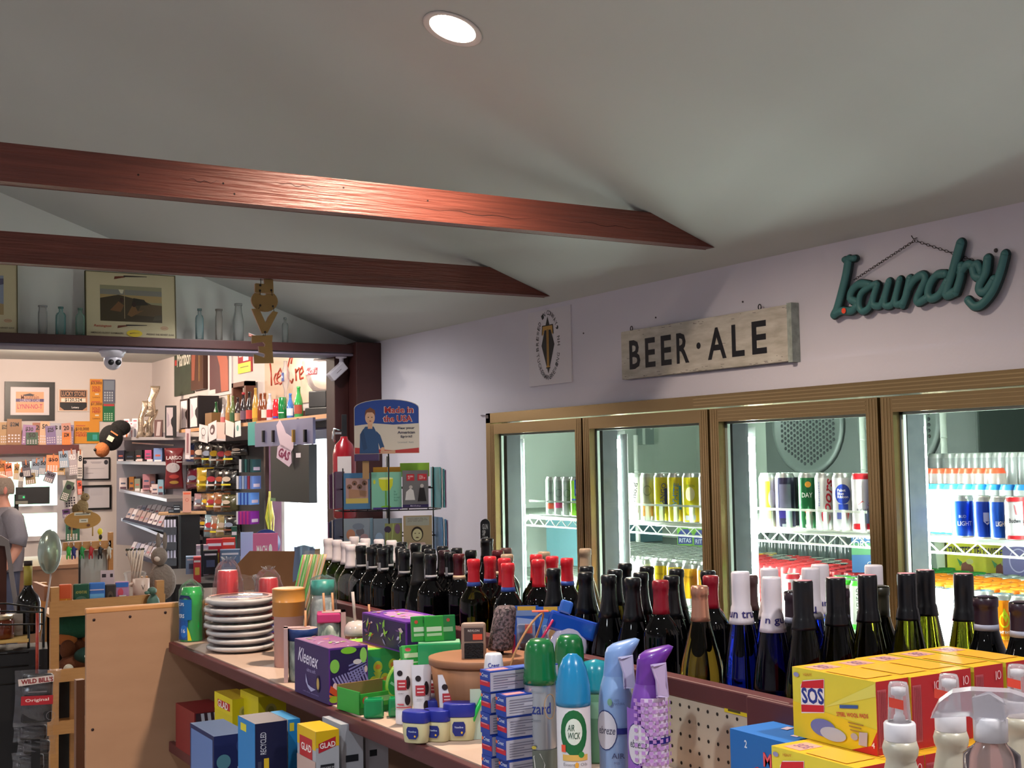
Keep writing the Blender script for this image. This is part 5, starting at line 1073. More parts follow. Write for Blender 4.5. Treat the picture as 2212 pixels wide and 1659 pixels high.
q0 = PF(1066, 1408, 2.30); p0 = (q0.x, q0.y, SHZ+.0006); t = thing('toothpaste_tube', 'white toothpaste tube standing behind the toothpaste boxes', 'tube', p0, FC(p0))
MB().lathe([(0, 0), (.021, 0), (.0215, .02), (.0185, .18), (.0155, .205), (.013, .208), (0, .208)], M('#e2dee2', .25, coat=.4), 26).build('tube_body', t)
mb = MB(); art(mb, [('t', 'Crest', .0, .188, .022, .009, '#3a3f9e', .015), ('t', 'ALOE', -.003, .166, .022, .010, '#2a6a5a', .015), ('p', [(-.014, .172), (.016, .178), (.0, .166)], '#3a7a5a')], cylmap(.0178), seg=True); mb.build('printing', t)
def aerosol(lab, px, py, d_, r, capprof, capc, bodyc, its, h_top=None, group='air freshener cans'):
    p = PF(px, py, d_); H_ = p.z-SHZ; t = thing('air_freshener_can', lab, 'air freshener', (p.x, p.y, SHZ+.0006), FC(p), group)
    ch = capprof[-1][1]; b = H_-ch
    MB().lathe([(0, 0), (r*.97, 0), (r, .004), (r, b-.012), (r*.97, b-.004), (r*.9, b), (0, b)], bodyc, 30).build('can_body', t)
    MB().lathe([(q*r, b+zz) for q, zz in capprof], M(capc, .25, coat=.4), 30).build('cap', t)
    mb = MB(); art(mb, its(b), cylmap(r), seg=2); mb.build('printing', t); return t
capG = [(1.06, -.008), (1.07, .004), (1.0, .012), (.97, .045), (.86, .062), (.6, .07), (0, .071)]
capA = [(1.05, -.004), (1.06, .004), (1.02, .03), (.82, .058), (.58, .074), (.32, .08), (.3, .081), (0, .082)]
SV = M('#b4b8bc', .28, .7, name='silver_can')
wz = lambda b: [('t', 'zard', .001, b-.048, .036, .02, '#2a3a86', .012), ('o', .018, b-.045, .012, .022, .0012, '#c89a6a'), ('r', -.02, b-.02, .006, b-.018, '#8c9098'), ('r', -.02, b-.07, .0, b-.068, '#8c9098'), ('r', -.045, 0, .045, b-.12, '#6f7468'),
    ('p', [(.0, b-.17), (-.012, b-.15), (-.014, b-.13), (-.002, b-.125), (.006, b-.145)], '#e4e2da'), ('p', [(0, b-.17), (.014, b-.155), (.022, b-.165), (.018, b-.18), (.004, b-.178)], '#dcdad2'), ('p', [(0, b-.17), (.012, b-.19), (.008, b-.205), (-.006, b-.2), (-.006, b-.18)], '#e4e2da'), ('p', [(0, b-.17), (-.014, b-.185), (-.024, b-.175), (-.018, b-.162)], '#d6d4cc'), ('e', 0, b-.17, .004, .004, '#d8a83a'), ('e', -.012, b-.115, .004, .003, '#d8c04a'), ('r', .004, 0, .012, b-.19, '#3a9a84')]
aerosol('silver air freshener can with dark green cap, white flower print', 1165, 1380, 2.24, .0285, capG, '#0e6a34', SV, wz)
aerosol('silver can with dark green cap standing behind the light blue capped can', 1229, 1371, 2.4, .0285, capG, '#0e6a34', SV, lambda b: [('r', -.02, b-.06, .02, b-.03, '#6a8a9a')])
aw = lambda b: [('r', -.06, 0, .06, b-.002, '#e4e0e4'), ('e', -.0, b-.046, .024, .038, '#1c6a3a'), ('e', .0, b-.044, .0145, .022, '#dfe8dc'), ('t', 'AIR\nWICK', .0, b-.044, .021, .024, '#1c4a34', .01, 0, .2), ('r', -.02, b-.092, .024, b-.082, '#e0b45c'), ('e', .012, b-.082, .005, .005, '#2f8a3c'), ('p', [(-.022, b-.066), (-.014, b-.066), (-.014, b-.078), (-.022, b-.078)], '#f0583a'), ('t', 'Essential Oils', .002, b-.098, .04, .005, '#6a6468'), ('e', .004, b-.099, .003, .005, '#e8a83a'), ('t', '6', -.012, b-.138, .012, .024, '#1f7a48', .02), ('t', 'in', .0, b-.144, .01, .009, '#3a8a58', .01), ('t', '1', .013, b-.136, .008, .024, '#1f7a48', .03), ('r', -.02, b-.158, .0, b-.156, '#9a94a4'), ('r', -.02, b-.164, .004, b-.162, '#9a94a4')]+[('e', .026+.003*math.sin(k*2), b-.12-.007*k, .0025, .003, '#8a78b4') for k in range(10)]+[('r', -.018, b-.112, .0, b-.111, '#9a94b4'), ('r', -.018, b-.117, -.004, b-.116, '#9a94b4')]
aerosol('white air freshener can lettered 6in1 with sky blue cap', 1236, 1412, 2.13, .0285, capA, '#1c84b8', M('#e4e0e4', .3), aw)
t = aerosol('teal-capped can peeking out between the freshener bottles', 1286, 1424, 2.34, .0265, [(1.05, -.004), (1.06, .004), (1.0, .03), (.8, .05), (0, .055)], '#1c8a9c', M('#5a8a6a', .4), lambda b: [('r', -.02, b-.05, .02, b-.02, '#7aa88a')])
def febreze(lab, px, py, d_, c1_, c2_, its, trig):
    p = PF(px, py, d_); H_ = p.z-SHZ; t = thing('spray_freshener', lab, 'spray bottle', (p.x, p.y, SHZ+.0006), FC(p)-.05, 'spray freshener bottles with curved heads')
    n = 32; lv = [(0, .030, .030, 0), (.005, .0325, .0325, 0), (.14, .0325, .0325, 0), (.165, .0315, .0315, 0), (.185, .028, .028, 0), (.205, .0225, .0235, .001), (.222, .020, .024, .003), (.238, .022, .027, .006), (.250, .0235, .031, .010), (.258, .020, .031, .013), (.263, .010, .022, .014)]
    sc_ = H_/.263; vs = []; nl = len(lv)
    for z_, rx, ry, ox in lv:
        for i in range(n):
            a = 6.2832*i/n; vs.append((ox*1.2+ry*.92*math.cos(a), rx*math.sin(a), z_*sc_+(ox*.5+.28*(z_ > .23)*ry*math.cos(a))*.8))
    split = 5
    def part(i0, i1, m, nm):
        mb = MB(); fs = [((j-i0)*n+i, (j-i0)*n+(i+1) % n, (j+1-i0)*n+(i+1) % n, (j+1-i0)*n+i) for j in range(i0, i1) for i in range(n)]
        sub = vs[i0*n:(i1+1)*n]
        if i0 == 0: fs.append(tuple(range(n))[::-1])
        if i1 == nl-1: fs.append(tuple((i1-i0)*n+i for i in range(n)))
        mb.add(sub, fs, m, True); return mb.build(nm, t)
    part(0, split, M(c1_, .3, coat=.3), 'bottle_body'); part(split, nl-1, M(c2_, .32, coat=.3), 'spray_head')
    q = sc_; mb = MB(); mb.prism([(.010, .240*q), (.030, .243*q), (.034, .215*q), (.033, .190*q), (.018, .188*q), (.017, .215*q)], -.034, -.022, M(trig, .35)); mb.build('trigger', t, bevel=.003)
    mb = MB(); L = its(H_); n = len(L)-13 if len(L) > 40 else 0; art(mb, L[:n], cylmap(.0326), seg=2); art(mb, L[n:], cylmap(.0326), h0=.0004 if not n else .0022, dh=.00025, seg=2); mb.build('printing', t); return t
f1 = lambda h: [('e', -.018, .10, .022, .034, '#2c3f78'), ('e', -.018, .10, .0205, .032, '#d8d8e0'), ('t', 'ebreze', -.016, .1, .032, .013, '#5a5a6c', .01, 0, .25), ('r', .002, .094, .045, .104, '#26307c'), ('t', 'AIR', .004, .058, .022, .009, '#4a5478', .01), ('t', 'MIST', .004, .046, .014, .004, '#6a7498'), ('t', '100%\nNATURAL', .008, .148, .018, .010, '#5a6a94'), ('e', -.008, .148, .004, .006, '#7aa88a'), ('t', 'Linen\n& Sky', .004, .026, .022, .016, '#8ab0d8')]
febreze('light blue curved-head freshener bottle with white round logo', 1327, 1392, 2.16, '#8cacd8', '#84a4d8', f1, '#b8b4d0')
chk = [('r', -.02+.011*i, .06+.012*j, -.0145+.011*i, .066+.012*j, '#c9a8d8') for i in range(7) for j in range(9)]+[('r', -.0145+.011*i, .06+.012*j, -.009+.011*i, .066+.012*j, '#b488cc') for i in range(6) for j in range(9)]+[('r', -.02+.011*i, .066+.012*j, -.0145+.011*i, .072+.012*j, '#b488cc') for i in range(7) for j in range(9)]
f2 = lambda h: [('r', -.01, .0, .05, .168, '#e0d4ea')]+chk[:150]+[('r', -.046, .0, -.012, .15, '#8a5ab8'), ('e', -.018, .094, .021, .034, '#3c2a78'), ('e', -.018, .094, .0195, .032, '#d4d0dc'), ('t', 'ebreze', -.016, .094, .03, .013, '#5a5a6c', .01, 0, .25), ('r', .002, .094, .046, .104, '#26207c'), ('t', 'AIR', -.014, .052, .02, .009, '#d8c8e8', .01), ('p', [(.012, .03), (.02, .05), (.026, .03)], '#5a2a78'), ('p', [(.02, .03), (.036, .045), (.03, .025)], '#5a2a78'), ('p', [(.004, .035), (.018, .03), (.008, .02)], '#6a3a88'), ('e', .022, .02, .010, .010, '#4a2068'), ('e', .036, .014, .009, .008, '#5a2a78')]
febreze('violet curved-head freshener bottle with gingham pattern', 1397, 1407, 2.08, '#7a46a8', '#6a2f98', f2, '#b8a4c8')
t = thing('coupon_card', 'small cream card with dark print between the two freshener heads', 'card', (1.40, 1.99, SHZ+.0006), FC((1.4, 2)))
MB().box((-.02, 0, 0), (.02, .002, .17), '#b8aaa0').build('card', t)
mb = MB(); art(mb, [('r', -.018, .125, .018, .13, '#2a2428'), ('t', 'HOME', 0, .145, .03, .012, '#2a2428', .02), ('r', -.018, .108, .012, .114, '#2a2428')], flatmap()); mb.build('printing', t)
ZC = 1.1706
def sos(lab, x, y, z0, full=True, side=True, d_=.066):
    W_, H_ = .168, .1035                         # long face looks to -x
    F_ = [('p', [(-W_/2, H_*.5), (-W_/2, 0), (W_/2, 0), (W_/2, H_*.35)], '#e6c81c'), ('p', [(-.02, H_*.5), (W_/2, H_*.98), (W_/2, H_*.8)], '#dcd864'), ('p', [(W_/2-.05, 0), (W_/2, 0), (W_/2, .034), (W_/2-.012, .012)], '#cc2424'),
          ('p', [(-.066, .036), (-.018, .044), (-.016, .094), (-.060, .086), (-.066, .078)], '#e8e4ea'), ('p', [(-.0655, .074), (-.0625, .084), (-.017, .093), (-.0175, .08)], '#c8202c'), ('p', [(-.0655, .038), (-.0185, .045), (-.018, .055), (-.0655, .049)], '#c8202c'), ('t', 'SOS', -.041, .0655, .046, .024, '#20348c', .03, 6),
          ('t', 'STEEL WOOL PADS', .038, .050, .062, .006, '#c0283a', .015, 6), ('p', [(.014, .056), (.05, .061), (.05, .066), (.014, .061)], '#3a5ca0'), ('t', 'HEAVY', -.05, .096, .018, .004, '#b8602a', 0, 6), ('e', -.074, .093, .006, .0035, '#8c8cb8'), ('r', .03, .038, .06, .0395, '#9a7a3a'), ('r', .032, .033, .056, .0345, '#9a7a3a'), ('r', .034, .028, .062, .0295, '#9a7a3a'),
          ('e', -.02, .022, .026, .013, '#6c74b4'), ('e', .0, .016, .026, .010, '#b4bcd0'), ('e', .042, .02, .007, .005, '#b0a8b0'), ('p', [(.05, .01), (.066, .01), (.068, .03), (.052, .028)], '#b8b0bc'), ('t', '4', .078, .014, .006, .008, '#f4e8e8', .02)]
    t = box_thing('steel_wool_box', lab, 'box', (x, y, z0), (W_, d_, H_), '#dccf3e', RW, front=F_ if full else (), colors={'r': '#a81c22', 't': '#e8b028', 'l': '#a81c22', 'k': '#d8b42a'},
        side=[('r', -d_/2+.002, .01, -d_/2+.02, H_-.012, '#b0505a')]+[('r', -d_/2+.003+.003*k, .012, -d_/2+.004+.003*k, H_-.014, '#8c2028') for k in range(6)]+[('o', d_/2-.012, H_-.016, .0045, .0065, .0012, '#e4c8cc'), ('r', d_/2-.02, H_-.023, d_/2-.0185, H_-.010, '#e4c8cc')] if side else (),
        top=[('r', -.07, -d_/2+.01, -.035, d_/2-.01, '#d8a08c'), ('t', 'SOS', -.052, 0, .026, .02, '#8c6488', .02), ('r', -.02, -d_/2+.006, .06, d_/2-.004, '#eaa832')], group='yellow and red steel wool pad boxes', body='carton')
    return t
ty = PZ(1710, 1440, 1.378); y0s = ty.y-.085; x0s = ty.x+.033
labs = ['foremost upper steel wool box with its full SOS face to the aisle', 'second upper steel wool box, behind the foremost', 'third upper steel wool box in the row', 'fourth upper steel wool box in the row', 'rearmost upper steel wool box, beside the plum capped bottles']
for i in range(5):
    gap = .0 if i < 3 else .006*(i-2)
    sos(labs[i], x0s+.0675*i+gap, y0s-.004*(i == 1), ZC+.1042, i == 0)
xl = PZ(1628, 1600, ZC+.1035).x+.033; nlow = ['foremost lower steel wool box, below and left of the SOS face', 'lower steel wool box second in its row', 'lower steel wool box third in its row', 'lower steel wool box fourth in its row', 'lower steel wool box fifth in its row', 'lower steel wool box sixth, rearmost below']
i = 0; x = xl
while x < 1.62:
    sos(nlow[min(i, 5)], x, y0s-.03, ZC, i == 0); x += .0675; i += 1
b_ = PZ(1545, 1600, ZC+.095)
box_thing('cleaning_pad_box', 'blue carton with red Mr. Clean lettering beside steel wool boxes', 'box', (xl+.06, y0s+.105, ZC), (.095, .19, .098), '#1668b4', 0, colors={'t': '#2f74c0', 'l': '#1668b4'},
    back_left=[('t', '2', .02-.048-.03, .08, .006, .012, '#dfe8f4', .02), ('t', 'Mr.', .0, .064, .036, .022, '#c8302c', .03), ('t', 'Mr.', .0, .064, .034, .020, '#e8606a', .0), ('t', 'Clean', -.01, .038, .066, .024, '#c8302c', .03)],
    top=[('p', [(-.03+.022*k, -.06+.045*k), (-.01+.022*k, -.055+.045*k), (-.012+.022*k, -.042+.045*k), (-.032+.022*k, -.047+.045*k)], '#d8c4d0') for k in range(3)])
TRL = M('#cfc8b4', .35, trans=.25, name='milky_plastic'); OVC = M('#d8d2d6', .15, alpha=.3, name='clear_overcap'); WHP = M('#e4e0e4', .35, name='white_plastic'); STK = M('#f0503c', .55, name='orange_price_sticker')
def pump(lab, px, py, d_, stick):
    p = PF(px, py, d_); top = p.z; z0 = ZC+.0004; H_ = top-z0
    t = thing('pump_bottle', lab, 'pump bottle', (p.x, p.y, z0), FC(p), 'milky pump bottles with clear overcaps')
    b = H_-.066; mb = MB(); mb.lathe([(0, 0), (.028, 0), (.030, .006), (.030, b*.35), (.0265, b*.62), (.0185, b-.03), (.0165, b-.022), (.0195, b-.016), (.0205, b-.008), (.018, b), (0, b)], TRL, 30); mb.build('bottle_body', t)
    MB().lathe([(.0175, b), (.0180, b+.001), (.0180, b+.019), (.0165, b+.021), (0, b+.021)], WHP, 30).build('collar', t)
    MB().lathe([(.0, b+.02), (.0075, b+.02), (.006, b+.028), (.0045, b+.03), (.0045, b+.050), (.0082, b+.052), (.0085, b+.060), (0, b+.061)], WHP, 20).build('pump_head', t)
    MB().lathe([(.0135, b+.021), (.0128, b+.03), (.0112, b+.062), (.0098, b+.066), (0, b+.066)], OVC, 24).build('overcap', t)
    mb = MB(); mb.grid(lambda u, v: (stick-.008+.016*u, -.0135+.0008*math.cos(3*u)-.0*v-abs(stick)*.0, b+.040+.011*v-.003*u), 4, 1, STK); mb.build('price_sticker', t)
pump('milky pump bottle with orange sticker, leftmost before steel wool boxes', 1940, 1474, 1.45, -.003)
pump('milky pump bottle with orange sticker on its left side, middle', 2049, 1457, 1.50, -.009)
pump('milky pump bottle with large orange sticker, cut by the picture edge', 2196, 1436, 1.62, -.004)
p = PF(2138, 1530, 1.30); z0 = ZC+.0004; top = PF(2138, 1490, 1.30).z-z0
t = thing('trigger_bottle', 'clear trigger spray bottle with hooded white head, front right', 'spray bottle', (p.x, p.y, z0), FC(p))
H_ = top
MB().lathe([(0, 0), (.03, 0), (.033, .006), (.033, H_*.3), (.028, H_-.066), (.016, H_-.056), (.014, H_-.05), (0, H_-.05)], M('#b9a8b0', .1, trans=.85, ior=1.2, name='clear_pinkish_plastic'), 28).build('bottle_body', t)
MB().lathe([(.017, H_-.052), (.0172, H_-.030), (.015, H_-.027), (0, H_-.027)], WHP, 28).build('collar', t)
mb = MB(); mb.prism([(-.058, H_-.030), (-.050, H_-.014), (-.036, H_-.003), (-.018, H_), (.02, H_), (.040, H_-.006), (.044, H_-.018), (.018, H_-.022), (.012, H_-.030), (-.014, H_-.030), (-.02, H_-.026)], -.013, .013, M('#ccc4cc', .18, alpha=.45, name='clear_hood')); mb.build('hood', t, bevel=.004)
mb = MB(); mb.prism([(-.012, H_-.03), (.012, H_-.03), (.014, H_-.012), (.0, H_-.006), (-.014, H_-.010)], -.009, .009, WHP); mb.build('spray_head', t, bevel=.003)
t = thing('torn_wrapping', 'crumpled translucent plastic wrapping around the plum capped bottles', 'wrapping', (1.83, 1.33, SHZ+.021), 0)
mb = MB(); mb.grid(lambda u, v: (-.14+.28*u, .02*math.sin(6*u+3*v)+.05*v-.085, .145*v+.02*math.sin(7*u+1)+.012*math.sin(13*u+5*v)), 18, 8, WRAP); mb.build('film', t)
ZL = .8226
def low(lab, px0, px1, ytop, Yf, d_, c, front=(), left=(), cat='box', name='household_box', top=None, group='household boxes on the lower shelf'):
    a = PY(px0, ytop, Yf); b = PY(px1, ytop, Yf); W_ = b.x-a.x; H_ = min(a.z, b.z)-ZL
    return box_thing(name, lab, cat, ((a.x+b.x)/2, Yf+d_/2, ZL+.0005), (W_, d_, H_), c, 0, front=[tuple(q) for q in front(W_, H_)] if front else (), back_left=left(d_, H_) if left else (), colors={'t': top} if top else None, group=group)
def clampx(px, Y): return px
low('clear-topped red and silver box at the far left of lower shelf', 420, 494, 1532, 3.78, .2, '#7c2026', lambda W, H: [('r', -W/2+.004, H*.55, W/2-.004, H*.98, '#3c2a34'), ('r', -W/2+.004, .02, W/2-.01, H*.5, '#2a3a3a')]+[('p', [(-.03+.02*k, H*.72), (-.02+.02*k, H*.72), (-.024+.02*k, H*.97), (-.034+.02*k, H*.97)], '#c9ccd8') for k in range(5)]+[('r', -W/2+.01, .03, -W/2+.03, H*.4, '#c86a4a')])
low('yellow bag box with GLAD flag, left one of two upright', 502, 552, 1506, 3.42, .16, '#cfc018', lambda W, H: [('e', 0, H*.84, .014, .016, '#b9b060'), ('e', 0, H*.84, .008, .01, '#8c8a44'), ('r', -W/2+.01, .0, W/2-.01, H*.5, '#c9b81c')], lambda D, H: [('r', -D/2, H*.8, D/2, H, '#d8c81c'), ('r', -.05, H*.84, .06, H*.93, '#c02a24'), ('p', [(-.08, H*.4), (.08, H*.55), (.08, H*.7), (-.08, H*.5)], '#5c84b8'), ('p', [(-.08, H*.1), (.08, H*.1), (.08, H*.5), (-.08, H*.38)], '#c08a64'), ('t', 'GLAD', 0, H*.885, .09, .02, '#f0e6e0', .02)], top='#c9a828')
low('yellow bag box, right one of two upright', 558, 618, 1500, 3.30, .15, '#cfc018', lambda W, H: [('e', -.004, H*.85, .016, .018, '#b0a85c'), ('e', -.004, H*.85, .009, .011, '#8a8840')])
low('dark blue garbage bag box with round emblem, lower left', 462, 537, 1582, 3.06, .2, '#141f52', lambda W, H: [('e', W/2-.012, H*.86, .02, .022, '#2c3a74'), ('t', 'P', W/2-.012, H*.86, .014, .02, '#c9d0e4', .01), ('e', -.02, H*.7, .018, .018, '#4a7a8c'), ('t', 'Reynolds\n75', -.0, H*.56, .07, .03, '#c9cee0', .01)], lambda D, H: [('r', -D/2+.01, .02, D/2-.01, H*.95, '#5c78b0')], top='#3c5074')
low('navy bag box with blue side and yellow stripe, centre of lower shelf', 551, 620, 1556, 2.80, .12, '#12163c', lambda W, H: [('t', 'RECYCLED', -W/4, H*.84, .05, .014, '#c9ccd8', .01, 90), ('r', -.018, .0, -.006, H*.72, '#d8b42a'), ('r', -W/2+.006, .0, -.024, H*.7, '#3a3c54')], lambda D, H: [('r', -D/2, H*.45, D/2, H, '#1f7cc0'), ('r', -.04, H*.9, .0, H*.96, '#d8cc2a'), ('r', -D/2+.01, .02, D/2, H*.42, '#c9a898')], top='#4a3a3c')
low('bright blue box with white lower half beside the navy one', 622, 648, 1552, 2.86, .12, '#cfd2d4', lambda W, H: [('r', -W/2, H*.56, W/2, H, '#1f84c8'), ('r', -W/2+.004, H*.9, 0, H*.97, '#d8c83a'), ('e', 0, H*.2, .012, .02, '#2a2c34')], top='#3c88b8')
low('GLAD bag box with yellow top and red flag, left of three', 682, 732, 1575, 2.60, .11, '#a9abb2', lambda W, H: [('r', -W/2, H*.88, W/2, H, '#d8b018'), ('p', [(-W/2+.006, H*.84), (W/2-.008, H*.88), (W/2-.008, H*.95), (-W/2+.006, H*.91)], '#b02430'), ('t', 'GLAD', -.0, H*.895, W*.68, .012, '#f0e8e4', .02, 4), ('r', -W/2+.01, H*.7, W/2-.012, H*.755, '#1c2026'), ('t', 'MAXIMUM', 0, H*.728, W*.55, .006, '#b8b8bc')]+[('r', -W/2+.008, H*(.6-.05*k), W/2-.02, H*(.606-.05*k), '#94606a') for k in range(4)], lambda D, H: [('r', -D/2, H*.86, D/2, H, '#dcb41c'), ('r', -.04, H*.78, .035, H*.93, '#b82a30'), ('t', 'GLAD', 0, H*.855, .06, .016, '#f4ece8', .02), ('r', -D/2, .0, D/2, H*.78, '#c0a49c'), ('p', [(-.03, .0), (.04, .0), (.03, H*.36), (.0, H*.42), (-.02, H*.3)], '#6a4a3c'), ('p', [(-.02, H*.42), (-.012, H*.56), (.0, H*.46), (.012, H*.58), (.018, H*.42), (0, H*.38)], '#4a2a24'), ('r', -.05, H*.3, -.03, H*.42, '#d89a2a')], top='#d8a81c')
low('grey-white bag box behind the shelf edge, middle of three', 737, 784, 1560, 2.62, .11, '#a9abb2', lambda W, H: [('r', -W/2+.01, H*.72, W/2-.012, H*.77, '#1c2026')]+[('r', -W/2+.008, H*(.62-.05*k), W/2-.02, H*(.626-.05*k), '#8a8c98') for k in range(4)])
low('grey-white bag box right of the middle one, half cut by the shelf edge', 789, 838, 1560, 2.64, .11, '#a4a6ae', lambda W, H: [('r', -W/2+.01, H*.75, 0, H*.8, '#1c2026'), ('r', -W/2+.008, H*.6, W/2-.02, H*.606, '#8a8c98')])
for i, (x, y, lab) in enumerate(((1.22, 2.30, 'clear bag of blue goods lying low under the shelf edge, left'), (1.24, 2.12, 'clear bag with cream card lying low under the shelf edge, right'))):
    t = thing('bagged_goods', lab, 'bag', (x, y, ZL+.0006), .3+.4*i, 'blue bagged goods on the lower shelf')
    mb = MB(); noisy_sleeve(mb, [(.0, 0), (.07, .002), (.078, .03), (.07, .065), (.04, .08), (0, .084)], M('#23488c', .15, coat=.7, bump=(40, .6), name='blue_bagged'), 30, .006, 20+i, 1.2, .8); mb.build('contents', t)
    MB().box((-.04, -.05, .086), (.03, .0, .089), '#a89c8c').build('card', t)
LZ = 2.3285; LD = 6.14
def fY(px0, px1, ytop, ybot, Y):
    a = PY((px0+px1)/2, ybot, Y); b = PY((px0+px1)/2, ytop, Y); w_ = PY(px1, ybot, Y).x-PY(px0, ybot, Y).x
    return (a.x, a.z, w_, b.z-a.z)
MATC = M('#c6bd9c', .7, noise=(3, '#bdb391', (1,1,1), 1.5), name='cream_print_paper')
def print_frame(px0, px1, ytop, ybot, lab, scene):
    x, z, w_, h_ = fY(px0, px1, ytop, ybot, LD); t = thing('framed_print', lab, 'picture', (x, LD, LZ), 0, 'framed hunting prints on the ledge'); h_ = h_*1.0; t.rotation_euler.x = -.07
    MB().box((-w_/2, -.0, 0), (w_/2, .012, h_), MATC).build('print_board', t)
    fr = M('#5a5434', .5); mb = MB()
    for a, b in (((-w_/2, -.004, 0), (-w_/2+.004, .016, h_)), ((w_/2-.004, -.004, 0), (w_/2, .016, h_)), ((-w_/2, -.004, 0), (w_/2, .016, .003)), ((-w_/2, -.004, h_-.003), (w_/2, .016, h_))): mb.box(a, b, fr)
    mb.build('frame', t); mb = MB(); S_ = w_/.425
    it = scene(S_, h_); art(mb, it, flatmap()); mb.build('printing', t); return t
def gun(x, y, s, f=1): return [('p', [(x-.075*s, y-.012*s), (x-.072*s, y+.002*s), (x-.03*s, y+.006*s), (x-.022*s, y+.0*s), (x-.04*s, y-.004*s)], '#6a3420'), ('p', [(x-.03*s, y+.001*s), (x-.03*s, y+.009*s), (x+.08*s, y+.010*s), (x+.08*s, y+.007*s), (x+.01*s, y+.003*s)], '#2c2420')]
def sceneA(s, h):
    L = [('r', -.145*s, h*.255, .145*s, h*.80, '#8c8a6c'), ('r', -.145*s, h*.66, .145*s, h*.74, '#7c7c74'), ('r', -.145*s, h*.56, .145*s, h*.66, '#a08a5c'), ('p', [(-.145*s, h*.255), (.145*s, h*.255), (.145*s, h*.46), (.06*s, h*.58), (.0, h*.62), (-.06*s, h*.66), (-.145*s, h*.60)], '#3e3420'),
         ('p', [(.02*s, h*.36), (.145*s, h*.34), (.145*s, h*.52), (.05*s, h*.54)], '#57472c'), ('p', [(-.1*s, h*.42), (-.06*s, h*.56), (-.035*s, h*.5), (-.05*s, h*.40)], '#6e4c2c'), ('p', [(-.02*s, h*.36), (.01*s, h*.54), (.03*s, h*.42), (.06*s, h*.44), (.0, h*.33)], '#74542f'),
         ('p', [(.0, h*.5), (.08*s, h*.52), (.06*s, h*.6), (.01*s, h*.62)], '#262214'), ('p', [(-.06*s, h*.74), (-.035*s, h*.74), (-.04*s, h*.68), (-.05*s, h*.68)], '#c9c4a8'), ('r', -.034*s, h*.3, -.031*s, h*.76, '#9a8a6a'), ('p', [(.1*s, h*.28), (.145*s, h*.3), (.145*s, h*.38), (.11*s, h*.36)], '#4c4634'), ('e', -.045*s, h*.58, .01*s, .012*s, '#3a2418'), ('e', .012*s, h*.52, .01*s, .012*s, '#2c1c14')]
    L += gun(-.005*s, h*.93, s)+gun(.0, h*.185, s*.9)
    L += [('t', 'Remington', -.135*s, h*.175, .08*s, .015*s, '#b8503c', .01, 0, .25), ('o', .155*s, h*.175, .018*s, .008*s, .0014, '#b8503c'), ('t', 'DUPONT', .155*s, h*.175, .024*s, .006*s, '#b8503c', .01), ('t', "AMERICA'S OLDEST GUNMAKERS", -.115*s, h*.075, .15*s, .008*s, '#4a3a30', .01), ('e', .012*s, h*.08, .037*s, .017*s, '#d8c020'), ('t', 'PRESENT THE NEWEST GUNS', .135*s, h*.075, .13*s, .008*s, '#4a3a30', .01)]+gun(.012*s, h*.08, s*.3)
    return L
def sceneB(s, h): return [('r', -.145*s, h*.27, .145*s, h*.82, '#8c98ac'), ('p', [(-.145*s, h*.27), (.145*s, h*.27), (.145*s, h*.42), (.0, h*.5), (-.145*s, h*.44)], '#a08c64'), ('p', [(.04*s, h*.62), (.145*s, h*.7), (.145*s, h*.78), (.06*s, h*.76)], '#5c5c74'), ('o', .165*s, h*.19, .018*s, .008*s, .0014, '#b8503c'), ('t', 'DUPONT', .165*s, h*.19, .024*s, .006*s, '#b8503c', .01), ('t', 'PRESENT THE NEWEST GUNS', .13*s, h*.09, .13*s, .008*s, '#4a3a30', .01)]
print_frame(187, 383, 585, 728, 'cream framed hunting print with yellow oval, full on the ledge', sceneA)
print_frame(-156, 40, 570, 728, 'cream framed print cut by the left picture edge, on the ledge', sceneB)
def old_bottle(px, ytop, shape, c, lab, r):
    a = PY(px, 728, 6.12); b = PY(px, ytop, 6.12); h = b.z-LZ-.0; t = thing('antique_bottle', lab, 'bottle', (a.x, 6.12, LZ), .3, 'old glass bottles on the ledge'); g = M(c, .05, alpha=.16, name='old_glass_'+c.strip('#')); 
    pr = {'wide': [(0, 0), (r, .002), (r, h*.75), (r*.86, h*.85), (r*.86, h*.94), (r*1.0, h*.95), (r*1.0, h), (r*.8, h), (r*.8, h*.9), (r*.92, h*.74), (r*.92, .008), (0, .008)],
          'neck': [(0, 0), (r, .002), (r, h*.7), (r*.8, h*.78), (r*.4, h*.82), (r*.4, h*.93), (r*.55, h*.94), (r*.5, h), (r*.32, h), (r*.3, h*.84), (r*.9, h*.7), (r*.9, .008), (0, .008)],
          'milk': [(0, 0), (r, .002), (r, h*.55), (r*.7, h*.78), (r*.62, h*.93), (r*.72, h*.95), (r*.72, h), (r*.55, h), (r*.6, h*.78), (r*.9, h*.54), (r*.9, .008), (0, .008)]}[shape]
    MB().lathe(pr, g, 24).build('bottle_glass', t)
    MB().lathe([(pr[5][0]*1.01, pr[5][1]+.001), (pr[6][0]*1.02, h+.0005), (pr[7][0], h+.0005)], M(c, .1, alpha=.5), 20).build('lip', t); return t
for a_ in ((92, 660, 'wide', '#b0b4b4', 'clear wide-mouthed old bottle, leftmost on the ledge', .021), (131, 663, 'neck', '#6ea8a8', 'aqua narrow-necked old bottle between two others left of the print', .024), (173, 666, 'neck', '#86b0a2', 'pale green old bottle touching the left of the full hunting print', .022),
           (431, 667, 'neck', '#86a8ac', 'pale aqua square-shouldered bottle right of the hunting print', .021), (473, 668, 'wide', '#a8a49c', 'clear greyish narrow tumbler bottle, middle of the right trio', .018), (515, 656, 'milk', '#b4bab8', 'tall clear milk bottle left of the hanging letters', .027), (616, 686, 'neck', '#aab4b2', 'small clear bottle right of the hanging letters', .016)): old_bottle(*a_)
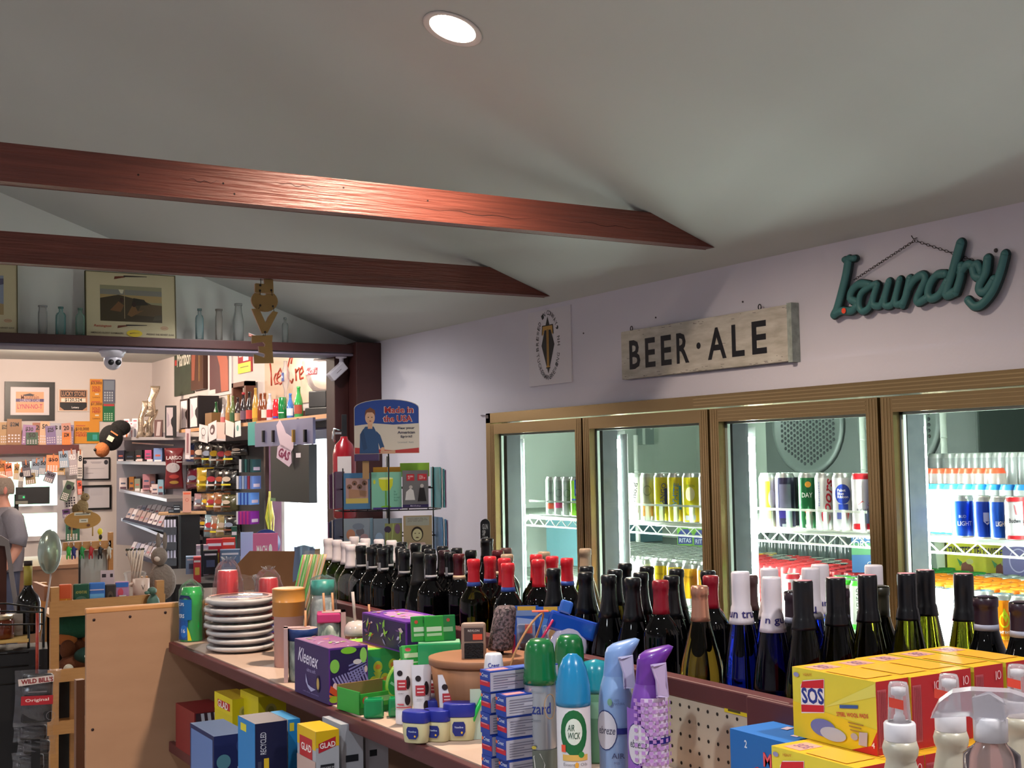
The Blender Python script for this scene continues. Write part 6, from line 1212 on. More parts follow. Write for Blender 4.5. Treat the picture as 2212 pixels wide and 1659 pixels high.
p = PY(563, 725, 6.12); t = thing('flag_bundle', 'small red and white striped flag lying on the ledge behind the letters', 'flag', (p.x-.02, 6.1, LZ+.001), .2)
mb = MB()
for k in range(4): mb.tube([(-.055, .0, .03+.004*k-.02*0), (.03, .0, .006+.004*k)], .0028, '#d0563c' if k % 2 == 0 else '#dcd0c8', 6)
mb.build('flag_cloth', t)
LB = M('#86693c', .75, noise=(20, '#7a5f36', (1,1,1), 1.5), name='letter_board'); PKE = '#c8a89c'
YL = 4.285
t = thing('hanging_letters', 'brown cut-out letters strung down from the farther beam, seen from behind', 'hanging sign', (0, YL, 0))
def LP(pts): return [(lambda q: (q.x, q.z))(PY(500+a/7.54, 580+b/7.54, YL)) for a, b in pts]
polys = [[(525, 130), (680, 130), (690, 400), (410, 395), (385, 380), (385, 250), (400, 238), (535, 250), (540, 240)],
         [(330, 655), (455, 655), (560, 880), (600, 790), (680, 690), (762, 712), (590, 1050), (500, 1060)],
         [(335, 1090), (675, 1085), (665, 1200), (690, 1540), (380, 1545), (370, 1395), (540, 1450), (552, 1410), (540, 1385), (455, 1365), (445, 1265), (540, 1270), (555, 1240), (520, 1195), (335, 1220)]]
for k, pl in enumerate(polys):
    q = LP(pl); mb = MB(); mb.prism(q, 0.002, .010, LB, side=M(PKE, .6)); mb.build('letter', t)
mb = MB(); n = 24; oc = LP([(560, 520)])[0]; R1 = .051
mb.prism([(oc[0]+.050*math.cos(6.2832*i/n), oc[1]+.040*math.sin(6.2832*i/n)) for i in range(n)], .012, .020, LB, side=M(PKE, .6), holes=[[(oc[0]-.005+.012*math.cos(-6.2832*i/8), oc[1]+.024+.0045*math.sin(-6.2832*i/8)) for i in range(8)]]); mb.build('letter', t)
mb = MB()
for a, b in (((475, 280), (475, 140)), ((465, 360), (465, 430)), ((650, 355), (660, 445)), ((470, 600), (440, 660)), ((675, 615), (690, 700)), ((550, 1035), (545, 1100)), ((515, 1070), (515, 1100))):
    A, B = LP([a, b]); mb.tube([(A[0], -.002, A[1]), (B[0], -.002, B[1])], .0012, '#1a1210', 5)
mb.build('string', t)
mb = MB()
for a in ((470, 275), (465, 360), (650, 355), (470, 600), (675, 615), (550, 1035)): A = LP([a])[0]; mb.sphere((A[0], 0, A[1]), .0042, '#17100e', 8, 6)
mb.build('knot', t)
WPL = M('#d2cfda', .35, coat=.3, name='white_camera_shell')
a = PY(243, 743, 6.13); t = thing('dome_camera', 'white dome security camera with two dark lenses under the header', 'security camera', (a.x, 6.13, 2.2685), 0)
MB().lathe([(0, 0), (.062, 0), (.063, -.012), (.056, -.018), (.05, -.035), (0, -.035)], WPL, 32).build('base', t)
MB().sphere((0, -.005, -.052), (.042, .042, .045), WPL, 24, 16).build('ball', t)
mb = MB()
for x in (-.017, .017): mb.lathe([(0, .0), (.0135, 0), (.0135, -.006), (0, -.006)], '#0c0c10', 20, T=lambda v, x=x: Vector((x+v.x, -.042+v.z*-1-.006, -.062+v.y)))
mb.build('lens', t)
mb = MB()
for x in (-.017, .017): mb.lathe([(0, 0), (.005, 0)], '#8c94a8', 12, T=lambda v, x=x: Vector((x+v.x, -.0486+v.z, -.060+v.y)))
a = PY(737, 748, 6.1); t = thing('bullet_camera', 'white box-shaped security camera mounted at the header right end', 'security camera', (a.x, 6.1, 2.268), 0)
MB().lathe([(0, 0), (.03, 0), (.03, -.008), (.012, -.012), (.012, -.04), (0, -.04)], WPL, 20).build('mount', t)
MB().box((-.012, -.012, -.07), (.012, .012, -.03), WPL).build('arm', t, bevel=.003)
T = lambda v: Matrix.Rotation(-.72, 3, 'Y') @ v + Vector((-.022, 0, -.078))
MB().box((-.055, -.025, -.024), (.05, .025, .024), WPL, T=T).build('camera_body', t, bevel=.006)
MB().box((-.02, -.0255, -.001), (.015, -.0252, .001), '#2a2a30', T=T).build('seam', t)
XW = 3.7
def wp(name, lab, cat, px0, px1, yt, yb, c, items=(), X=XW, th=.012, frame=None, group=None, extra_top=0):
    pm = (px0+px1)/2; y0 = PX(px0, (yt+yb)/2, X).y; y1 = PX(px1, (yt+yb)/2, X).y; zt = PX(pm, yt, X).z+extra_top; zb = PX(pm, yb, X).z
    w_, h_ = y0-y1, zt-zb; t = thing(name, lab, cat, (X-.001, (y0+y1)/2, zb), RW, group)
    MB().box((-w_/2, -th, 0), (w_/2, 0, h_), c).build('board', t)
    if frame:
        mb = MB(); f = .03
        for a, b in (((-w_/2, -th-.008, 0), (-w_/2+f, -th, h_)), ((w_/2-f, -th-.008, 0), (w_/2, -th, h_)), ((-w_/2, -th-.008, 0), (w_/2, -th, f)), ((-w_/2, -th-.008, h_-f), (w_/2, -th, h_))): mb.box(a, b, frame)
        mb.build('frame', t)
    if items:
        mb = MB(); art(mb, [tuple(i) for i in items(w_, h_)], flatmap((0, -th, 0)), .001, .0008); mb.build('printing', t)
    return t
wp('wall_poster', 'dark green tall poster with pale Marlboro lettering, leftmost on the wall', 'poster', 379, 421, 742, 853, M('#3f4c3c', .5, noise=(5, '#31382f', (1,1,1), 2)), lambda w, h: [('t', 'Marlboro', .04, h*.52, w*.8, .16, '#d8d4c8', .02), ('p', [(-w*.46, h*.44), (-w*.36, h*.44), (-w*.36, h*.52), (-w*.46, h*.52)], '#b83a34')], extra_top=.2)
wp('carved_panel', 'dark wood panel with carved reddish paddle shape beside the green poster', 'panel', 423, 450, 742, 842, M('#46281c', .45), lambda w, h: [('p', [(-w*.42, h*.15), (-w*.2, h*.15), (-w*.1, h*.6), (-w*.02, h*.7), (-w*.1, h*.95), (-w*.42, h*.95)], '#8c4c3a'), ('r', w*.16, h*.12, w*.22, h*.95, '#8c6a40'), ('r', w*.32, h*.12, w*.36, h*.95, '#6a4a2c')], th=.05, extra_top=.2)
wp('framed_poster', 'white-framed poster with reddish figure shape right of the carved panel', 'poster', 452, 503, 742, 855, M('#cfc9cc', .5), lambda w, h: [('r', -w*.42, h*.04, w*.4, h, '#5c3c40'), ('p', [(-w*.2, h), (w*.2, h), (w*.18, h*.7), (w*.36, h*.45), (w*.38, h*.05), (w*.08, h*.05), (w*.02, h*.4), (-w*.2, h*.7)], '#b0604c'), ('r', -w*.42, h*.04, -w*.16, h*.1, '#d8d4d4')], extra_top=.2)
p = wp('price_poster', 'red and yellow narrow price poster reflecting a lamp', 'poster', 517, 546, 745, 805, M('#b02a34', .18, coat=.6), lambda w, h: [('r', -w*.5, 0, w*.45, h*.26, '#d8cc2c'), ('r', -w*.1, h*.3, w*.3, h*.95, '#d8d4dc'), ('t', '2', -w*.3, h*.8, w*.2, .06, '#f0e8e8', .02), ('r', -w*.4, h*.5, -w*.15, h*.53, '#e8c8c8'), ('r', -w*.4, h*.42, -w*.15, h*.45, '#e8c8c8'), ('r', w*.12, h*.4, w*.22, h*.6, '#4a3038'), ('r', -w*.3, h*.14, w*.3, h*.16, '#6a6420')], extra_top=.1)
def icec(w, h):
    L = [('r', -w/2+.01, .01, w/2-.01, h-.01, '#e0c8b0')]
    return L
t = wp('ice_cream_sign', 'cream enamel sign with red handwritten Ice Cream, glaring under a lamp', 'sign', 575, 718, 742, 872, M('#d6bea6', .14, coat=.8, name='glossy_cream'), None, extra_top=.14)
mb = MB(); rd = M('#a8402e', .4)
def hand(pts, w_=.009):
    Q = [PX(370+a/7.213, 730+b/7.213, XW-.014) for a, b in pts]; mb.tube([(XW-.014, q.y, q.z) for q in Q], w_, rd, 5)
t0 = thing('tmp', None, None)
for s_ in ([(1545, 400), (1560, 560), (1565, 745)], [(1680, 560), (1630, 560), (1605, 640), (1620, 720), (1680, 700)], [(1640, 640), (1730, 560), (1700, 480), (1660, 560), (1650, 680), (1700, 720), (1760, 660)], [(1870, 400), (1890, 300), (1850, 310), (1815, 470), (1820, 640), (1880, 700), (1900, 640)], [(1940, 480), (1950, 670)], [(1945, 540), (1990, 470), (2010, 500)], [(2020, 570), (2060, 520), (2040, 450), (2000, 520), (2010, 640), (2060, 620)]): hand(s_)
o = mb.build('lettering'); o.parent = t; o.matrix_parent_inverse = Matrix.LocRotScale(t.location, t.rotation_euler, None).inverted(); bpy.data.objects.remove(t0)
wp('leaning_board', 'tall white board with black edge standing at the right end of the shelf', 'board', 720, 752, 752, 884, M('#b9b0c0', .5), lambda w, h: [('p', [(w*.3, h), (w*.5, h), (w*.5, h*.4), (w*.05, 0), (-w*.15, 0)], '#17141a'), ('r', -w*.5, h*.0, -w*.42, h, '#17141a')], X=3.66)
XS = 3.42; a = PX(388, 930, XS); b = PX(762, 886, XS); ZS = (a.z+b.z)/2
t = thing('wall_shelf', 'long wooden wall shelf lined with old soda bottles', 'shelf', (0, 0, 0)); PINE = M('#b98a62', .55, name='pine_board')
MB().box((XS, b.y, ZS-.022), (XW, a.y, ZS), M('#b0a4ac', .6)).box((XS-.006, b.y, ZS-.03), (XS, a.y, ZS+.001), PINE).build('shelf_board', t)
for px in (750, 605): 
    y = PX(px, 900, XS).y; mb = MB(); mb.tube([(XS+.03, y, ZS-.03), (XW-.01, y, ZS-.30)], .010, '#b9b0c4', 6).tube([(XW-.012, y, ZS-.03), (XW-.012, y, ZS-.34)], .010, '#b9b0c4', 6); mb.build('bracket', t)
XBt = 3.53
def sb(px, ytop, c, lab, kind='bottle', lc=None, r=.028, cap=None, its=None, X=XBt):
    q = PX(px, ytop, X); h = max(.10, q.z-ZS); t = thing('soda_bottle' if kind != 'can' else 'soda_can', lab, 'bottle' if kind != 'can' else 'can', (X, q.y, ZS+.0006), RW+.6, 'bottles and cans along the wall shelf')
    m_ = M(c, .12, coat=.5)
    if kind == 'can': MB().lathe([(0, 0), (r*.8, 0), (r, .008), (r, h-.012), (r*.82, h-.002), (r*.8, h), (0, h-.003)], m_, 18, mats=[m_]*4+[LID]*2).build('can_body', t)
    else:
        MB().lathe([(0, 0), (r*.9, 0), (r, .006), (r*.98, h*.48), (r*.8, h*.62), (r*.45, h*.78), (r*.38, h*.93), (r*.46, h*.94), (r*.44, h), (0, h)], m_, 18).build('bottle_body', t)
        if cap: MB().lathe([(r*.5, h-.02), (r*.52, h+.001), (0, h+.002)], M(cap, .4), 14).build('cap', t)
    if lc: mb = MB(); art(mb, its or [('r', -r*1.4, h*.14, r*1.4, h*.42, lc)], cylmap(r), h0=.0012, seg=True); mb.build('label', t)
for a_ in ((467, 868, '#17522a', 'green bottle with white emblem, leftmost of the wall shelf bottles', 'bottle', '#b9c0bc'), (483, 874, '#b4b0b4', 'clear white-printed bottle right of the green one', 'bottle', '#c86a6a'), (494, 853, '#b8955a', 'clear amber-filled bottle, tall, third in the bottle row', 'bottle', '#a8743c'), (503, 855, '#6a7a4a', 'clear and green labelled bottle behind the amber one', 'bottle', '#2f5a34'),
           (514, 858, '#2c1a20', 'cola bottle with broad pale label', 'bottle', '#b9987c'), (526, 848, '#221820', 'dark cola bottle with red cap and mauve label', 'bottle', '#6a5064', .028, '#a8303a'), (539, 846, '#1c1418', 'dark cola bottle with red and white label', 'bottle', '#b83a34', .030),
           (552, 838, '#c09a48', 'golden clear longneck bottle with yellow label', 'bottle', '#d8a83a'), (563, 850, '#7a3a1c', 'brown bottle behind the white-labelled one', 'bottle'), (572, 849, '#7a3a18', 'brown bottle with squared white label', 'bottle', '#d4cfc4'), (583, 850, '#c9ccd8', 'white, red and blue slim aluminium bottle', 'bottle', '#c02a34')): sb(*a_)
cr = lambda c1_, c2_: (lambda r, h: [('r', -r*1.4, h*.4, r*1.4, h*.7, c1_), ('p', [(-r, h*.2), (r, h*.3), (r, h*.5), (-r, h*.38)], c2_)])
sb(597, 862, '#c8202c', 'red, white and blue can left of the green can', 'can', '#2c3a94', .030, None, [('p', [(-.03, .04), (.03, .06), (.03, .08), (-.03, .06)], '#e8e8f0'), ('r', -.03, .02, .03, .035, '#2c3a94')])
sb(610, 858, '#127038', 'green can with red and white swoosh', 'can', '#c02a34', .034, None, [('p', [(-.03, .06), (.03, .08), (.03, .1), (-.03, .075)], '#c83a3a'), ('r', -.03, .055, .03, .062, '#d8e0d8')])
sb(627, 850, '#3a6ab0', 'blue and clear bottle right of the green can', 'bottle', '#c9ccd8'); sb(645, 835, '#2f8c44', 'green glass bottle beside the black based globe', 'bottle', '#8a3c2c', .034)
q = PX(617, 845, 3.60); q2 = PX(617, 780, 3.60)
t = thing('inverted_bottle', 'pair of clear bottles joined neck to neck standing above the cans', 'bottle', (3.60, q.y, ZS+.0006), RW)
h = q2.z-ZS; MB().lathe([(0, 0), (.03, 0), (.03, h*.2), (.012, h*.42), (.012, h*.5), (.034, h*.68), (.034, h*.8), (.014, h*.93), (.015, h), (0, h)], M('#b9b4ba', .1, alpha=.35), 20).build('bottle_glass', t)
mb = MB(); art(mb, [('r', -.03, h*.66, .03, h*.8, '#3a4a84'), ('t', 'PEPSI', 0, h*.73, .04, .02, '#c9d0e0', .02)], cylmap(.035), seg=True); mb.build('label', t)
q = PX(688, 880, 3.50); t = thing('glass_globe_dispenser', 'round glass globe jar with red script on a black base', 'dispenser', (3.55, q.y, ZS+.0006), RW+.5)
zc = PX(685, 812, 3.5).z-ZS; rg = .135
MB().lathe([(.085, zc-rg*.85), (.12, zc-rg*.5), (rg, zc), (.125, zc+rg*.45), (.085, zc+rg*.8), (.078, zc+rg*.86)], M('#c4bcc0', .05, alpha=.3, name='globe_glass'), 32).build('globe', t)
MB().lathe([(.08, zc+rg*.84), (.084, zc+rg*.86), (.08, zc+rg*.93), (0, zc+rg*.93)], M('#4a4444', .4), 28).build('lid', t)
mb = MB(); mb.box((-.11, -.10, 0), (.10, .1, .06), BLACKM).box((-.09, -.08, .06), (.08, .08, zc-rg*.84), M('#121216', .3, coat=.4)).box((.10, -.08, .03), (.2, .06, .13), M('#121216', .3, coat=.4)); mb.build('base', t, bevel=.008)
mb = MB(); art(mb, [('r', -.10, zc-.0, .03, zc+.055, '#8c2230'), ('t', 'Coca-Cola', -.035, zc+.027, .12, .036, '#d8c4c8', .01, 0, .3)], cylmap(.1, rf=lambda v: math.sqrt(max(.0001, rg*rg-(v-zc)**2))), h0=.003, seg=2); mb.build('script_label', t)
t = thing('wooden_crate', 'small brown wooden crate standing behind the cola bottles', 'crate', (3.64, PX(527, 840, 3.64).y, ZS+.0006), RW)
h = PX(527, 826, 3.64).z-ZS; mb = MB()
for a, b in (((-.19, -.05, 0), (-.15, .04, h)), ((.15, -.05, 0), (.19, .04, h)), ((-.19, -.05, h-.04), (.19, .04, h)), ((-.19, -.05, 0), (.19, .04, .03))): mb.box(a, b, M('#5e3424', .6))
mb.build('crate_body', t)
def bx6(px0, px1, yt, yb, X, dep, c, name, lab, cat, its=None, group=None, rz=RW, z=None):
    pm = (px0+px1)/2; y0 = PX(px0, yb, X).y; y1 = PX(px1, yb, X).y; zb = PX(pm, yb, X).z if z is None else z; zt = PX(pm, yt, X).z
    return box_thing(name, lab, cat, (X+dep/2, (y0+y1)/2, zb), (y0-y1, dep, zt-zb), c, rz, front=its(y0-y1, zt-zb) if its else (), group=group)
win = lambda w, h: [('p', [(-w*.4, h*.06), (w*.4, h*.06), (w*.36, h*.3), (w*.16, h*.44), (w*.16, h*.56), (w*.4, h*.66), (w*.4, h*.94), (-w*.4, h*.94)], '#d8ccd0'), ('p', [(-w*.3, h*.3), (-.0, h*.4), (-w*.1, h*.7), (-w*.3, h*.8)], '#b9a8b4')]
bx6(389, 406, 862, 928, 3.46, .16, '#2a1a1c', 'gift_box', 'dark gift box with pale shaped window, left of two on the shelf', 'gift box', win, 'gift boxes with pale windows', z=ZS+.0006)
bx6(409, 428, 856, 925, 3.46, .2, '#140f14', 'gift_box', 'dark gift box with pale shaped window, right of two on the shelf', 'gift box', win, 'gift boxes with pale windows', z=ZS+.0006)
bx6(443, 457, 892, 918, 3.46, .1, '#7a5a34', 'small_box', 'small mustard box left of the green bottle', 'box', None, z=ZS+.0006)
SC = 1/F_PX
def face(px0, px1, yt, yb, d, dep, c, name, lab, cat, its=None, group=None, body='carton', rz=0, left=None, top=None, bevel=0, parts=None, zb=None):
    a = PF((px0+px1)/2, yb, d); w_ = (px1-px0)*d*SC; h_ = (yb-yt)*d*SC
    dv = Vector((a.x, a.y)).normalized(); loc = (a.x+dv.x*dep/2, a.y+dv.y*dep/2, a.z if zb is None else zb)
    if zb is not None: h_ += a.z-zb
    t = box_thing(name, lab, cat, loc, (w_, dep, h_), c, FC(loc)+rz, front=its(w_, h_) if its else (), group=group, body=body, top=top or (), colors=None)
    if parts: parts(t, w_, h_, dep)
    return t
def fw(px0, px1, yt, yb, c, name, lab, cat, its=None, th=.01, Y=13.995, group=None, frame=None, fwid=.04, rot=0):
    x, z, w_, h_ = fY(px0, px1, yt, yb, Y); t = thing(name, lab, cat, (x, Y, z), 0, group); t.rotation_euler.y = rot
    MB().box((-w_/2, -th, 0), (w_/2, 0, h_), c).build('backing', t)
    if frame:
        mb = MB(); f = fwid
        for a, b in (((-w_/2, -th-.015, 0), (-w_/2+f, -th, h_)), ((w_/2-f, -th-.015, 0), (w_/2, -th, h_)), ((-w_/2+f, -th-.015, 0), (w_/2-f, -th, f)), ((-w_/2+f, -th-.015, h_-f), (w_/2-f, -th, h_))): mb.box(a, b, frame)
        mb.build('frame', t)
    if its: mb = MB(); art(mb, [tuple(i) for i in its(w_, h_)], flatmap((0, -th, 0)), .001, .0008); mb.build('printing', t)
    return t
fw(10, 118, 825, 908, '#cdc4c8', 'framed_certificate', 'wide black frame holding an orange and blue store print', 'picture', lambda w, h: [('r', -w*.28, h*.2, w*.28, h*.74, '#d89a74'), ('r', -w*.28, h*.48, w*.28, h*.56, '#4a3a6c'), ('p', [(-w*.15, h*.66), (-.0, h*.7), (w*.1, h*.66), (w*.05, h*.63), (-w*.1, h*.63)], '#2c2430'), ('t', 'CORNER STORE', 0, h*.52, w*.4, .03, '#c9b0c0', .01), ('t', 'LYNN-NO-T', 0, h*.36, w*.5, .05, '#b8385c', .01), ('t', 'Mountain', 0, h*.6, w*.36, .05, '#7a4a3c', .01)], frame=BLACKM, fwid=.055)
fw(125, 191, 840, 889, '#cfc4bc', 'lottery_placard', 'black and tan Lucky Store placard lettered 120,524', 'placard', lambda w, h: [('r', -w*.46, h*.04, w*.46, h*.96, '#b98a6c'), ('p', [(-w*.44, h*.4), (w*.44, h*.4), (w*.44, h*.2), (w*.3, h*.06), (-w*.3, h*.06), (-w*.44, h*.2)], '#17141a'), ('r', -w*.42, h*.64, w*.42, h*.92, '#2c2024'), ('t', 'LUCKY STORE', 0, h*.78, w*.78, .05, '#b98a6c', .02), ('r', -w*.4, h*.42, w*.4, h*.58, '#e4d8c8'), ('t', '$120,524', 0, h*.5, w*.56, .042, '#17141a', .02), ('t', 'Lottery', .02, h*.17, w*.24, .028, '#e8e0e0', .01)])
Og = '#d08a2c'
def sold(amt): return lambda w, h: [('t', amt, .0, h*.8, w*.9, .035, '#5a2a1c', .02), ('t', 'SOLD\nHERE!', 0, h*.52, w*.66, h*.28, '#a8382c', .03), ('r', -w*.1, h*.24, w*.2, h*.31, '#d8c8b0'), ('t', 'Lottery', 0, h*.12, w*.6, .022, '#6a3a1c', .01), ('r', -w*.4, h*.88, w*.3, h*.93, '#b8583c')]
fw(194, 221, 819, 864, Og, 'lottery_notice', 'upper narrow orange notice, lettered $3,000', 'notice', sold('$3,000')); fw(194, 221, 864, 910, Og, 'lottery_notice', 'lower narrow orange notice, lettered $1,000', 'notice', sold('$1,000'))
fw(160, 214, 910, 958, Og, 'lottery_notice', 'wide orange notice lettered $10,000 with a green ticket on it', 'notice', lambda w, h: [('t', '$10,000', -w*.18, h*.64, w*.54, .04, '#4a2418', .02), ('t', 'SOLD\nHERE!', -w*.22, h*.42, w*.44, h*.22, '#a8382c', .03), ('r', .0, h*.1, w*.5, h*.5, '#1f7a58'), ('r', .06, h*.16, w*.42, h*.4, '#3a9a94'), ('r', -w*.44, h*.78, -w*.06, h*.82, '#b8583c')])
tk = lambda ca, cb: (lambda w, h: [('r', -w*.42, h*.55, w*.42, h*.95, ca)]+[('r', -w*.4+w*.2*i, h*.08+h*.11*j, -w*.28+w*.2*i, h*.15+h*.11*j, cb) for i in range(4) for j in range(4)])
fw(222, 248, 820, 871, '#5c6074', 'ticket_sample', 'grey-blue sample ticket beside the orange notices', 'ticket', tk('#7a8494', '#b0b8c0')); fw(222, 247, 872, 911, '#1c6a44', 'ticket_sample', 'green sample ticket with red top beside the orange notices', 'ticket', lambda w, h: [('r', -w*.46, h*.86, w*.46, h*.98, '#b83a44')]+tk('#3aa86a', '#a8c8a8')(w, h)[1:])
fw(177, 237, 988, 1037, '#cfc9d0', 'wall_certificate', 'upper of two black-framed certificates on the far wall', 'certificate', lambda w, h: [('e', -w*.4, h*.8, .02, .02, '#3a3a44'), ('e', w*.36, h*.78, .022, .026, '#3a3a44'), ('r', -w*.2, h*.78, w*.2, h*.8, '#8a8694'), ('r', -w*.16, h*.74, w*.16, h*.755, '#8a8694'), ('r', -w*.36, h*.5, w*.3, h*.51, '#9a96a4'), ('r', -w*.36, h*.3, -w*.1, h*.31, '#6a6674')], frame=BLACKM, fwid=.014, group='framed certificates')
fw(176, 240, 1048, 1101, '#c6c2ca', 'wall_certificate', 'lower of two black-framed certificates, behind the toy squirrel', 'certificate', lambda w, h: [('r', -w*.2, h*(.85-.05*k), w*.2, h*(.858-.05*k), '#a8a4b0') for k in range(6)], frame=BLACKM, fwid=.02, group='framed certificates')
a = PY(-60, 962, 13.85); b = PY(170, 963, 13.85); zb_ = a.z; sbw = PY(60, 980, 13.85).z
t = thing('ticket_ledge', 'maroon board ledge above the far window', 'ledge', (0, 0, 0)); MB().box((a.x, 13.83, sbw), (b.x, 13.998, zb_), M('#5c2a2c', .5)).build('board', t)
rt = random.Random(11); cols = ['#a87c5c', '#8c6a8c', '#b09a7c', '#7a4a4a', '#4c6a5c', '#9c8cb0', '#c9a890', '#6c5a7a', '#b87a5c']
descr = ['tan ticket card with scrawled writing, leftmost on the ledge', 'brown card leaning left on the ledge', 'mauve checked card on the ledge', 'dark green card below the terracotta one', 'terracotta card with grey foot on the ledge', 'pale grey tall ticket on the ledge', 'purple grid card at middle of the ledge', 'orange diamond shaped sticker card on the ledge', 'lilac ticket at the right end of the ledge', 'peach card behind the others on the ledge', 'salmon card right of centre on the ledge']
for i, (x0, x1, yt, c) in enumerate(((0, 20, 912, '#a8845c'), (14, 46, 905, '#8c6444'), (46, 74, 918, '#94709a'), (56, 82, 934, '#3c5444'), (70, 100, 913, '#9c6450'), (108, 136, 914, '#a8a4b0'), (100, 122, 920, '#7c6a94'), (134, 152, 934, '#e07a3c'), (148, 158, 918, '#8c80a4'), (84, 104, 910, '#c9a488'), (136, 156, 914, '#c08a7c'))):
    t = fw(x0, x1, yt, 961, c, 'ticket_card', descr[i], 'ticket', lambda w, h: [('r', -w*.4+w*.22*k, h*(.1+.12*j), -w*.28+w*.22*k, h*(.16+.12*j), '#cfc4cc' if c != '#e07a3c' else '#f09a5c') for k in range(4) for j in range(3)]+[('t', ['$25', '$2M', '$30', '50', '20', '$1'][i % 6], 0, h*.78, w*.6, .05, '#2c2024', .03)], th=.004, Y=13.86-.012*(i % 4), rot=rt.uniform(-.1, .1), group='scratch tickets propped on the ledge')
YT = 13.70
a = PY(-40, 1000, YT); b = PY(160, 972, YT)
t = thing('hanging_line', 'thin cord strung across the window holding pegged tickets', 'cord', (0, 0, 0)); MB().tube([(a.x, YT, a.z), ((a.x+b.x)/2, YT, (a.z+b.z)/2-.05), (b.x, YT, b.z), (b.x+.05, 13.99, b.z+.04)], .004, '#7a5a4c').build('cord', t)
TK = ((-6, 14, 995, 1034, '#c07a3c', 'orange ticket lettered in black, at the picture left edge'), (12, 28, 1000, 1030, '#d0704a', 'red-orange ticket next to the leftmost pegged one'), (28, 40, 1002, 1036, '#b08a54', 'mustard ticket strip hanging by the head of the man'), (38, 50, 1012, 1058, '#c9c4c0', 'white gridded ticket strip hanging lowest beside the head'),
      (50, 68, 996, 1030, '#5c5460', 'dark grey pegged ticket with 20 written on it'), (64, 84, 992, 1030, '#8c98ac', 'grey-blue pegged ticket with $50 written on it'), (82, 98, 990, 1026, '#7c8494', 'slate pegged ticket half behind the orange one'), (99, 128, 983, 1020, '#e08a5c', 'bright orange pegged ticket, the most vivid of the row'), (124, 140, 1010, 1026, '#b08c5c', 'tan ticket corner under the bright orange one'), (129, 149, 974, 1010, '#8fa2b8', 'pale blue pegged ticket with 100 written on it'), (150, 170, 972, 1026, '#b0a4ac', 'tall ticket lettered HOLD, last on the line'), (167, 178, 974, 1033, '#d8d0cc', 'narrow white gridded strip beside the certificate'),
      (56, 78, 1022, 1046, '#8a7454', 'brown lower ticket with curled edge'), (92, 114, 1018, 1042, '#6c6474', 'dark lower ticket behind the orange one'), (128, 146, 1038, 1082, '#4c5c4c', 'green lower card hanging left of the white strip'), (140, 168, 1036, 1098, '#c9c2c2', 'large white ticket with handwritten loops over a grid'), (168, 178, 1038, 1068, '#d8604a', 'red ticket edge behind the large white one'), (136, 152, 1100, 1118, '#5a3a6a', 'purple small card below the large white ticket'), (142, 172, 1130, 1168, '#2c5a44', 'green card low behind the oval wooden sign'))
for i, (x0, x1, yt, yb, c, lab) in enumerate(TK):
    t = fw(x0, x1, yt, yb, c, 'hanging_ticket', lab, 'ticket', lambda w, h: [('r', -w*.4+w*.2*k, h*(.06+.09*j), -w*.27+w*.2*k, h*(.12+.09*j), '#e4dcdc' if i not in (3, 11, 15) else '#3a3440') for k in range(4) for j in range(4)]+[('t', ['TOXY', 'SM', '30', '', '20', '$50', '50', '$50', '5', '100', 'HOLD', '8', '', '50', '', '60', '5', '', ''][i] or '.', 0, h*.72, w*.7, min(.06, h*.25), '#1c1820' if i != 10 else '#f0e8e8', .03)], th=.003, Y=YT-.02*(i % 5)-.01, rot=rt.uniform(-.12, .12) if i not in (13, 14) else .35, group='scratch tickets pegged on a line across the window')
    if i < 12 and i not in (8,): q = PY((x0+x1)/2, yt, YT); MB().box((-.006, -.014, -.02), (.006, -.004, .035), '#b8704c').build('clothespin', t, loc=(0, 0, (yt and PY((x0+x1)/2, yt, YT).z-t.location.z)-.02))
t = face(36, 105, 1052, 1089, 12.4, .04, M('#15161a', .5), 'computer_monitor', 'black flat screen seen from behind, in front of the window', 'monitor', lambda w, h: [('r', -w*.5, h*.02, -w*.14, h*.2, '#6c6c64'), ('r', -w*.42, h*.3, -w*.22, h*.55, '#3a4a44'), ('e', -w*.26, h*.42, .01, .01, '#3ae08a')], body='screen_shell')
MB().box((-.17, .04, -(t.location.z-.8805)), (-.13, .07, .1), BLACKM).box((-.17, .04, .06), (.05, .05, .1), BLACKM).build('stand', t)
t = thing('sales_counter', 'wooden sales counter in the back room, mostly hidden', 'counter', (0, 0, 0)); CTR = M('#8a6248', .5, name='counter_wood')
mb = MB(); mb.box((.9, 11.3, 0), (2.5, 11.32, .85), CTR).box((.88, 11.28, .85), (2.52, 12.6, .88), CTR).box((.9, 12.55, 0), (2.5, 12.57, .85), CTR); mb.build('counter_body', t)
def bar3(mb, A, B, w_, h_, m_):
    A, B = Vector(A), Vector(B); u = (B-A); n_ = Vector((-u.y, u.x, 0)).normalized()*w_; z = Vector((0, 0, h_))
    mb.add([A, B, B+n_, A+n_, A+z, B+z, B+n_+z, A+n_+z], [(3,2,1,0),(4,5,6,7),(0,1,5,4),(1,2,6,5),(2,3,7,6),(3,0,4,7)], m_)
ST = M('#aaa6ac', .35, .4, name='steel_shelf'); d1, d2 = 12.9, 11.9
t = thing('corner_shelving', 'grey metal wall shelving for tobacco and papers in the room corner', 'shelving', (0, 0, 0))
for (x0, y0, x1, y1) in ((248, 951, 402, 950), (252, 1002, 358, 1005), (257, 1062, 360, 1084), (262, 1125, 372, 1170), (272, 1192, 365, 1222)):
    mb = MB(); bar3(mb, PF(x0, y0, d1), PF(x1, y1, d2), .32, .03, ST); mb.build('shelf_board', t)
mb = MB(); A = PF(285, 958, d1-.03); B = PF(375, 963, d2); bar3(mb, A, B, .01, .012, SILVER); mb.build('rail', t)
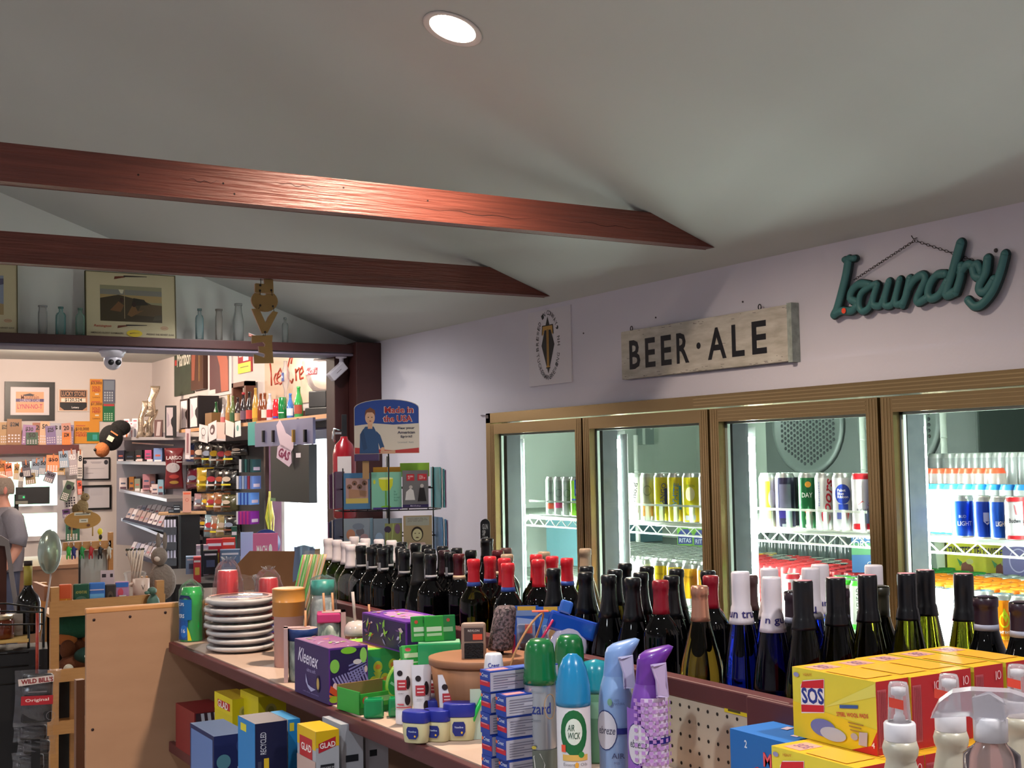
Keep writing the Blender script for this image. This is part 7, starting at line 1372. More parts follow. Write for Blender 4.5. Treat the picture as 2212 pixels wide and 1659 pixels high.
mb = MB(); A = PF(252, 950, d1+.32); B = PF(402, 950, d2+.34); bar3(mb, (A.x, A.y, .9), (B.x, B.y, .9), .02, 1.15, M('#7c7680', .6)); mb.build('back_panel', t)
def oncs(px, yt, yb, w_, c, name, lab, cat, its=None, group=None, rz=.0, dep=.08, f=None):
    d = d1+(d2-d1)*(px-250)/140+.12; return face(px-w_/2, px+w_/2, yt, yb, d, dep, c, name, lab, cat, its, group, rz=-.15+rz)
pen = lambda c: (lambda w, h: [('r', -w*.12, h*.08, w*.12, h*.5, c), ('r', -w*.3, h*.55, w*.3, h*.75, '#b0a8b4'), ('r', -w*.3, h*.85, w*.3, h*.92, '#a8586a')])
for i, (px, yt, c, lab) in enumerate(((260, 912, '#b8343c', 'white hanging packet with red pen shape, leftmost on the top shelf'), (274, 905, '#c86a2c', 'white hanging packet with orange pen shape on the top shelf'), (286, 911, '#a82c34', 'white hanging packet with dark red pen shape on the top shelf'), (292, 904, '#6a6a80', 'white hanging packet behind the others on the top shelf'))):
    oncs(px, yt, 948, 12, '#d8d0d8', 'white_packet', lab, 'packet', pen(c), 'white pen packets on the top shelf', dep=.02+.0*i)
FOIL = M('#b9a894', .16, .75, bump=(22, 1.0), name='crinkled_foil')
for i, (x0, y0, x1, y1, w_, lab) in enumerate(((300, 946, 312, 866, 13, 'crinkled silver pouch leaning at the left of the foil group'), (322, 900, 334, 834, 20, 'tallest crinkled foil pouch, bronze tinted'), (318, 946, 332, 885, 16, 'pale grey foil tube pouch leaning in front of the tallest'), (304, 946, 316, 908, 12, 'small shiny foil pouch at the foot of the tall ones'))):
    A = PF(x0, y0, 12.55+.05*i); B = PF(x1, y1, 12.6+.05*i); t = thing('foil_pouch', lab, 'pouch', A, FC(A), 'crinkled foil pouches on the top shelf'); v = B-A; h = v.length; ww = w_*12.6*SC/2; lx = (x1-x0)*12.6*SC
    mb = MB(); mb.grid(lambda u, q: ((2*u-1)*ww*(1-.15*math.sin(3.1*q))+lx*q+.01*math.sin(9*q), -.02*math.sin(3.14*u)*math.sin(3.14*q)-.0, v.z*q), 8, 12, FOIL); mb.build('pouch', t, solid=.012)
oncs(343, 907, 945, 16, '#5a3c3a', 'small_display', 'dark framed display of dangling trinkets on the top shelf', 'display', lambda w, h: [('p', [(-w*.3, h*.1), (w*.2, h*.1), (w*.36, h*.9), (-w*.1, h*.9)], '#a89a9c')])
t = face(357, 381, 876, 945, 11.9, .16, '#140f12', 'gift_box', 'tall dark box with pale window standing lower left of the paired boxes', 'gift box', lambda w, h: [(k[0], [(a-w*.28 if 0 else a*.7-w*.1, b) for a, b in k[1]], k[2]) for k in win(w, h)], 'gift boxes with pale windows')
for px, yt, yb, w_, c, name, lab in ((263, 973, 1000, 14, '#23203a', 'dark_box', 'navy box at the left of the second shelf'), (282, 975, 1001, 20, '#17161c', 'dark_box', 'black glossy box second on the second shelf'), (301, 972, 1002, 14, '#101014', 'dark_box', 'black box in the middle of the second shelf'), (303, 991, 1003, 12, '#c9bcbc', 'small_box', 'low white box in front of the black one'), (322, 972, 992, 14, '#a83a68', 'small_box', 'magenta box stacked on the second shelf'), (326, 992, 1004, 12, '#d0c8c8', 'small_box', 'white small box under the magenta one'), (343, 968, 1004, 18, '#6c84b8', 'blue_packs', 'blue and clear packet group at the right of second shelf'),
    (268, 1032, 1060, 16, '#d4c6c8', 'small_box', 'pale box with black squares at the left of third shelf'), (286, 1030, 1062, 10, '#d88a3a', 'small_box', 'orange striped box on the third shelf'), (299, 1034, 1064, 12, '#7c8474', 'small_box', 'sage green box on the third shelf'), (318, 1024, 1058, 16, '#a87480', 'small_box', 'dusty pink tall box on the third shelf'), (315, 1056, 1066, 18, '#d8ccd0', 'small_box', 'low white box at the front of the third shelf'), (332, 1024, 1064, 12, '#5c3a3a', 'dark_box', 'maroon and brown box on the third shelf'), (336, 1046, 1072, 14, '#d0bcbc', 'small_box', 'white and red box at the front of the third shelf'), (349, 1036, 1075, 12, '#8ab0c8', 'small_box', 'light blue and white box at right end of third shelf')):
    oncs(px, yt, yb, w_, c, name, lab, 'box', lambda w, h: [('r', -w*.4, h*.12, w*.4, h*.3, '#e0d8dc' if c[1] < '8' else '#5a3c4c'), ('r', -w*.3, h*.5, w*.3, h*.62, '#b05a4c' if px % 2 else '#46506c')], 'small boxes on the corner shelving', dep=.10+.02*(px % 3))
rm = random.Random(5); 
def slant(lab, x0, x1, ya, yb, n, ytilt):
    """a sloping rack of upright cartons, each its own object"""
    A = PF(x0, yb, 12.75); B = PF(x1, yb+28, 11.9); u = (B-A)/n; out = None
    T0 = thing('cigarette_rack', lab, 'rack', (0, 0, 0)); mb = MB(); U = (B-A).normalized(); N = Vector((-U.y, U.x, 0)); H = (yb-ya)*12.3*SC
    mb.add([A, B, B+N*.34+Vector((0, 0, H)), A+N*.34+Vector((0, 0, H)), A-Vector((0, 0, .02)), B-Vector((0, 0, .02)), B+N*.36+Vector((0, 0, H-.02)), A+N*.36+Vector((0, 0, H-.02))], [(0,1,2,3),(7,6,5,4),(0,4,5,1),(1,5,6,2),(2,6,7,3),(3,7,4,0)], M('#27283c', .5)); mb.build('rack_tray', T0)
    for r in range(3):
        for k in range(n):
            p = A+u*(k+.5)+N*(.03+.11*r)+Vector((0, 0, H*(.03+.11*r)/.34+.002)); c = rm.choice(['#b9b0bc', '#c4bcc0', '#a8a0ac', '#8c8aa0', '#b09c9c', '#c9c0c4', '#9a8480'])
            q = MB(); q.box((-u.length*.44, 0, 0), (u.length*.44, .02, .11), c).box((-u.length*.3, -.001, .03), (u.length*.3, 0, .05), rm.choice(['#5a3a4a', '#7c7488', '#46506c', '#a0565a'])); o = q.build('cigarette_pack', loc=p, rz=math.atan2(U.y, U.x)); o.rotation_euler.x = -.5
            tag(o, lab.split(' rack')[0]+' rack pack, pale small carton in its rows', 'packet', 'cigarette packs in the '+lab.split(' rack')[0]+' rack')
slant('upper slanted rack of pale cartons', 264, 372, 1076, 1122, 11, 0); slant('lower slanted rack of pale cartons', 272, 368, 1140, 1196, 11, 0)
t = thing('tobacco_bag', 'maroon bag lettered LARGO hanging from the corner shelf', 'bag', PF(376, 1056, 11.4), FC(PF(376, 1056, 11.4)))
h = 88*11.4*SC; w_ = 40*11.4*SC; mb = MB(); mb.grid(lambda u, v: ((u-.5)*w_*(.93+.07*math.cos(6*v)), -.045*math.sin(3.14*u)*math.sin(3.14*v)**.5, h*v), 12, 14, M('#6e1f26', .3, coat=.4, name='maroon_foil')); mb.build('bag_body', t, solid=.004)
mb = MB(); f = lambda u, v, hh: (u, -.045*math.sin(3.14*(u/w_+.5))*math.sin(3.14*min(max(v/h, .01), .99))**.5-.004-hh, v); art(mb, [('e', -.01, h*.52, w_*.36, h*.12, '#b0a8ac'), ('p', [(-.03, h*.46), (.03, h*.47), (.02, h*.58), (-.01, h*.6)], '#5c4a50'), ('t', 'LARGO', 0, h*.76, w_*.8, h*.09, '#e0d4d4', .02), ('e', 0, h*.3, w_*.26, h*.05, '#a83a34'), ('r', .02, h*.64, w_*.42, h*.67, '#c9bcbc'), ('e', .0, h*.16, w_*.24, h*.04, '#a8843c')], f, .001, .001, seg=2); mb.build('printing', t)
def hangcard(x0, x1, yt, yb, c, lab, its=None, rot=0, Xp=3.40, name='hanging_card', cat='card'):
    pm = (x0+x1)/2; a = PX(pm, yt, Xp); b = PX(pm, yb, Xp); w_ = PX(x0, yb, Xp).y-PX(x1, yb, Xp).y
    t = thing(name, lab, cat, (Xp, a.y, a.z), RW, 'cards pinned under the wall shelf'); t.rotation_euler.y = rot; h = a.z-b.z
    MB().box((-w_/2, -.003, -h), (w_/2, 0, 0), c).build('card', t)
    if its: mb = MB(); art(mb, its(w_, h), flatmap((0, -.003, 0)), .001, .0008); mb.build('drawing', t)
    return t
face2 = lambda w, h: [('o', 0, -h*.4, w*.25, h*.24, .006, '#2c2428'), ('r', -w*.12, -h*.82, -w*.08, -h*.56, '#2c2428'), ('r', .02, -h*.82, w*.1, -h*.56, '#2c2428')]
hangcard(431, 450, 918, 955, '#d6ccd0', 'white card with line drawing, left of two drawings', face2, .1); hangcard(450, 468, 912, 951, '#d6ccd0', 'white card with dark swirl drawing, right of two drawings', lambda w, h: [('e', 0, -h*.42, w*.3, h*.28, '#4a3034'), ('e', -.01, -h*.46, w*.16, h*.12, '#cfc4c8')], -.12)
hangcard(469, 488, 912, 952, '#c8aca4', 'blank pinkish card after the two drawings', lambda w, h: [('r', -w*.5, -h, w*.5, -h*.9, '#b9b4bc')], .05); hangcard(487, 506, 910, 942, '#d8ccc8', 'folded white card right of the pink one', None, .15); hangcard(508, 520, 910, 943, '#cfd8d8', 'narrow white card with green figure', lambda w, h: [('e', 0, -h*.45, w*.2, h*.2, '#5a9a94')], -.05)
hangcard(401, 412, 926, 992, '#b8a8b0', 'long narrow printed strip hanging beside the maroon bag', lambda w, h: [('r', -w*.2, -h*.8, w*.2, -h*.15, '#7a4c58'), ('r', -w*.4, -h*.98, w*.4, -h*.86, '#d8d0dc')], .04, 3.36, 'paper_strip', 'strip')
t = hangcard(536, 553, 912, 962, '#1f8a88', 'teal swallow-tailed pennant under the shelf', None, 0, 3.37, 'pennant', 'pennant')
SN = thing('snack_pegboard', 'dark pegboard panel packed with hanging snack bags', 'display panel', (0, 0, 0)); q0 = PX(414, 1000, 3.66); q1 = PX(578, 1000, 3.66)
MB().box((3.655, q1.y, .9), (3.695, q0.y, 1.93), M('#26242a', .7)).build('panel', SN); MB().box((3.63, q1.y-.03, .6), (3.698, q1.y+.01, 2.0), M('#5c4a44', .5)).build('side_post', SN)
BAGS = ((423, 957, 1002, '#22376c', 'navy blue'), (440, 955, 1004, '#1c1614', 'brown-black'), (456, 958, 1005, '#141214', 'black'), (472, 956, 1008, '#1a1412', 'black, brown-labelled'), (488, 958, 1008, '#151417', 'glossy black'), (503, 958, 1005, '#1c1a20', 'charcoal'), (520, 960, 985, '#1a181c', 'small charcoal'),
        (424, 1012, 1056, '#7a1c34', 'crimson'), (446, 1010, 1062, '#b89c1c', 'yellow and black'), (466, 1012, 1062, '#131114', 'black with silver edge'), (484, 1014, 1060, '#111013', 'plain black'), (499, 1014, 1060, '#17161a', 'black with white seal'),
        (440, 1066, 1102, '#a8848c', 'pink striped'), (455, 1066, 1102, '#6c5240', 'bronze'), (466, 1066, 1104, '#9a6a3c', 'copper'), (482, 1064, 1106, '#8c5a34', 'orange-brown'), (498, 1068, 1104, '#4a4a2c', 'olive'),
        (432, 1116, 1145, '#2c2024', 'dark maroon'), (448, 1116, 1146, '#3c2a2c', 'brown-maroon'), (462, 1112, 1160, '#7c98a8', 'pale blue strip'), (475, 1114, 1162, '#8a7a70', 'clear nut'), (488, 1112, 1160, '#9a8a5c', 'silver and yellow'), (504, 1114, 1156, '#1c1c20', 'black with gold top'))
for i, (px, yt, yb, c, nm) in enumerate(BAGS):
    a = PX(px, yt, 3.6); b = PX(px, yb, 3.6); h = a.z-b.z; w_ = PX(px-8, yb, 3.6).y-PX(px+8, yb, 3.6).y; row = 'top second third lowest'.split()[0 if i < 7 else 1 if i < 12 else 2 if i < 17 else 3]
    t = thing('snack_bag', nm+' snack bag hanging in the '+row+' row of the dark pegboard', 'snack bag', (3.60, a.y, b.z), RW+.5, 'snack bags on the dark pegboard')
    m_ = M(c, .22, coat=.5, bump=(14, .8)); rot = rm.uniform(-.12, .12)
    MB().grid(lambda u, v: ((u-.5)*w_*(1+.05*math.sin(5*v))+rot*h*(v-.5)*.5, -.045*math.sin(3.14*u)*math.sin(3.14*v)**.6-.01, h*v), 8, 8, m_).build('bag_body', t, solid=.003)
    mb = MB(); c2 = ['#b0583c', '#c9b8a8', '#8c98b0', '#d8b02c', '#a83040'][i % 5]; art(mb, [('e', .0, h*.55, w_*.24, h*.12, c2), ('r', -w_*.3, h*.25, w_*.25, h*.33, ['#cfc4bc', '#7a4a34', '#d8cc3a'][i % 3])], lambda u, v, hh: (u, -.06-hh, v)); mb.build('printing', t)
    MB().tube([(0, .02, h-.01), (0, -.03, h-.012)], .004, SILVER, 5).build('hook', t)
for r, (yt, yb, c, nm, n) in enumerate(((992, 1020, '#1c4a4c', 'teal-sided', 5), (1028, 1056, '#27407c', 'dark blue', 6), (1064, 1090, '#2448a0', 'bright blue', 8), (1104, 1132, '#a82c78', 'magenta', 8))):
    for k in range(n):
        px = 522+6*k*(5/n if n > 6 else 1)+(6 if r == 0 else 0); a = PX(px, yt, 3.5); b = PX(px, yb, 3.5); h = a.z-b.z
        cc = '#c9ccd4' if k == 0 else (['#27407c', '#7a2438', '#8c9cb8'][k % 3] if r == 1 else c)
        o = box_thing('gum_pack', 'edge-on '+nm+' packet in '+['the upper', 'the second', 'the third', 'the lowest'][r]+' stepped row right of the snacks', 'packet', (3.50, a.y, b.z), (.11, .022, h), cc if k % 2 == 0 else ['#12282c', '#5c78b4', '#5c8cd0', '#7a2488'][r], RW+2.1, front=[('r', -.04, h*.15, .04, h*.4, '#c9b8c4')], group='packet row: '+nm, bevel=0)
t = thing('black_dispenser', 'tall black stepped dispenser with white-topped slots', 'dispenser', (0, 0, 0)); c0 = PF(390, 1250, 9.9); T = lambda v: Matrix.Rotation(FC(c0), 3, 'Z') @ v + Vector((c0.x, c0.y, 0))
z = lambda y: PF(390, y, 9.9).z; mb = MB(); mb.box((-.02, 0, 0), (.15, .3, z(1112)), BLACKM, T=T); mb.box((-.12, .02, .3), (-.02, .28, z(1118)), M('#17171b', .4), T=T); mb.build('tower', t)
for i, y in enumerate((1146, 1178, 1212)):
    MB().box((-.13, -.10, z(y+8)), (-.03, .02, z(y-8)), M('#3a3c42', .45), T=T).build('slot', t)
    mb = MB()
    for k in range(4): mb.box((-.125+.024*k, -.05, z(y-8)), (-.108+.024*k, .0, z(y-24)), M('#c4bccc', .3), T=T)
    mb.build('pack_tops', t)
MB().box((-.17, -.02, z(1112)), (.2, .34, z(1108)), M('#a8825c', .5), T=T).build('top_board', t)
face(395, 413, 1062, 1107, 9.9, .09, '#c08a78', 'salmon_carton', 'tall salmon carton on the black dispenser', 'carton', lambda w, h: [('r', -w*.4, h*.86, w*.4, h*.95, '#c8583c'), ('o', 0, h*.6, w*.2, h*.08, .004, '#b0584c')])
for px, yt in ((382, 1090), (371, 1100)): face(px-7, px+7, yt, 1108, 9.9, .06, '#20242e', 'black_tin', 'black tin with white print, %s on the dispenser' % ('taller one' if yt == 1090 else 'shorter one'), 'tin', lambda w, h: [('r', -w*.4, h*.4, w*.4, h*.55, '#b9c0c8'), ('r', -w*.4, h*.75, w*.4, h*.8, '#b9c0c8')])
CT = [(446, 480, 1165, 1190, 8.6, '#b02430', 'red candy carton, left of the wider one', 'candy carton'), (480, 508, 1163, 1187, 8.7, '#b83424', 'wide orange-red candy carton with gold mark', 'candy carton'), (476, 518, 1188, 1203, 8.5, '#5a6c84', 'slate blue tray under the candy cartons', 'tray'), (424, 450, 1178, 1194, 8.5, '#a894a4', 'pale slanted carton beside the black pole', 'carton'), (440, 470, 1190, 1240, 8.2, '#17181e', 'dark bag with faint face print below the candy', 'bag'), (402, 434, 1203, 1240, 8.0, '#7c98b8', 'light blue crossed packet on the black wire shelf', 'packet'), (418, 434, 1204, 1216, 7.95, '#b83440', 'small red carton above the light blue packet', 'carton'), (500, 512, 1138, 1172, 9.0, '#1c4a3c', 'dark green tag goods left of the pink sign', 'packet')]
ztb = PF(400, 1240, 8.6).z+.0006
for x0, x1, yt, yb, d, c, lab, cat in CT: face(x0, x1, yt, yb, d, .12, c, cat.replace(' ', '_'), lab, cat, lambda w, h: [('r', -w*.3, h*.3, w*.3, h*.6, '#c8a84c' if 'red' in lab else '#46506c'), ('r', -w*.42, h*.8, w*.42, h*.88, '#d0c8cc')], zb=None if yb > 1238 else ztb)
t = thing('display_table', 'dark table carrying candy cartons behind the red cups', 'table', (0, 0, 0)); A = PF(400, 1240, 8.6); zt_ = A.z
T = lambda v: Matrix.Rotation(FC(A), 3, 'Z') @ v + Vector((A.x, A.y, 0)); MB().box((-.1, -.75, zt_-.03), (.75, .5, zt_-.001), M('#1c1a1c', .5), T=T).build('table_top', t)
for x in (-.07, .72):
    for y in (-.72, .47): MB().box((x-.015, y-.015, 0), (x+.015, y+.015, zt_-.03), BLACKM, T=T).build('leg', t)
for px, y1 in ((436, 1176), (388, 1112)):
    q = PF(px, y1, 8.4 if px == 436 else 9.7); t = thing('black_pole', 'thin black upright pole %s' % ('near the candy cartons' if px == 436 else 'by the black dispenser'), 'pole', (q.x, q.y, 0)); MB().box((-.008, -.008, 0), (.008, .008, q.z), BLACKM).build('pole', t)
t = face(520, 547, 1150, 1192, 8.2, .02, '#a8c4e8', 'event_card', 'pale blue photo card behind the pink MACHO sign', 'card', lambda w, h: [('p', [(-w*.4, h*.3), (w*.5, h*.1), (w*.5, h*.6), (0, h*.3)], '#8c5a5c'), ('r', -w*.4, .0, w*.5, h*.1, '#e0d0d4')], zb=ztb)
t = face(547, 600, 1152, 1194, 8.0, .02, '#e07aa8', 'pink_sign', 'pink counter sign lettered MACHO', 'sign', lambda w, h: [('p', [(w*.1, 0), (w*.5, 0), (w*.5, h*.5)], '#f0d8a0'), ('t', 'MACH', -w*.14, h*.66, w*.42, h*.17, '#ffffff', .03), ('e', w*.2, h*.66, w*.07, h*.11, '#ffffff'), ('r', -w*.5, 0, -w*.2, h*.1, '#e8e4f0'), ('t', 'NEW', -w*.1, h*.06, w*.2, h*.1, '#6a3a7c', .02)], zb=ztb)
q = PF(575, 1190, 8.4); t = thing('round_display', 'dark blue round display stand behind the pink sign', 'display stand', (q.x, q.y, q.z), FC(q)); MB().lathe([(0, 0), (.095, 0), (.095, .02), (0, .02)], M('#1c2f6c', .3, coat=.4), 30, T=lambda v: Vector((v.x, v.z, .05+v.y))).build('disc', t); MB().box((-.02, 0, -(q.z-zt_)), (.02, .02, -.03), '#1c2f6c').build('foot', t)
q = PX(584, 1160, 3.45); t = thing('yellow_lanyards', 'bunch of yellow and green cords hanging beside the snack wall', 'cords', (3.45, q.y, q.z), kind='stuff')
mb = MB()
for k in range(9): mb.tube([(0, .02*math.sin(k), .36), (-.02+.004*k, .05*math.cos(k*2), .15), (0, .06*math.sin(k*3), 0)], .006, ['#b8b43a', '#8aa83a', '#c8b85a'][k % 3], 5)
mb.build('cords', t)
t = wp('hanging_screen', 'black square screen hung in the doorway light', 'screen', 601, 685, 962, 1084, M('#0c0b0e', .6), lambda w, h: [('r', w*.18, h*.78, w*.3, h*.86, '#c9c4cc'), ('r', -w*.5, .0, -w*.36, h*.06, '#4a6a3c')], X=3.40, th=.06)
MB().box((t['label'] and .0 or 0, 0, 0), (.01, .03, .2), BLACKM).build('hanger', t, loc=(0, 0, PX(640, 962, 3.40).z-t.location.z))
t = wp('clip_rail', 'lavender-grey board carrying wooden and black clothes clips', 'board', 556, 682, 908, 962, M('#5c5c7a', .6), None, X=3.36, th=.02)
for px, c in ((569, '#17161c'), (590, '#1c141a'), (609, '#8c8890'), (634, '#a8843c'), (659, '#0f0f14')):
    q = PX(px, 955, 3.33); mb = MB(); mb.box((-.012, -.02, 0), (-.003, 0, .09), c).box((.003, -.02, 0), (.012, 0, .09), c); o = mb.build('clothespin', None, loc=(3.34, q.y, q.z), rz=RW); o.parent = t; o.matrix_parent_inverse = Matrix.LocRotScale(t.location, t.rotation_euler, None).inverted()
q = PX(614, 965, 3.30); t = thing('gas_sign', 'small white cut-out sign lettered GAS clipped to the board', 'sign', (3.30, q.y, q.z), RW+.5)
mb = MB(); mb.prism([(-.07, .16), (-.06, .1), (-.03, .0), (.07, -.04), (.10, .0), (.09, .06), (.02, .1), (.0, .14), (-.04, .2)], -.006, 0, M('#c9b4c0', .5)); mb.prism([(-.06, .0), (-.07, -.08), (.05, -.15), (.075, -.12), (.07, -.03), (-.03, .02)], -.006, 0, M('#cbb4c4', .5)); mb.build('plate', t)
mb = MB(); art(mb, [('t', 'GAS', .004, -.055, .11, .07, '#7a2a4c', .04, -22)], flatmap((0, -.006, 0)), .001); mb.build('lettering', t)
q = PF(744, 1012, 6.25); t = thing('fire_extinguisher', 'red fire extinguisher hung by the brown corner post', 'fire extinguisher', (q.x, q.y, q.z-.25), FC(q)); RD = M('#8c1420', .25, coat=.5)
MB().lathe([(0, 0), (.05, 0), (.058, .01), (.058, .32), (.045, .37), (.02, .395), (.018, .41), (0, .41)], RD, 28).build('cylinder', t)
MB().box((-.012, -.012, .40), (.014, .012, .52), M('#17171b', .4)).box((-.045, -.008, .42), (-.012, .008, .432), SILVER).build('valve', t, bevel=.002)
MB().tube([(-.012, 0, .44), (-.05, 0, .45), (-.058, 0, .40), (-.045, 0, .385)], .005, SILVER).build('lever', t)
MB().box((-.034, -.060, .22), (.034, -.056, .31), '#c9bcbc').build('label', t)
MB().box((-.03, .055, .1), (.03, .08, .36), BLACKM).build('bracket', t)
RC = PF(838, 1100, 5.22); rk = thing('card_spinner', 'black wire spinner rack of greeting cards', 'card rack', (RC.x, RC.y, 0), FC(RC)); WR = M('#2a2226', .4, .3, name='dark_wire')
zf = lambda y: PF(838, y, 5.1).z
MB().tube([(0, .1, 0), (0, .1, zf(985))], .009, WR).build('pole', rk); MB().lathe([(0, 0), (.2, 0), (.2, .012), (0, .012)], WR, 30, c=(0, .1, 0)).build('base', rk)
X_ = lambda px: (px-838)*5.1*SC
mb = MB()
for px in (741, 937):
    mb.tube([(X_(px), -.06, zf(1195)), (X_(px), -.06, zf(1010))], .003, WR, 6)
for y in (1056, 1104, 1160): mb.tube([(X_(722), .04, zf(y)), (X_(741), -.06, zf(y)), (X_(937), -.06, zf(y)), (X_(955), .04, zf(y)), (X_(937), .2, zf(y)), (X_(741), .2, zf(y))], .003, WR, 6, True)
for px in (758, 794, 815, 862, 882, 925): mb.tube([(X_(px), -.09, zf(1104)), (X_(px), -.09, zf(1062)), (X_(px+(-8 if px in (794, 862, 925) else 8)), -.09, zf(1058))], .0028, WR, 6)
mb.tube([(X_(741), -.06, zf(1056)), (X_(937), -.06, zf(1056))], .0028, WR, 5); mb.build('wire_frame', rk)
def gcard2(x0, x1, yt, yb, c, lab, its, off=0, rz=0, n=1):
    q = PF((x0+x1)/2, yb, 5.1); d_ = Vector((q.x, q.y)).normalized()*off; w_ = (x1-x0)*5.1*SC; h = (yb-yt)*5.1*SC
    t = thing('greeting_card', lab, 'greeting card', (q.x+d_.x, q.y+d_.y, q.z), FC(q)+rz, 'greeting cards on the spinner'); MB().box((-w_/2, 0, 0), (w_/2, .004*n, h), c).build('card', t)
    if its: mb = MB(); art(mb, its(w_, h), flatmap(), .0006, .0004); mb.build('printing', t)
    return t
gcard2(743, 800, 1022, 1100, '#4a7aa8', 'blue greeting card with puppies in a box, upper left', lambda w, h: [('r', -w*.42, h*.16, w*.42, h*.86, '#b08c8c'), ('r', -w*.42, h*.16, w*.42, h*.3, '#c8b060')]+[('e', -w*.28+w*.19*k, h*(.62+.1*(k % 2)), w*.1, h*.07, '#7a5648') for k in range(4)]+[('e', -w*.28+w*.19*k, h*(.6+.1*(k % 2)), w*.035, h*.025, '#17120f') for k in range(4)]+[('p', [(-w*.3, h*.3), (w*.36, h*.34), (w*.38, h*.5), (-w*.3, h*.56)], '#a87c64')])
gcard2(803, 868, 1020, 1100, '#7cb8a4', 'aqua greeting card with a yellow cocktail glass, upper middle', lambda w, h: [('p', [(-w*.26, h*.82), (w*.22, h*.82), (w*.2, h*.64), (w*.1, h*.5), (-w*.14, h*.5), (-w*.24, h*.64)], '#c8cc2c'), ('r', -w*.05, h*.1, -w*.0, h*.5, '#6aa83a'), ('e', -w*.02, h*.06, w*.17, h*.04, '#7ab83a'), ('e', -w*.02, h*.83, w*.24, h*.03, '#e0e4a0'), ('e', -w*.4, h*.74, w*.04, h*.06, '#c8cc3c'), ('t', 'be\nkind\nto your\nheart', w*.34, h*.36, w*.2, h*.3, '#46786c', .0), ('r', -w*.45, 0, w*.5, h*.05, '#3c2a78')])
gcard2(870, 926, 1016, 1096, '#6c6a70', 'black and white greeting card of two seated figures with red labels, upper right', lambda w, h: [('r', -w*.34, h*.72, -w*.04, h*.9, '#b82434'), ('r', w*.08, h*.72, w*.44, h*.9, '#b82434'), ('t', 'BORN\nAT', -w*.19, h*.81, w*.2, h*.1, '#f0e0e0', .01), ('t', 'STILL\nGOT IT', w*.26, h*.81, w*.24, h*.1, '#f0e0e0', .01), ('p', [(-w*.4, h*.2), (-w*.02, h*.2), (-w*.08, h*.46), (-w*.2, h*.52), (-w*.36, h*.42)], '#d4d0d4'), ('e', -w*.18, h*.55, w*.07, h*.045, '#b8b0b0'), ('p', [(w*.08, h*.16), (w*.42, h*.16), (w*.34, h*.52), (w*.16, h*.52)], '#1c1a1f'), ('e', w*.25, h*.58, w*.07, h*.05, '#c0b8b8'), ('r', -w*.5, 0, w*.5, h*.08, '#2c2058'), ('t', 'Birthday', .0, h*.04, w*.4, h*.04, '#d8d0e4', .01)])
gcard2(743, 806, 1120, 1178, '#8c94a4', 'grey floral greeting card, lower left', lambda w, h: [('e', -w*.26, h*.4, w*.15, h*.2, '#b87c64'), ('e', w*.06, h*.5, w*.14, h*.16, '#6a6470'), ('e', w*.2, h*.3, w*.14, h*.12, '#a8848c'), ('e', -.0, h*.7, w*.2, h*.12, '#747c90'), ('r', w*.4, 0, w*.5, h, '#8cb0c8')])
gcard2(807, 869, 1120, 1180, '#7c8698', 'greeting card of purple irises, lower middle', lambda w, h: [('r', -w*.1, 0, w*.5, h*.82, '#8c8c58'), ('e', w*.0, h*.6, w*.12, h*.12, '#40304c'), ('e', w*.34, h*.62, w*.1, h*.18, '#7c5a78'), ('p', [(w*.1, 0), (w*.14, 0), (w*.22, h*.8), (w*.18, h*.8)], '#a8b070'), ('p', [(-w*.06, 0), (0, 0), (.0, h*.5), (-w*.04, h*.5)], '#9aa468'), ('e', -w*.3, h*.3, w*.14, h*.2, '#8ca0c0')])
gcard2(872, 934, 1114, 1190, '#b09878', 'beige greeting card with a pale round face, lower right', lambda w, h: [('r', -w*.42, h*.72, w*.4, h*.97, '#a8a49c'), ('t', 'don\'t take life so\nseriously, nobody\ngets out alive', 0, h*.88, w*.7, h*.12, '#6a6058'), ('e', -w*.02, h*.48, w*.21, h*.21, '#2c1c14'), ('e', -w*.02, h*.46, w*.17, h*.17, '#d0c49c'), ('e', -w*.09, h*.5, w*.03, h*.012, '#4a3420'), ('e', w*.05, h*.5, w*.03, h*.012, '#4a3420'), ('e', -w*.02, h*.38, w*.06, h*.016, '#5a3a24'), ('p', [(-w*.42, 0), (w*.4, 0), (w*.24, h*.24), (-w*.28, h*.24)], '#d8b4b4')])
gcard2(806, 866, 1009, 1030, '#c88a2c', 'orange card top showing above the cocktail card', None, .05); gcard2(864, 928, 1000, 1030, '#8cb83a', 'lime green card top behind the seated figures card', None, .06)
for px, c, lab, yt, yb, rz in ((735, '#5c3058', 'edge-on purple cards on the left side of the spinner, upper', 1018, 1098, 1.25), (733, '#2c3458', 'edge-on navy cards on the left side of the spinner, lower', 1120, 1170, 1.25), (941, '#4c94a0', 'edge-on aqua cards on the right side of the spinner, upper', 1008, 1096, -1.25), (945, '#4a78a8', 'edge-on blue cards on the right side of the spinner, lower', 1116, 1190, -1.25)):
    q = PF(px, yb, 5.16); t = thing('greeting_card', lab, 'greeting card', q, FC(q)+rz, 'greeting cards on the spinner'); h = (yb-yt)*5.1*SC
    for k in range(4): MB().box((-.06, .008*k, 0), (.06, .008*k+.004, h-.004*k), [c, '#c9c0c8', c, '#8c6a8c'][k]).build('card', t)
q = PF(836, 980, 5.0); us = thing('made_in_usa_sign', 'arched blue, white and red Made in the USA sign over the card spinner', 'sign', (q.x, q.y, q.z), FC(q)-.03); k_ = 5.0*SC; W_ = 140*k_; Hs = 118*k_
arc = [(-W_/2, 0), (W_/2, 0), (W_/2, Hs*.84)]+[(W_/2*math.cos(R_(180*i/14))*.999, Hs*.84+Hs*.16*math.sin(R_(180*i/14))) for i in range(1, 14)]+[(-W_/2, Hs*.84)]
mb = MB(); mb.prism(arc, 0, .006, M('#d8cdc4', .4)); mb.build('panel', us)
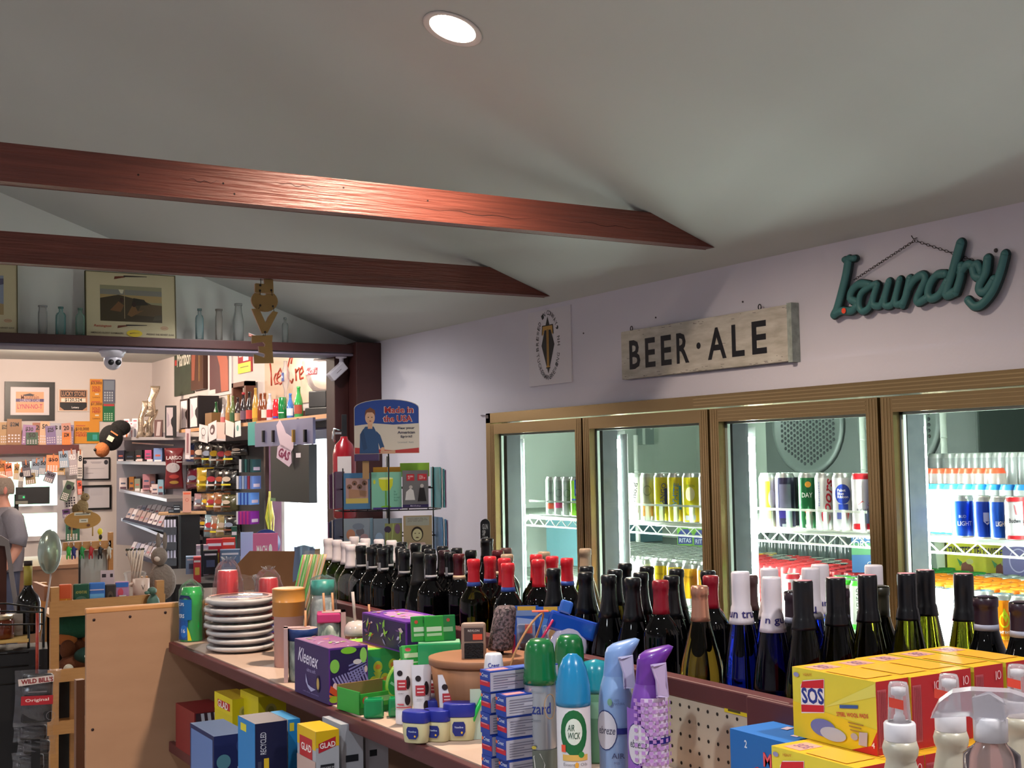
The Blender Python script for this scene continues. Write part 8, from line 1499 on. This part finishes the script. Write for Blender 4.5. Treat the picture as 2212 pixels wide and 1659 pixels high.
top_ = [(-W_/2+.002, Hs*.52), (-W_*.2, Hs*.56), (W_*.1, Hs*.53), (W_/2-.002, Hs*.55), (W_/2-.002, Hs*.83)]+[((W_/2-.002)*math.cos(R_(180*i/14)), Hs*.83+Hs*.16*math.sin(R_(180*i/14))) for i in range(1, 14)]+[(-W_/2+.002, Hs*.83)]
it = [('p', top_, '#24489c'), ('p', [(-W_/2+.002, .002), (W_/2-.002, .002), (W_/2-.002, Hs*.1), (W_*.1, Hs*.06), (-W_/2+.002, Hs*.12)], '#b83a3c'),
      ('p', [(-W_*.42, .002), (-W_*.12, .002), (-W_*.14, Hs*.34), (-W_*.2, Hs*.5), (-W_*.33, Hs*.5), (-W_*.41, Hs*.36)], '#2c5080'), ('p', [(-W_*.41, Hs*.36), (-W_*.36, Hs*.46), (-W_*.30, Hs*.1), (-W_*.36, Hs*.06)], '#244470'), ('p', [(-W_*.16, Hs*.42), (-W_*.1, Hs*.34), (-W_*.04, Hs*.12), (-W_*.1, Hs*.09), (-W_*.16, Hs*.3)], '#2c5080'), ('e', -W_*.065, Hs*.085, W_*.03, Hs*.035, '#d8a88c'),
      ('r', -W_*.29, Hs*.46, -W_*.22, Hs*.56, '#d8a88c'), ('e', -W_*.255, Hs*.66, W_*.075, Hs*.12, '#dcb094'), ('p', [(-W_*.34, Hs*.68), (-W_*.32, Hs*.8), (-W_*.25, Hs*.85), (-W_*.18, Hs*.8), (-W_*.17, Hs*.7), (-W_*.22, Hs*.76), (-W_*.3, Hs*.76)], '#7a4a34'), ('e', -W_*.28, Hs*.67, W_*.009, Hs*.01, '#3a2820'), ('e', -W_*.225, Hs*.67, W_*.009, Hs*.01, '#3a2820'), ('e', -W_*.25, Hs*.6, W_*.018, Hs*.008, '#a8403c'),
      ('t', 'Made in', W_*.19, Hs*.80, W_*.46, Hs*.13, '#e8d8d8', .05), ('t', 'the USA', W_*.17, Hs*.64, W_*.46, Hs*.13, '#e8d8d8', .05), ('t', 'Made in', W_*.19, Hs*.80, W_*.44, Hs*.115, '#b02c34', .025), ('t', 'the USA', W_*.17, Hs*.64, W_*.44, Hs*.115, '#b02c34', .025),
      ('t', 'Flex your', W_*.3, Hs*.46, W_*.26, Hs*.055, '#2a3350', .02), ('t', 'American', W_*.3, Hs*.385, W_*.27, Hs*.05, '#2a3350', .02), ('t', 'Spirit!', W_*.3, Hs*.305, W_*.18, Hs*.055, '#2a3350', .02), ('t', 'Licensed  Item', W_*.29, Hs*.205, W_*.24, Hs*.03, '#7a808c'), ('r', -W_*.1, Hs*.0, W_*.13, Hs*.06, '#c89c84')]
mb = MB(); art(mb, it, flatmap(), .0008, .0004); mb.build('printing', us)
MB().box((-W_/2, -.012, -.028), (-W_*.12, .02, .0), M('#4a3a64', .4)).build('lower_tray', us, bevel=.003); MB().box((-W_*.38, .007, -.10), (-W_*.28, .012, .03), M('#a8825c', .6)).build('stick', us); MB().tube([(W_*.02, .01, -.28), (W_*.02, .01, .02)], .003, BLACKM).build('support_rod', us)
q = PF(1049, 1182, 5.25); t = thing('tap_handle', 'black oval beer tap handle with silver lettering beside the cooler frame', 'tap handle', (q.x, q.y, q.z), FC(q)-.1)
mb = MB(); mb.prism([(.020*math.cos(R_(a_)), .098+.020*math.sin(R_(a_))) for a_ in range(0, 181, 15)]+[(-.020, .0), (.020, .0)], -.008, .008, M('#17151a', .35, coat=.3)); mb.build('handle_plate', t, bevel=.002)
mb = MB(); art(mb, [('t', 'GUN\nSIP\nHOP', .0, .06, .024, .075, '#a8a0a4', .02), ('e', .004, .008, .005, .005, '#d83a34')], flatmap((0, -.008, 0)), .0006); mb.build('lettering', t)
MB().tube([(0, 0, -q.z+.02), (0, 0, .0)], .012, BLACKM).build('stand_pole', t); MB().lathe([(0, 0), (.12, 0), (.12, .015), (0, .02)], BLACKM, 24, c=(0, 0, -q.z)).build('stand_foot', t)
YR = 6.6; OR = M('#b8824a', .5, noise=(16, '#a87440', (1, 1, 6), 1.6), name='orange_pine')
L0 = PY(108, 1300, YR); R0_ = PY(357, 1290, YR); zt = PY(108, 1300, YR).z; zr1 = PY(108, 1335, YR).z; z2a, z2b = PY(120, 1448, YR).z, PY(120, 1475, YR).z; z3a, z3b = PY(120, 1560, YR).z, PY(120, 1588, YR).z
t = thing('pine_display_rack', 'orange pine display rack holding mugs, behind the plywood panel', 'rack', (0, 0, 0)); xl, xr = L0.x, R0_.x
MB().box((xl, YR, zr1), (xr, YR+.02, zt), OR).build('front_rail', t); MB().box((xl, YR+.02, zr1+.0), (xr, YR+.36, zr1+.015), OR).build('top_tray', t)
MB().box((xl-.015, YR, z2b), (xr, YR+.02, z2a), OR).build('middle_rail', t); MB().box((xl, YR+.02, z2b), (xr, YR+.36, z2b+.012), OR).build('middle_shelf', t); MB().box((xl-.015, YR, z3b), (xr, YR+.02, z3a), OR).build('lower_rail', t); MB().box((xl, YR+.02, z3b), (xr, YR+.36, z3b+.012), OR).build('lower_shelf', t)
MB().box((xl, YR+.362, 0), (xr, YR+.37, zr1), M('#1c1512', .7)).build('back_panel', t)  # dark sheet added behind the shelves so the lower openings look dark
for x in (xl+.005, xr-.045):
    for y in (YR+.021, YR+.34): MB().box((x, y-.02, 0), (x+.04, y+.018, zt+.07), OR).build('post', t)
MB().box((xl-.02, YR+.04, zt-.0), (xl, YR+.36, zt+.075), M('#8a5434', .5)).build('side_board', t)
def mug(px0, px1, yt, c, lab, its, shape='koozie', yo=.06):
    p = PY((px0+px1)/2, 1310, YR+yo); zb = zr1+.0155; d = (p-CAM).dot(FWD); w_ = (px1-px0)*d*SC; top = PY((px0+px1)/2, yt, YR+yo).z; h = top-zb; t = thing('souvenir_mug' if shape == 'mug' else 'can_sleeve', lab, 'mug' if shape == 'mug' else 'can sleeve', (p.x, p.y, zb), FC(p), 'souvenirs lined up on the pine rack')
    m_ = MM(c)
    if shape == 'mug': MB().lathe([(0, 0), (w_*.42, 0), (w_*.44, h), (w_*.40, h), (w_*.38, .01), (0, .01)], m_, 24).build('mug_body', t); MB().tube([(-w_*.42, -.01, h*.85), (-w_*.75, -.03, h*.78), (-w_*.8, -.03, h*.4), (-w_*.42, -.01, h*.2)], .007, m_).build('handle', t)
    else: MB().box((-w_/2, -.012, 0), (w_/2, .012, h), m_).build('sleeve', t, bevel=.006)
    mb = MB(); art(mb, its(w_, h), flatmap((0, -.013, 0)) if shape != 'mug' else cylmap(w_*.43), .0008, .0005, seg=shape == 'mug'); mb.build('printing', t); return t
dusk = lambda w, h: [('r', -w*.45, h*.1, w*.45, h*.5, '#c87a24'), ('p', [(-w*.45, h*.1), (w*.45, h*.1), (w*.4, h*.3), (.0, h*.22), (-w*.2, h*.4)], '#2a1818'), ('p', [(-w*.1, h*.3), (w*.1, h*.5), (w*.2, h*.28)], '#e0c040')]
mug(128, 154, 1262, '#c8542c', 'orange-red sunset can sleeve, leftmost on the pine rack', dusk); mug(159, 192, 1261, '#1c4a34', 'dark green can sleeve with red round print', lambda w, h: [('t', 'ADVENTURE', 0, h*.7, w*.7, h*.1, '#a8a050', .01), ('e', 0, h*.36, w*.4, h*.2, '#4c6a5a'), ('e', w*.1, h*.34, w*.14, h*.12, '#d8503a')])
mug(193, 226, 1258, '#3a6cb4', 'blue can sleeve with winter scene', lambda w, h: [('r', -w*.45, h*.72, w*.45, h*.76, '#c8b4c4'), ('r', -w*.45, h*.1, w*.45, h*.6, '#6aa4d0'), ('e', -w*.2, h*.18, w*.1, h*.08, '#2a2c3c'), ('e', w*.2, h*.2, w*.12, h*.07, '#384a5c')]); mug(227, 250, 1262, '#3a302c', 'dark round bear-pattern sleeve between the blue ones', lambda w, h: [('e', 0, h*.4, w*.3, h*.34, '#57483c'), ('e', .0, h*.4, w*.16, h*.2, '#2a211c')])
mug(249, 278, 1256, '#b07ca0', 'multicolour sunrise sleeve with blue top', lambda w, h: [('r', -w*.45, h*.8, w*.45, h*.97, '#3a68b4'), ('e', -w*.1, h*.6, w*.2, h*.16, '#c84a5c'), ('r', -w*.45, h*.05, w*.45, h*.4, '#6a8a50'), ('r', -w*.2, h*.42, w*.3, h*.5, '#e0d8d4')])
mug(285, 325, 1250, '#c4a898', 'cream mug with handle facing left near the rack end', lambda w, h: [('p', [(-.0, h*.8), (w*.2, h*.8), (w*.1, h*.6)], '#6a5a50'), ('e', w*.04, h*.2, w*.06, h*.08, '#5a4a44')], 'mug', .09)
p = PY(327, 1302, YR+.0); t = thing('green_bear_figure', 'small sage green standing animal figure hooked on the pine rack', 'figurine', (p.x, YR-.035, zr1-.01), -.2); SG = M('#4a6658', .6)
MB().lathe([(0, 0), (.03, 0), (.036, .03), (.03, .07), (.014, .095), (0, .1)], SG, 18).build('body', t); MB().sphere((-.006, -.012, .115), (.024, .028, .02), SG).sphere((-.032, -.03, .108), (.014, .016, .009), SG).build('head', t)
p = PY(350, 1275, YR+.3); t = thing('grey_rabbit_figure', 'grey plush rabbit sitting behind the mugs', 'plush toy', (p.x, YR+.30, zr1+.016), -.25); GF = M('#7a6c62', .9, bump=(80, .8))
MB().sphere((0, 0, .10), (.075, .06, .10), GF).sphere((-.015, -.02, .24), (.045, .045, .05), GF).sphere((-.02, 0, .32), (.012, .008, .05), GF).sphere((.015, 0, .32), (.012, .008, .05), GF).build('body', t); MB().sphere((-.025, -.055, .23), (.018, .014, .016), '#c9b8ac').build('muzzle', t)
p = PY(300, 1250, YR+.2); t = thing('match_jar', 'glass jar packed with black-tipped white sticks above the mugs', 'jar', (p.x-.01, YR+.24, zr1+.016), 0)
MB().lathe([(0, 0), (.05, 0), (.052, .13), (.06, .16), (.05, .17)], CLEAR, 24).build('jar_glass', t); mb = MB()
for k in range(14): a_ = k*.45; mb.tube([(.02*math.cos(a_*2), .02*math.sin(a_*2), .09), (.045*math.cos(a_), .03*math.sin(a_), .285)], .005, '#c9b4a0', 6)
mb.build('sticks', t); mb = MB()
for k in range(14): a_ = k*.45; mb.sphere((.045*math.cos(a_), .03*math.sin(a_), .288), .0065, '#2c2c1c', 8, 5)
mb.build('stick_tips', t)
face(218, 246, 1232, 1258, 6.62, .004, '#c4b0b4', 'note_card', 'small white note card standing behind the blue sleeve', 'card', lambda w, h: [('r', -w*.4, h*.8, -w*.1, h*.9, '#3a3034'), ('r', w*.2, h*.8, w*.4, h*.9, '#3a3034')], zb=zr1+.016)
YK = 7.05; a = PY(137, 1172, YK); b = PY(240, 1160, YK); kz = a.z; t = thing('keyring_rack', 'wooden bar rack hung with animal key rings', 'rack', (0, 0, 0))
MB().box((a.x, YK, a.z-.045), (b.x, YK+.02, a.z+.0), OR).build('cross_bar', t); MB().box((b.x-.012, YK, PY(240, 1265, YK).z), (b.x+.012, YK+.03, PY(242, 1150, YK).z), OR).build('side_post', t); MB().box((PY(171, 1200, YK).x, YK+.01, zr1+.016), (PY(175, 1200, YK).x, YK+.02, a.z-.04), BLACKM).build('steel_upright', t)
MB().box((PY(176, 1200, YK).x, YK+.03, PY(200, 1262, YK).z), (b.x-.013, YK+.034, a.z-.05), M('#9a9a94', .3, coat=.3)).build('backing', t)
pb_ = MB().box((a.x, YK-.2, zr1-.02), (b.x+.1, YK+.25, zr1-.005), OR).box((a.x, YK-.2, 0), (a.x+.03, YK-.17, zr1-.02), OR).box((b.x+.07, YK-.2, 0), (b.x+.1, YK-.17, zr1-.02), OR).build('rear_table', t)
for px, c, nm in ((147, '#3aa83c', 'bright green frog'), (158, '#1f2c6c', 'navy blue'), (176, '#1f8a44', 'emerald lizard'), (195, '#a81c24', 'red lobster'), (215, '#171214', 'black bear'), (234, '#b8b09c', 'silver and black cow')):
    q = PY(px, 1178, YK); t = thing('key_ring', nm+' key ring hanging on the wooden bar rack', 'key ring', (q.x, YK-.015, q.z), 0, 'animal key rings on the bar rack'); mc = M(c, .35, coat=.3)
    MB().tube([(0, 0, .0), (.004, 0, .012), (0, 0, .02), (-.004, 0, .012)], .0015, SILVER, 5, True).build('ring', t); MB().sphere((0, 0, -.03), (.012, .009, .026), mc, 12, 8).sphere((-.008, 0, -.06), (.005, .005, .016), mc, 8, 6).sphere((.007, 0, -.058), (.005, .005, .016), mc, 8, 6).sphere((.012, 0, -.02), (.008, .005, .006), mc, 8, 6).build('charm', t)
q = PY(217, 1158, YK); t = thing('smiley_clip', 'yellow round-headed clip standing on the wooden bar rack', 'clip', (q.x, YK+.01, kz+.0005), 0); YE = M('#d8c81c', .35, coat=.4)
MB().sphere((0, 0, .05), (.014, .008, .018), YE).build('head', t); MB().sphere((.002, -.004, .02), (.009, .007, .014), '#2a2418').box((-.006, -.004, 0), (.006, .004, .035), YE).build('clip_body', t)
q = PY(179, 1123, 7.0); t = thing('oval_sign', 'oval wooden sign on two dowels with small white labels', 'sign', (q.x, 7.0, q.z), 0); w_ = 75*6.8*SC/2; h_ = 38*6.8*SC/2
mb = MB(); mb.prism([(w_*math.cos(6.2832*i/30), h_*math.sin(6.2832*i/30)) for i in range(30)], 0, .012, M('#b08038', .45, noise=(14, '#a07030', (1, 1, 5), 1.6))); mb.build('oval_board', t); mb = MB(); art(mb, [('r', -w_*.48, h_*.5, w_*.42, h_*.86, '#d0c4ac'), ('r', -w_*.2, -h_*.3, w_*.28, h_*.12, '#d0c4ac'), ('r', -w_*.4, h_*.62, w_*.34, h_*.7, '#5a564c'), ('r', -w_*.1, -h_*.12, w_*.18, -h_*.04, '#5a564c'), ('e', w_*.3, -h_*.62, w_*.1, h_*.16, '#6a3c1c')], flatmap(), .0008, .0005); mb.build('labels', t)
for x in (-.055, .055): MB().tube([(x, .016, -.09), (x, .016, 0)], .004, '#c8a468', 8).build('dowel', t)
q = PY(178, 1108, 7.02); t = thing('toy_squirrel', 'tan plush squirrel perched on the oval wooden sign', 'plush toy', (q.x, 7.02, q.z), 0); FU = M('#8c7450', .95, noise=(30, '#a88c62', (1,1,1), 2), bump=(90, 1.0), name='squirrel_fur')
MB().sphere((0, 0, .035), (.032, .026, .040), FU).sphere((.012, -.008, .085), (.024, .02, .022), FU).sphere((.028, -.012, .006), (.022, .016, .010), FU).sphere((.004, .004, .108), (.006, .004, .008), FU).build('body', t); MB().sphere((-.035, .0, .022), (.02, .014, .028), M('#6a5434', .95, bump=(90, 1))).build('tail', t); MB().sphere((.018, -.027, .09), (.0035, .002, .0035), '#17120e', 8, 6).build('eye', t); MB().box((.0, -.03, .0), (.006, -.01, .01), FU).build('paw', t)
q = PF(240, 950, 12.5); t = thing('bear_head', 'black bear head plush with brown muzzle mounted by the top shelf', 'plush toy', q, FC(q)); BF = M('#0c0b0d', .95, bump=(60, .8)); s = 12.5*SC
MB().sphere((0, 0, .02), (.115, .11, .13), BF, 20, 14).sphere((.09, .08, .12), (.10, .08, .08), BF).build('head', t); MB().sphere((-.085, -.06, -.10), (.072, .07, .075), M('#9a5a30', .9, bump=(60, .6)), 18, 12).build('muzzle', t); MB().sphere((-.15, -.10, -.10), .016, '#17100c').build('nose', t); MB().box((-.05, -.125, .06), (.03, -.11, .075), '#a86a3c', T=lambda v: Matrix.Rotation(.6, 3, 'Y') @ v).build('brow', t); MB().box((-.04, -.13, -.02), (.02, -.118, .03), '#c9bca8', T=lambda v: Matrix.Rotation(.5, 3, 'Y') @ v).build('tag', t)
q = PY(180, 1400, YR+.15); t = thing('plush_bear', 'brown plush with green New Hampshire cap inside the pine rack', 'plush toy', (q.x, YR+.17, z2b+.0125), 0); PB = M('#5e3218', .95, bump=(50, .8), name='brown_plush')
MB().sphere((.0, .0, .05), (.12, .08, .05), PB, 20, 12).sphere((-.07, .02, .12), (.04, .04, .05), PB).build('body', t); MB().sphere((-.09, -.10, .03), (.028, .02, .034), '#c4bca8').build('white_paw', t); MB().sphere((.03, -.06, .095), (.085, .06, .045), M('#17362c', .8), 20, 10).build('cap', t); mb = MB(); art(mb, [('t', 'NEW', .02, .115, .03, .010, '#d8d4c0', .02), ('t', 'HAMPSHIRE', .02, .098, .07, .010, '#d8d4c0', .02)], lambda u, v, h: (u, -.1215-h+(u-.03)**2*3, v), .001); mb.build('lettering', t)
q = PY(175, 1365, YR+.2); t = thing('plush_moose', 'green and orange plush lying on top of the capped one', 'plush toy', (q.x, YR+.24, z2b+.16), 0); MB().sphere((.0, 0, .09), (.12, .07, .07), M('#174a34', .9, bump=(50, .8)), 20, 12).build('body', t); MB().sphere((-.06, .0, .02), (.05, .05, .04), M('#a05a28', .95)).sphere((.06, .0, .01), (.05, .05, .04), M('#a05a28', .95)).build('antlers', t); MB().sphere((0, .0, -.06), (.09, .06, .075), PB).build('base_plush', t)
q = PY(165, 1470, 5.3); q2 = PY(183, 1470, 5.3); t = thing('slatted_stand', 'brown wooden stand with curved brackets beside the plywood panel', 'stand', (0, 0, 0)); BRW = M('#7a4c34', .5)
MB().box((q.x, 5.3, 0), (q2.x, 5.34, q.z), BRW).build('upright', t); zz = q.z
for k in range(5):
    z0 = zz-.03-.13*k; mb = MB(); mb.prism([(q2.x, z0-.06), (q2.x+.035, z0-.03), (q2.x+.04, z0), (q2.x, z0)], 5.305, 5.335, M('#a8744c', .5)); mb.build('bracket', t)
q = PF(107, 1240, 4.7); t = thing('foil_balloon', 'small silver green foil balloon on a white stick', 'balloon', q, FC(q)+.6); s = 4.7*SC
MB().sphere((0, 0, 48*s), (28*s, 14*s, 48*s), M('#aab8ac', .2, .5, bump=(9, .4), name='balloon_foil'), 28, 20).build('balloon_skin', t)
A = PF(110, 1240, 4.7)-q; B = PF(80, 1440, 4.6)-q; Mi = Matrix.Rotation(-(FC(q)+.6), 3, 'Z'); MB().tube([Mi @ A, Mi @ (A+(B-A)*.5+Vector((0, 0, -.01))), Mi @ B], .0035, '#b8aca8', 8).build('stick', t)
q = PF(8, 1024, 10.3); PX_, PY_ = q.x, q.y; GR = M('#6c6870', .85, bump=(30, .3), name='grey_shirt'); SK = M('#b8806c', .55, name='skin')
per = thing('person', 'balding person in a grey t-shirt standing at the counter, seen side-on', 'person', (PX_, PY_, 0), FC(q)+.15); hz = q.z
n_ = hz-.27
pts = [(0, 0, .92), (0, 0, 1.1), (.01, 0, n_-.16), (.0, 0, n_-.03), (-.01, 0, n_+.04), (-.03, 0, hz-.1),
       (.06, -.17, n_-.08), (.08, -.22, n_-.33), (-.04, -.24, n_-.50), (.04, .17, n_-.08), (.02, .22, n_-.33), (-.15, .2, n_-.46), (.0, -.09, .85), (.02, -.10, .48), (.03, -.10, .07), (-.08, -.10, .035), (.0, .09, .85), (.02, .10, .48), (.03, .10, .07), (-.08, .10, .035), (-.14, -.23, n_-.52), (-.25, .19, n_-.47)]
ed = [(0, 1), (1, 2), (2, 3), (3, 4), (4, 5), (2, 6), (6, 7), (7, 8), (2, 9), (9, 10), (10, 11), (0, 12), (12, 13), (13, 14), (14, 15), (0, 16), (16, 17), (17, 18), (18, 19), (8, 20), (11, 21)]
rad = [(.13, .16), (.13, .15), (.13, .17), (.07, .08), (.055, .055), (.06, .055), .06, .045, .036, .06, .045, .036, .085, .06, .045, .035, .085, .06, .045, .035, .028, .028]
me = bpy.data.meshes.new('body'); me.from_pydata(pts, ed, []); o = bpy.data.objects.new('body', me); col.objects.link(o); o.parent = per; me.materials.append(SK)
md = o.modifiers.new('skin', 'SKIN'); sk = me.skin_vertices[0].data
for i, r in enumerate(rad): sk[i].radius = r if isinstance(r, tuple) else (r, r)
sk[0].use_root = True; md.use_smooth_shade = True; sb_ = o.modifiers.new('sub', 'SUBSURF'); sb_.levels = 1; sb_.render_levels = 2
def headf(u, v):
    a = 2*math.pi*u; t_ = math.pi*v; x = .105*math.sin(t_)*math.cos(a); y = .078*math.sin(t_)*math.sin(a); z_ = .125*math.cos(t_)
    if z_ < -.03: x = x*.85-.012; y *= .82
    if x < -.06: x -= .012*math.exp(-((z_+.01)/.02)**2)*math.exp(-(y/.014)**2)*2.2
    return (x-.03, y, hz-.125+z_)
MB().grid(headf, 36, 24, SK).build('head', per); MB().sphere((-.0, -.079, hz-.135), (.018, .009, .032), M('#b06a5c', .55)).sphere((-.0, .079, hz-.135), (.018, .009, .032), M('#b06a5c', .55)).build('ears', per)
hr = M('#7c6c60', .9, bump=(120, .8), name='short_grey_hair')
def hairf(u, v):
    a = -2.1+4.2*u; t_ = .75+1.15*v; return (.109*math.sin(t_)*math.cos(a)-.03+.003, .082*math.sin(t_)*math.sin(a), hz-.125+.128*math.cos(t_))
MB().grid(hairf, 24, 10, hr).build('hair', per, solid=.004)
MB().sphere((-.118, -.03, hz-.115), (.006, .012, .007), '#e0d8d0', 10, 8).sphere((-.118, .03, hz-.115), (.006, .012, .007), '#e0d8d0', 10, 8).build('eyes', per); MB().sphere((-.122, 0, hz-.185), (.006, .024, .005), M('#94504a', .5), 10, 6).build('mouth', per)
def shirt(u, v):
    a = 2*math.pi*u; z_ = .88+(n_+.0-.88)*v; w1 = .215-.02*math.sin(3.1*v); dpt = .14+.012*math.sin(3*v)
    k = 1 if v < .84 else max(.34, 1-((v-.84)/.16)**1.6*.66)
    f_ = .004*math.sin(8*a+14*v); return ((dpt*k+f_)*math.cos(a)+.01, (w1*k+f_)*math.sin(a), z_)
mb = MB(); mb.grid(shirt, 40, 26, GR)
for sy in (-1, 1): mb.tube([(.02, sy*.15, n_-.06), (.05, sy*.205, n_-.12), (.08, sy*.235, n_-.24), (.06, sy*.24, n_-.30)], [.075, .082, .075, .08], GR, 16)
mb.build('shirt', per)
mb = MB()
for sy in (-1, 1): mb.tube([(0, sy*.08, .96), (.01, sy*.095, .7), (.02, sy*.1, .4), (.03, sy*.1, .06)], [.125, .1, .08, .07], M('#34384c', .8), 16)
mb.build('trousers', per); MB().sphere((-.02, -.10, .04), (.13, .05, .04), '#2a2422').sphere((-.02, .10, .04), (.13, .05, .04), '#2a2422').build('shoes', per)
JD = 4.35; q = PF(62, 1380, JD); t = thing('wire_jar_rack', 'black wire rack stand at the lower left holding jars', 'rack', (q.x, q.y, 0), FC(q)); s = JD*SC; X2 = lambda px: (px-62)*s; z = lambda y: PF(62, y, JD).z
mb = MB()
for i, (ya, yb) in enumerate(((1310, 1316), (1326, 1325), (1354, 1350))): mb.tube([(X2(-150), -.06, z(ya-25)), (X2(-60), -.10, z(ya-20)), (X2(20), -.10, z(ya-14)), (X2(92), .0, z(yb))], .003, BLACKM, 6)
for y in (1406, 1434, 1470): mb.tube([(X2(-150), -.05, z(y)), (X2(62), -.05, z(y-2))], .003, BLACKM, 6)
mb.tube([(X2(92), 0, 0), (X2(92), 0, z(1316))], .005, BLACKM, 6).tube([(X2(62), .0, 0), (X2(62), .0, z(1352))], .005, BLACKM, 6).tube([(X2(-150), 0, 0), (X2(-150), 0, z(1290))], .005, BLACKM, 6); mb.build('wire_frame', t)
MB().box((X2(-160), -.06, z(1382)), (X2(62), .12, z(1379)), M('#c8a058', .5)).build('wooden_shelf', t); MB().box((X2(-160), -.05, z(1700)), (X2(100), .14, z(1400)), M('#100e10', .6)).build('dark_bin', t)
def jam(px, yt, d, lab):
    q = PF(px, 1379, d); zb = z(1379)+.0006; h = PF(px, yt, d).z-zb; t = thing('jam_jar', lab, 'jar', (q.x, q.y, zb), FC(q), 'jars of amber preserve'); r = .04
    MB().lathe([(0, 0), (r*.95, 0), (r, .006), (r, h*.78), (r*.88, h*.84), (0, h*.84)], M('#6a2a10', .1, coat=.6, name='amber_preserve'), 24).build('jar_glass', t); MB().lathe([(r*.9, h*.84), (r*.93, h*.86), (r*.93, h*.99), (r*.85, h), (0, h)], M('#b9a888', .3, .8), 24).build('lid', t)
jam(4, 1330, 4.36, 'preserve jar on the black wire rack, cut by the picture edge'); jam(-26, 1300, 4.42, 'taller preserve jar behind, barely inside the picture edge')
q = PF(60, 1330, 4.5); t = thing('dark_wine_jug', 'dark round-shouldered bottle with yellow neck label behind the wire rack', 'bottle', (q.x, q.y, z(1379)+.0006), FC(q)); z0 = z(1379)
hh = PF(58, 1212, 4.5).z-z0; MB().lathe([(0, 0), (.042, 0), (.044, .01), (.044, hh*.42), (.038, hh*.5), (.022, hh*.58), (.014, hh*.64), (.013, hh*.97), (0, hh*.97)], M('#100d0a', .12, coat=.2), 24).build('bottle_body', t); MB().lathe([(.0145, hh*.66), (.0148, hh*.93)], M('#a8983c', .5), 20).build('neck_label', t); MB().lathe([(.0148, hh*.93), (.015, hh), (0, hh)], '#2a1a12', 20).build('cap', t)
t = face(12, 48, 1328, 1376, 4.42, .05, '#b0a498', 'bakery_box', 'white low carton on the wooden shelf of the wire rack', 'carton', None, zb=z0+.0006)
q = PF(80, 1460, 4.2); q1 = PF(80, 1325, 4.2); t = thing('red_stick', 'thin red speckled meat stick standing upright by the wire rack', 'stick', (q.x, q.y, q.z), 0); MB().tube([(0, 0, 0), (0, 0, q1.z-q.z)], .0055, M('#8c1c1c', .35, coat=.4, noise=(60, '#b84a34', (1,1,1), 2)), 8).build('stick', t)
q = PF(14, 1300, 5.0); t = thing('leaning_signboard', 'white-edged framed panel leaning at the left picture edge', 'signboard', (q.x, q.y, .0), FC(q)); s5 = 5.0*SC; z5 = lambda y: PF(14, y, 5.0).z
mb = MB(); mb.prism([(-30*s5, z5(1160)), (-12*s5, z5(1157)), (4*s5, z5(1168)), (26*s5, z5(1320)), (16*s5, z5(1322)), (-4*s5, z5(1180)), (-30*s5, z5(1176))], 0, .02, M('#8c8484', .5)); mb.build('white_edge', t); MB().box((-60*s5, .02, 0), (0, .05, z5(1170)), M('#4a2418', .5)).build('brown_panel', t)
def jerky(px, yb, d, lab, w_, h, dark, front=False, rot=0):
    q = PF(px, yb, d); t = thing('jerky_bag', lab, 'bag', q, FC(q), 'clear bags of dark jerky hung in a column'); t.rotation_euler.y = rot; CLR = M('#c8c8d0', .1, .6, alpha=.12, bump=(16, 1), name='jerky_film')
    mb = MB(); f = lambda u, v: ((u-.5)*w_*(1-.06*math.sin(3.14*v)), -.022*math.sin(3.14*u)**.8*math.sin(3.14*v)**.7-.004*math.sin(20*v+9*u), h*v); mb.grid(f, 16, 18, CLR); mb.build('film', t)
    MB().box((-w_*.33, -.012, h*.06), (w_*.33, .008, h*(.93 if front else .8)), M('#141012', .3, coat=.5, bump=(40, .6), name='dark_jerky')).build('jerky', t, bevel=.008)
    if front:
        mb = MB(); fm = lambda u, v, hh: (u, -.0285-hh, v); art(mb, [('p', [(-w_*.4, h*.74), (w_*.34, h*.80), (w_*.34, h*.92), (-w_*.42, h*.86)], '#c9bcb8'), ('t', "WILD BILL'S", -.002, h*.83, w_*.68, h*.085, '#7c1c20', .04, 4), ('r', -w_*.34, h*.40, w_*.34, h*.56, '#a01c28'), ('t', 'Original', 0, h*.48, w_*.5, h*.07, '#e0d0cc', .01, 2), ('r', -w_*.2, h*.62, w_*.2, h*.64, '#6a6468'), ('o', w_*.3, h*.2, .014, .014, .001, '#8c8488')], fm, .0004, .0004); mb.build('printing', t)
k6 = 4.15*SC
jerky(78, 1568, 4.15, "front clear jerky bag with red Original band", 95*k6, 120*k6, 1, True, .03); jerky(72, 1600, 4.19, 'jerky bag directly below the lettered one', 84*k6, 42*k6, 1); jerky(78, 1630, 4.21, 'jerky bag third from the top of the column', 82*k6, 40*k6, 1, rot=.05); jerky(68, 1665, 4.23, 'jerky bag cut by the bottom picture edge', 80*k6, 44*k6, 1, rot=-.04)
q = PF(78, 1440, 4.2); t = thing('clip_strip', 'black clip strip that the jerky bags hang from', 'strip', (q.x, q.y, 0), FC(q)); MB().box((-.014, .012, .4), (.014, .015, q.z), BLACKM).build('strip', t); MB().box((-.014, .012, 0), (-.008, .018, .41), BLACKM).build('pole', t)
t = face(-10, 14, 1485, 1510, 4.3, .03, '#b0a490', 'spice_packet', 'cream packet at the left edge beside the jerky bag', 'packet', lambda w, h: [('o', .0, h*.5, .008, .008, .001, '#5a7a6a')]); t = face(-40, 22, 1560, 1665, 4.4, .05, '#16264c', 'blue_bag', 'dark blue bag low at the left edge of the picture', 'bag')
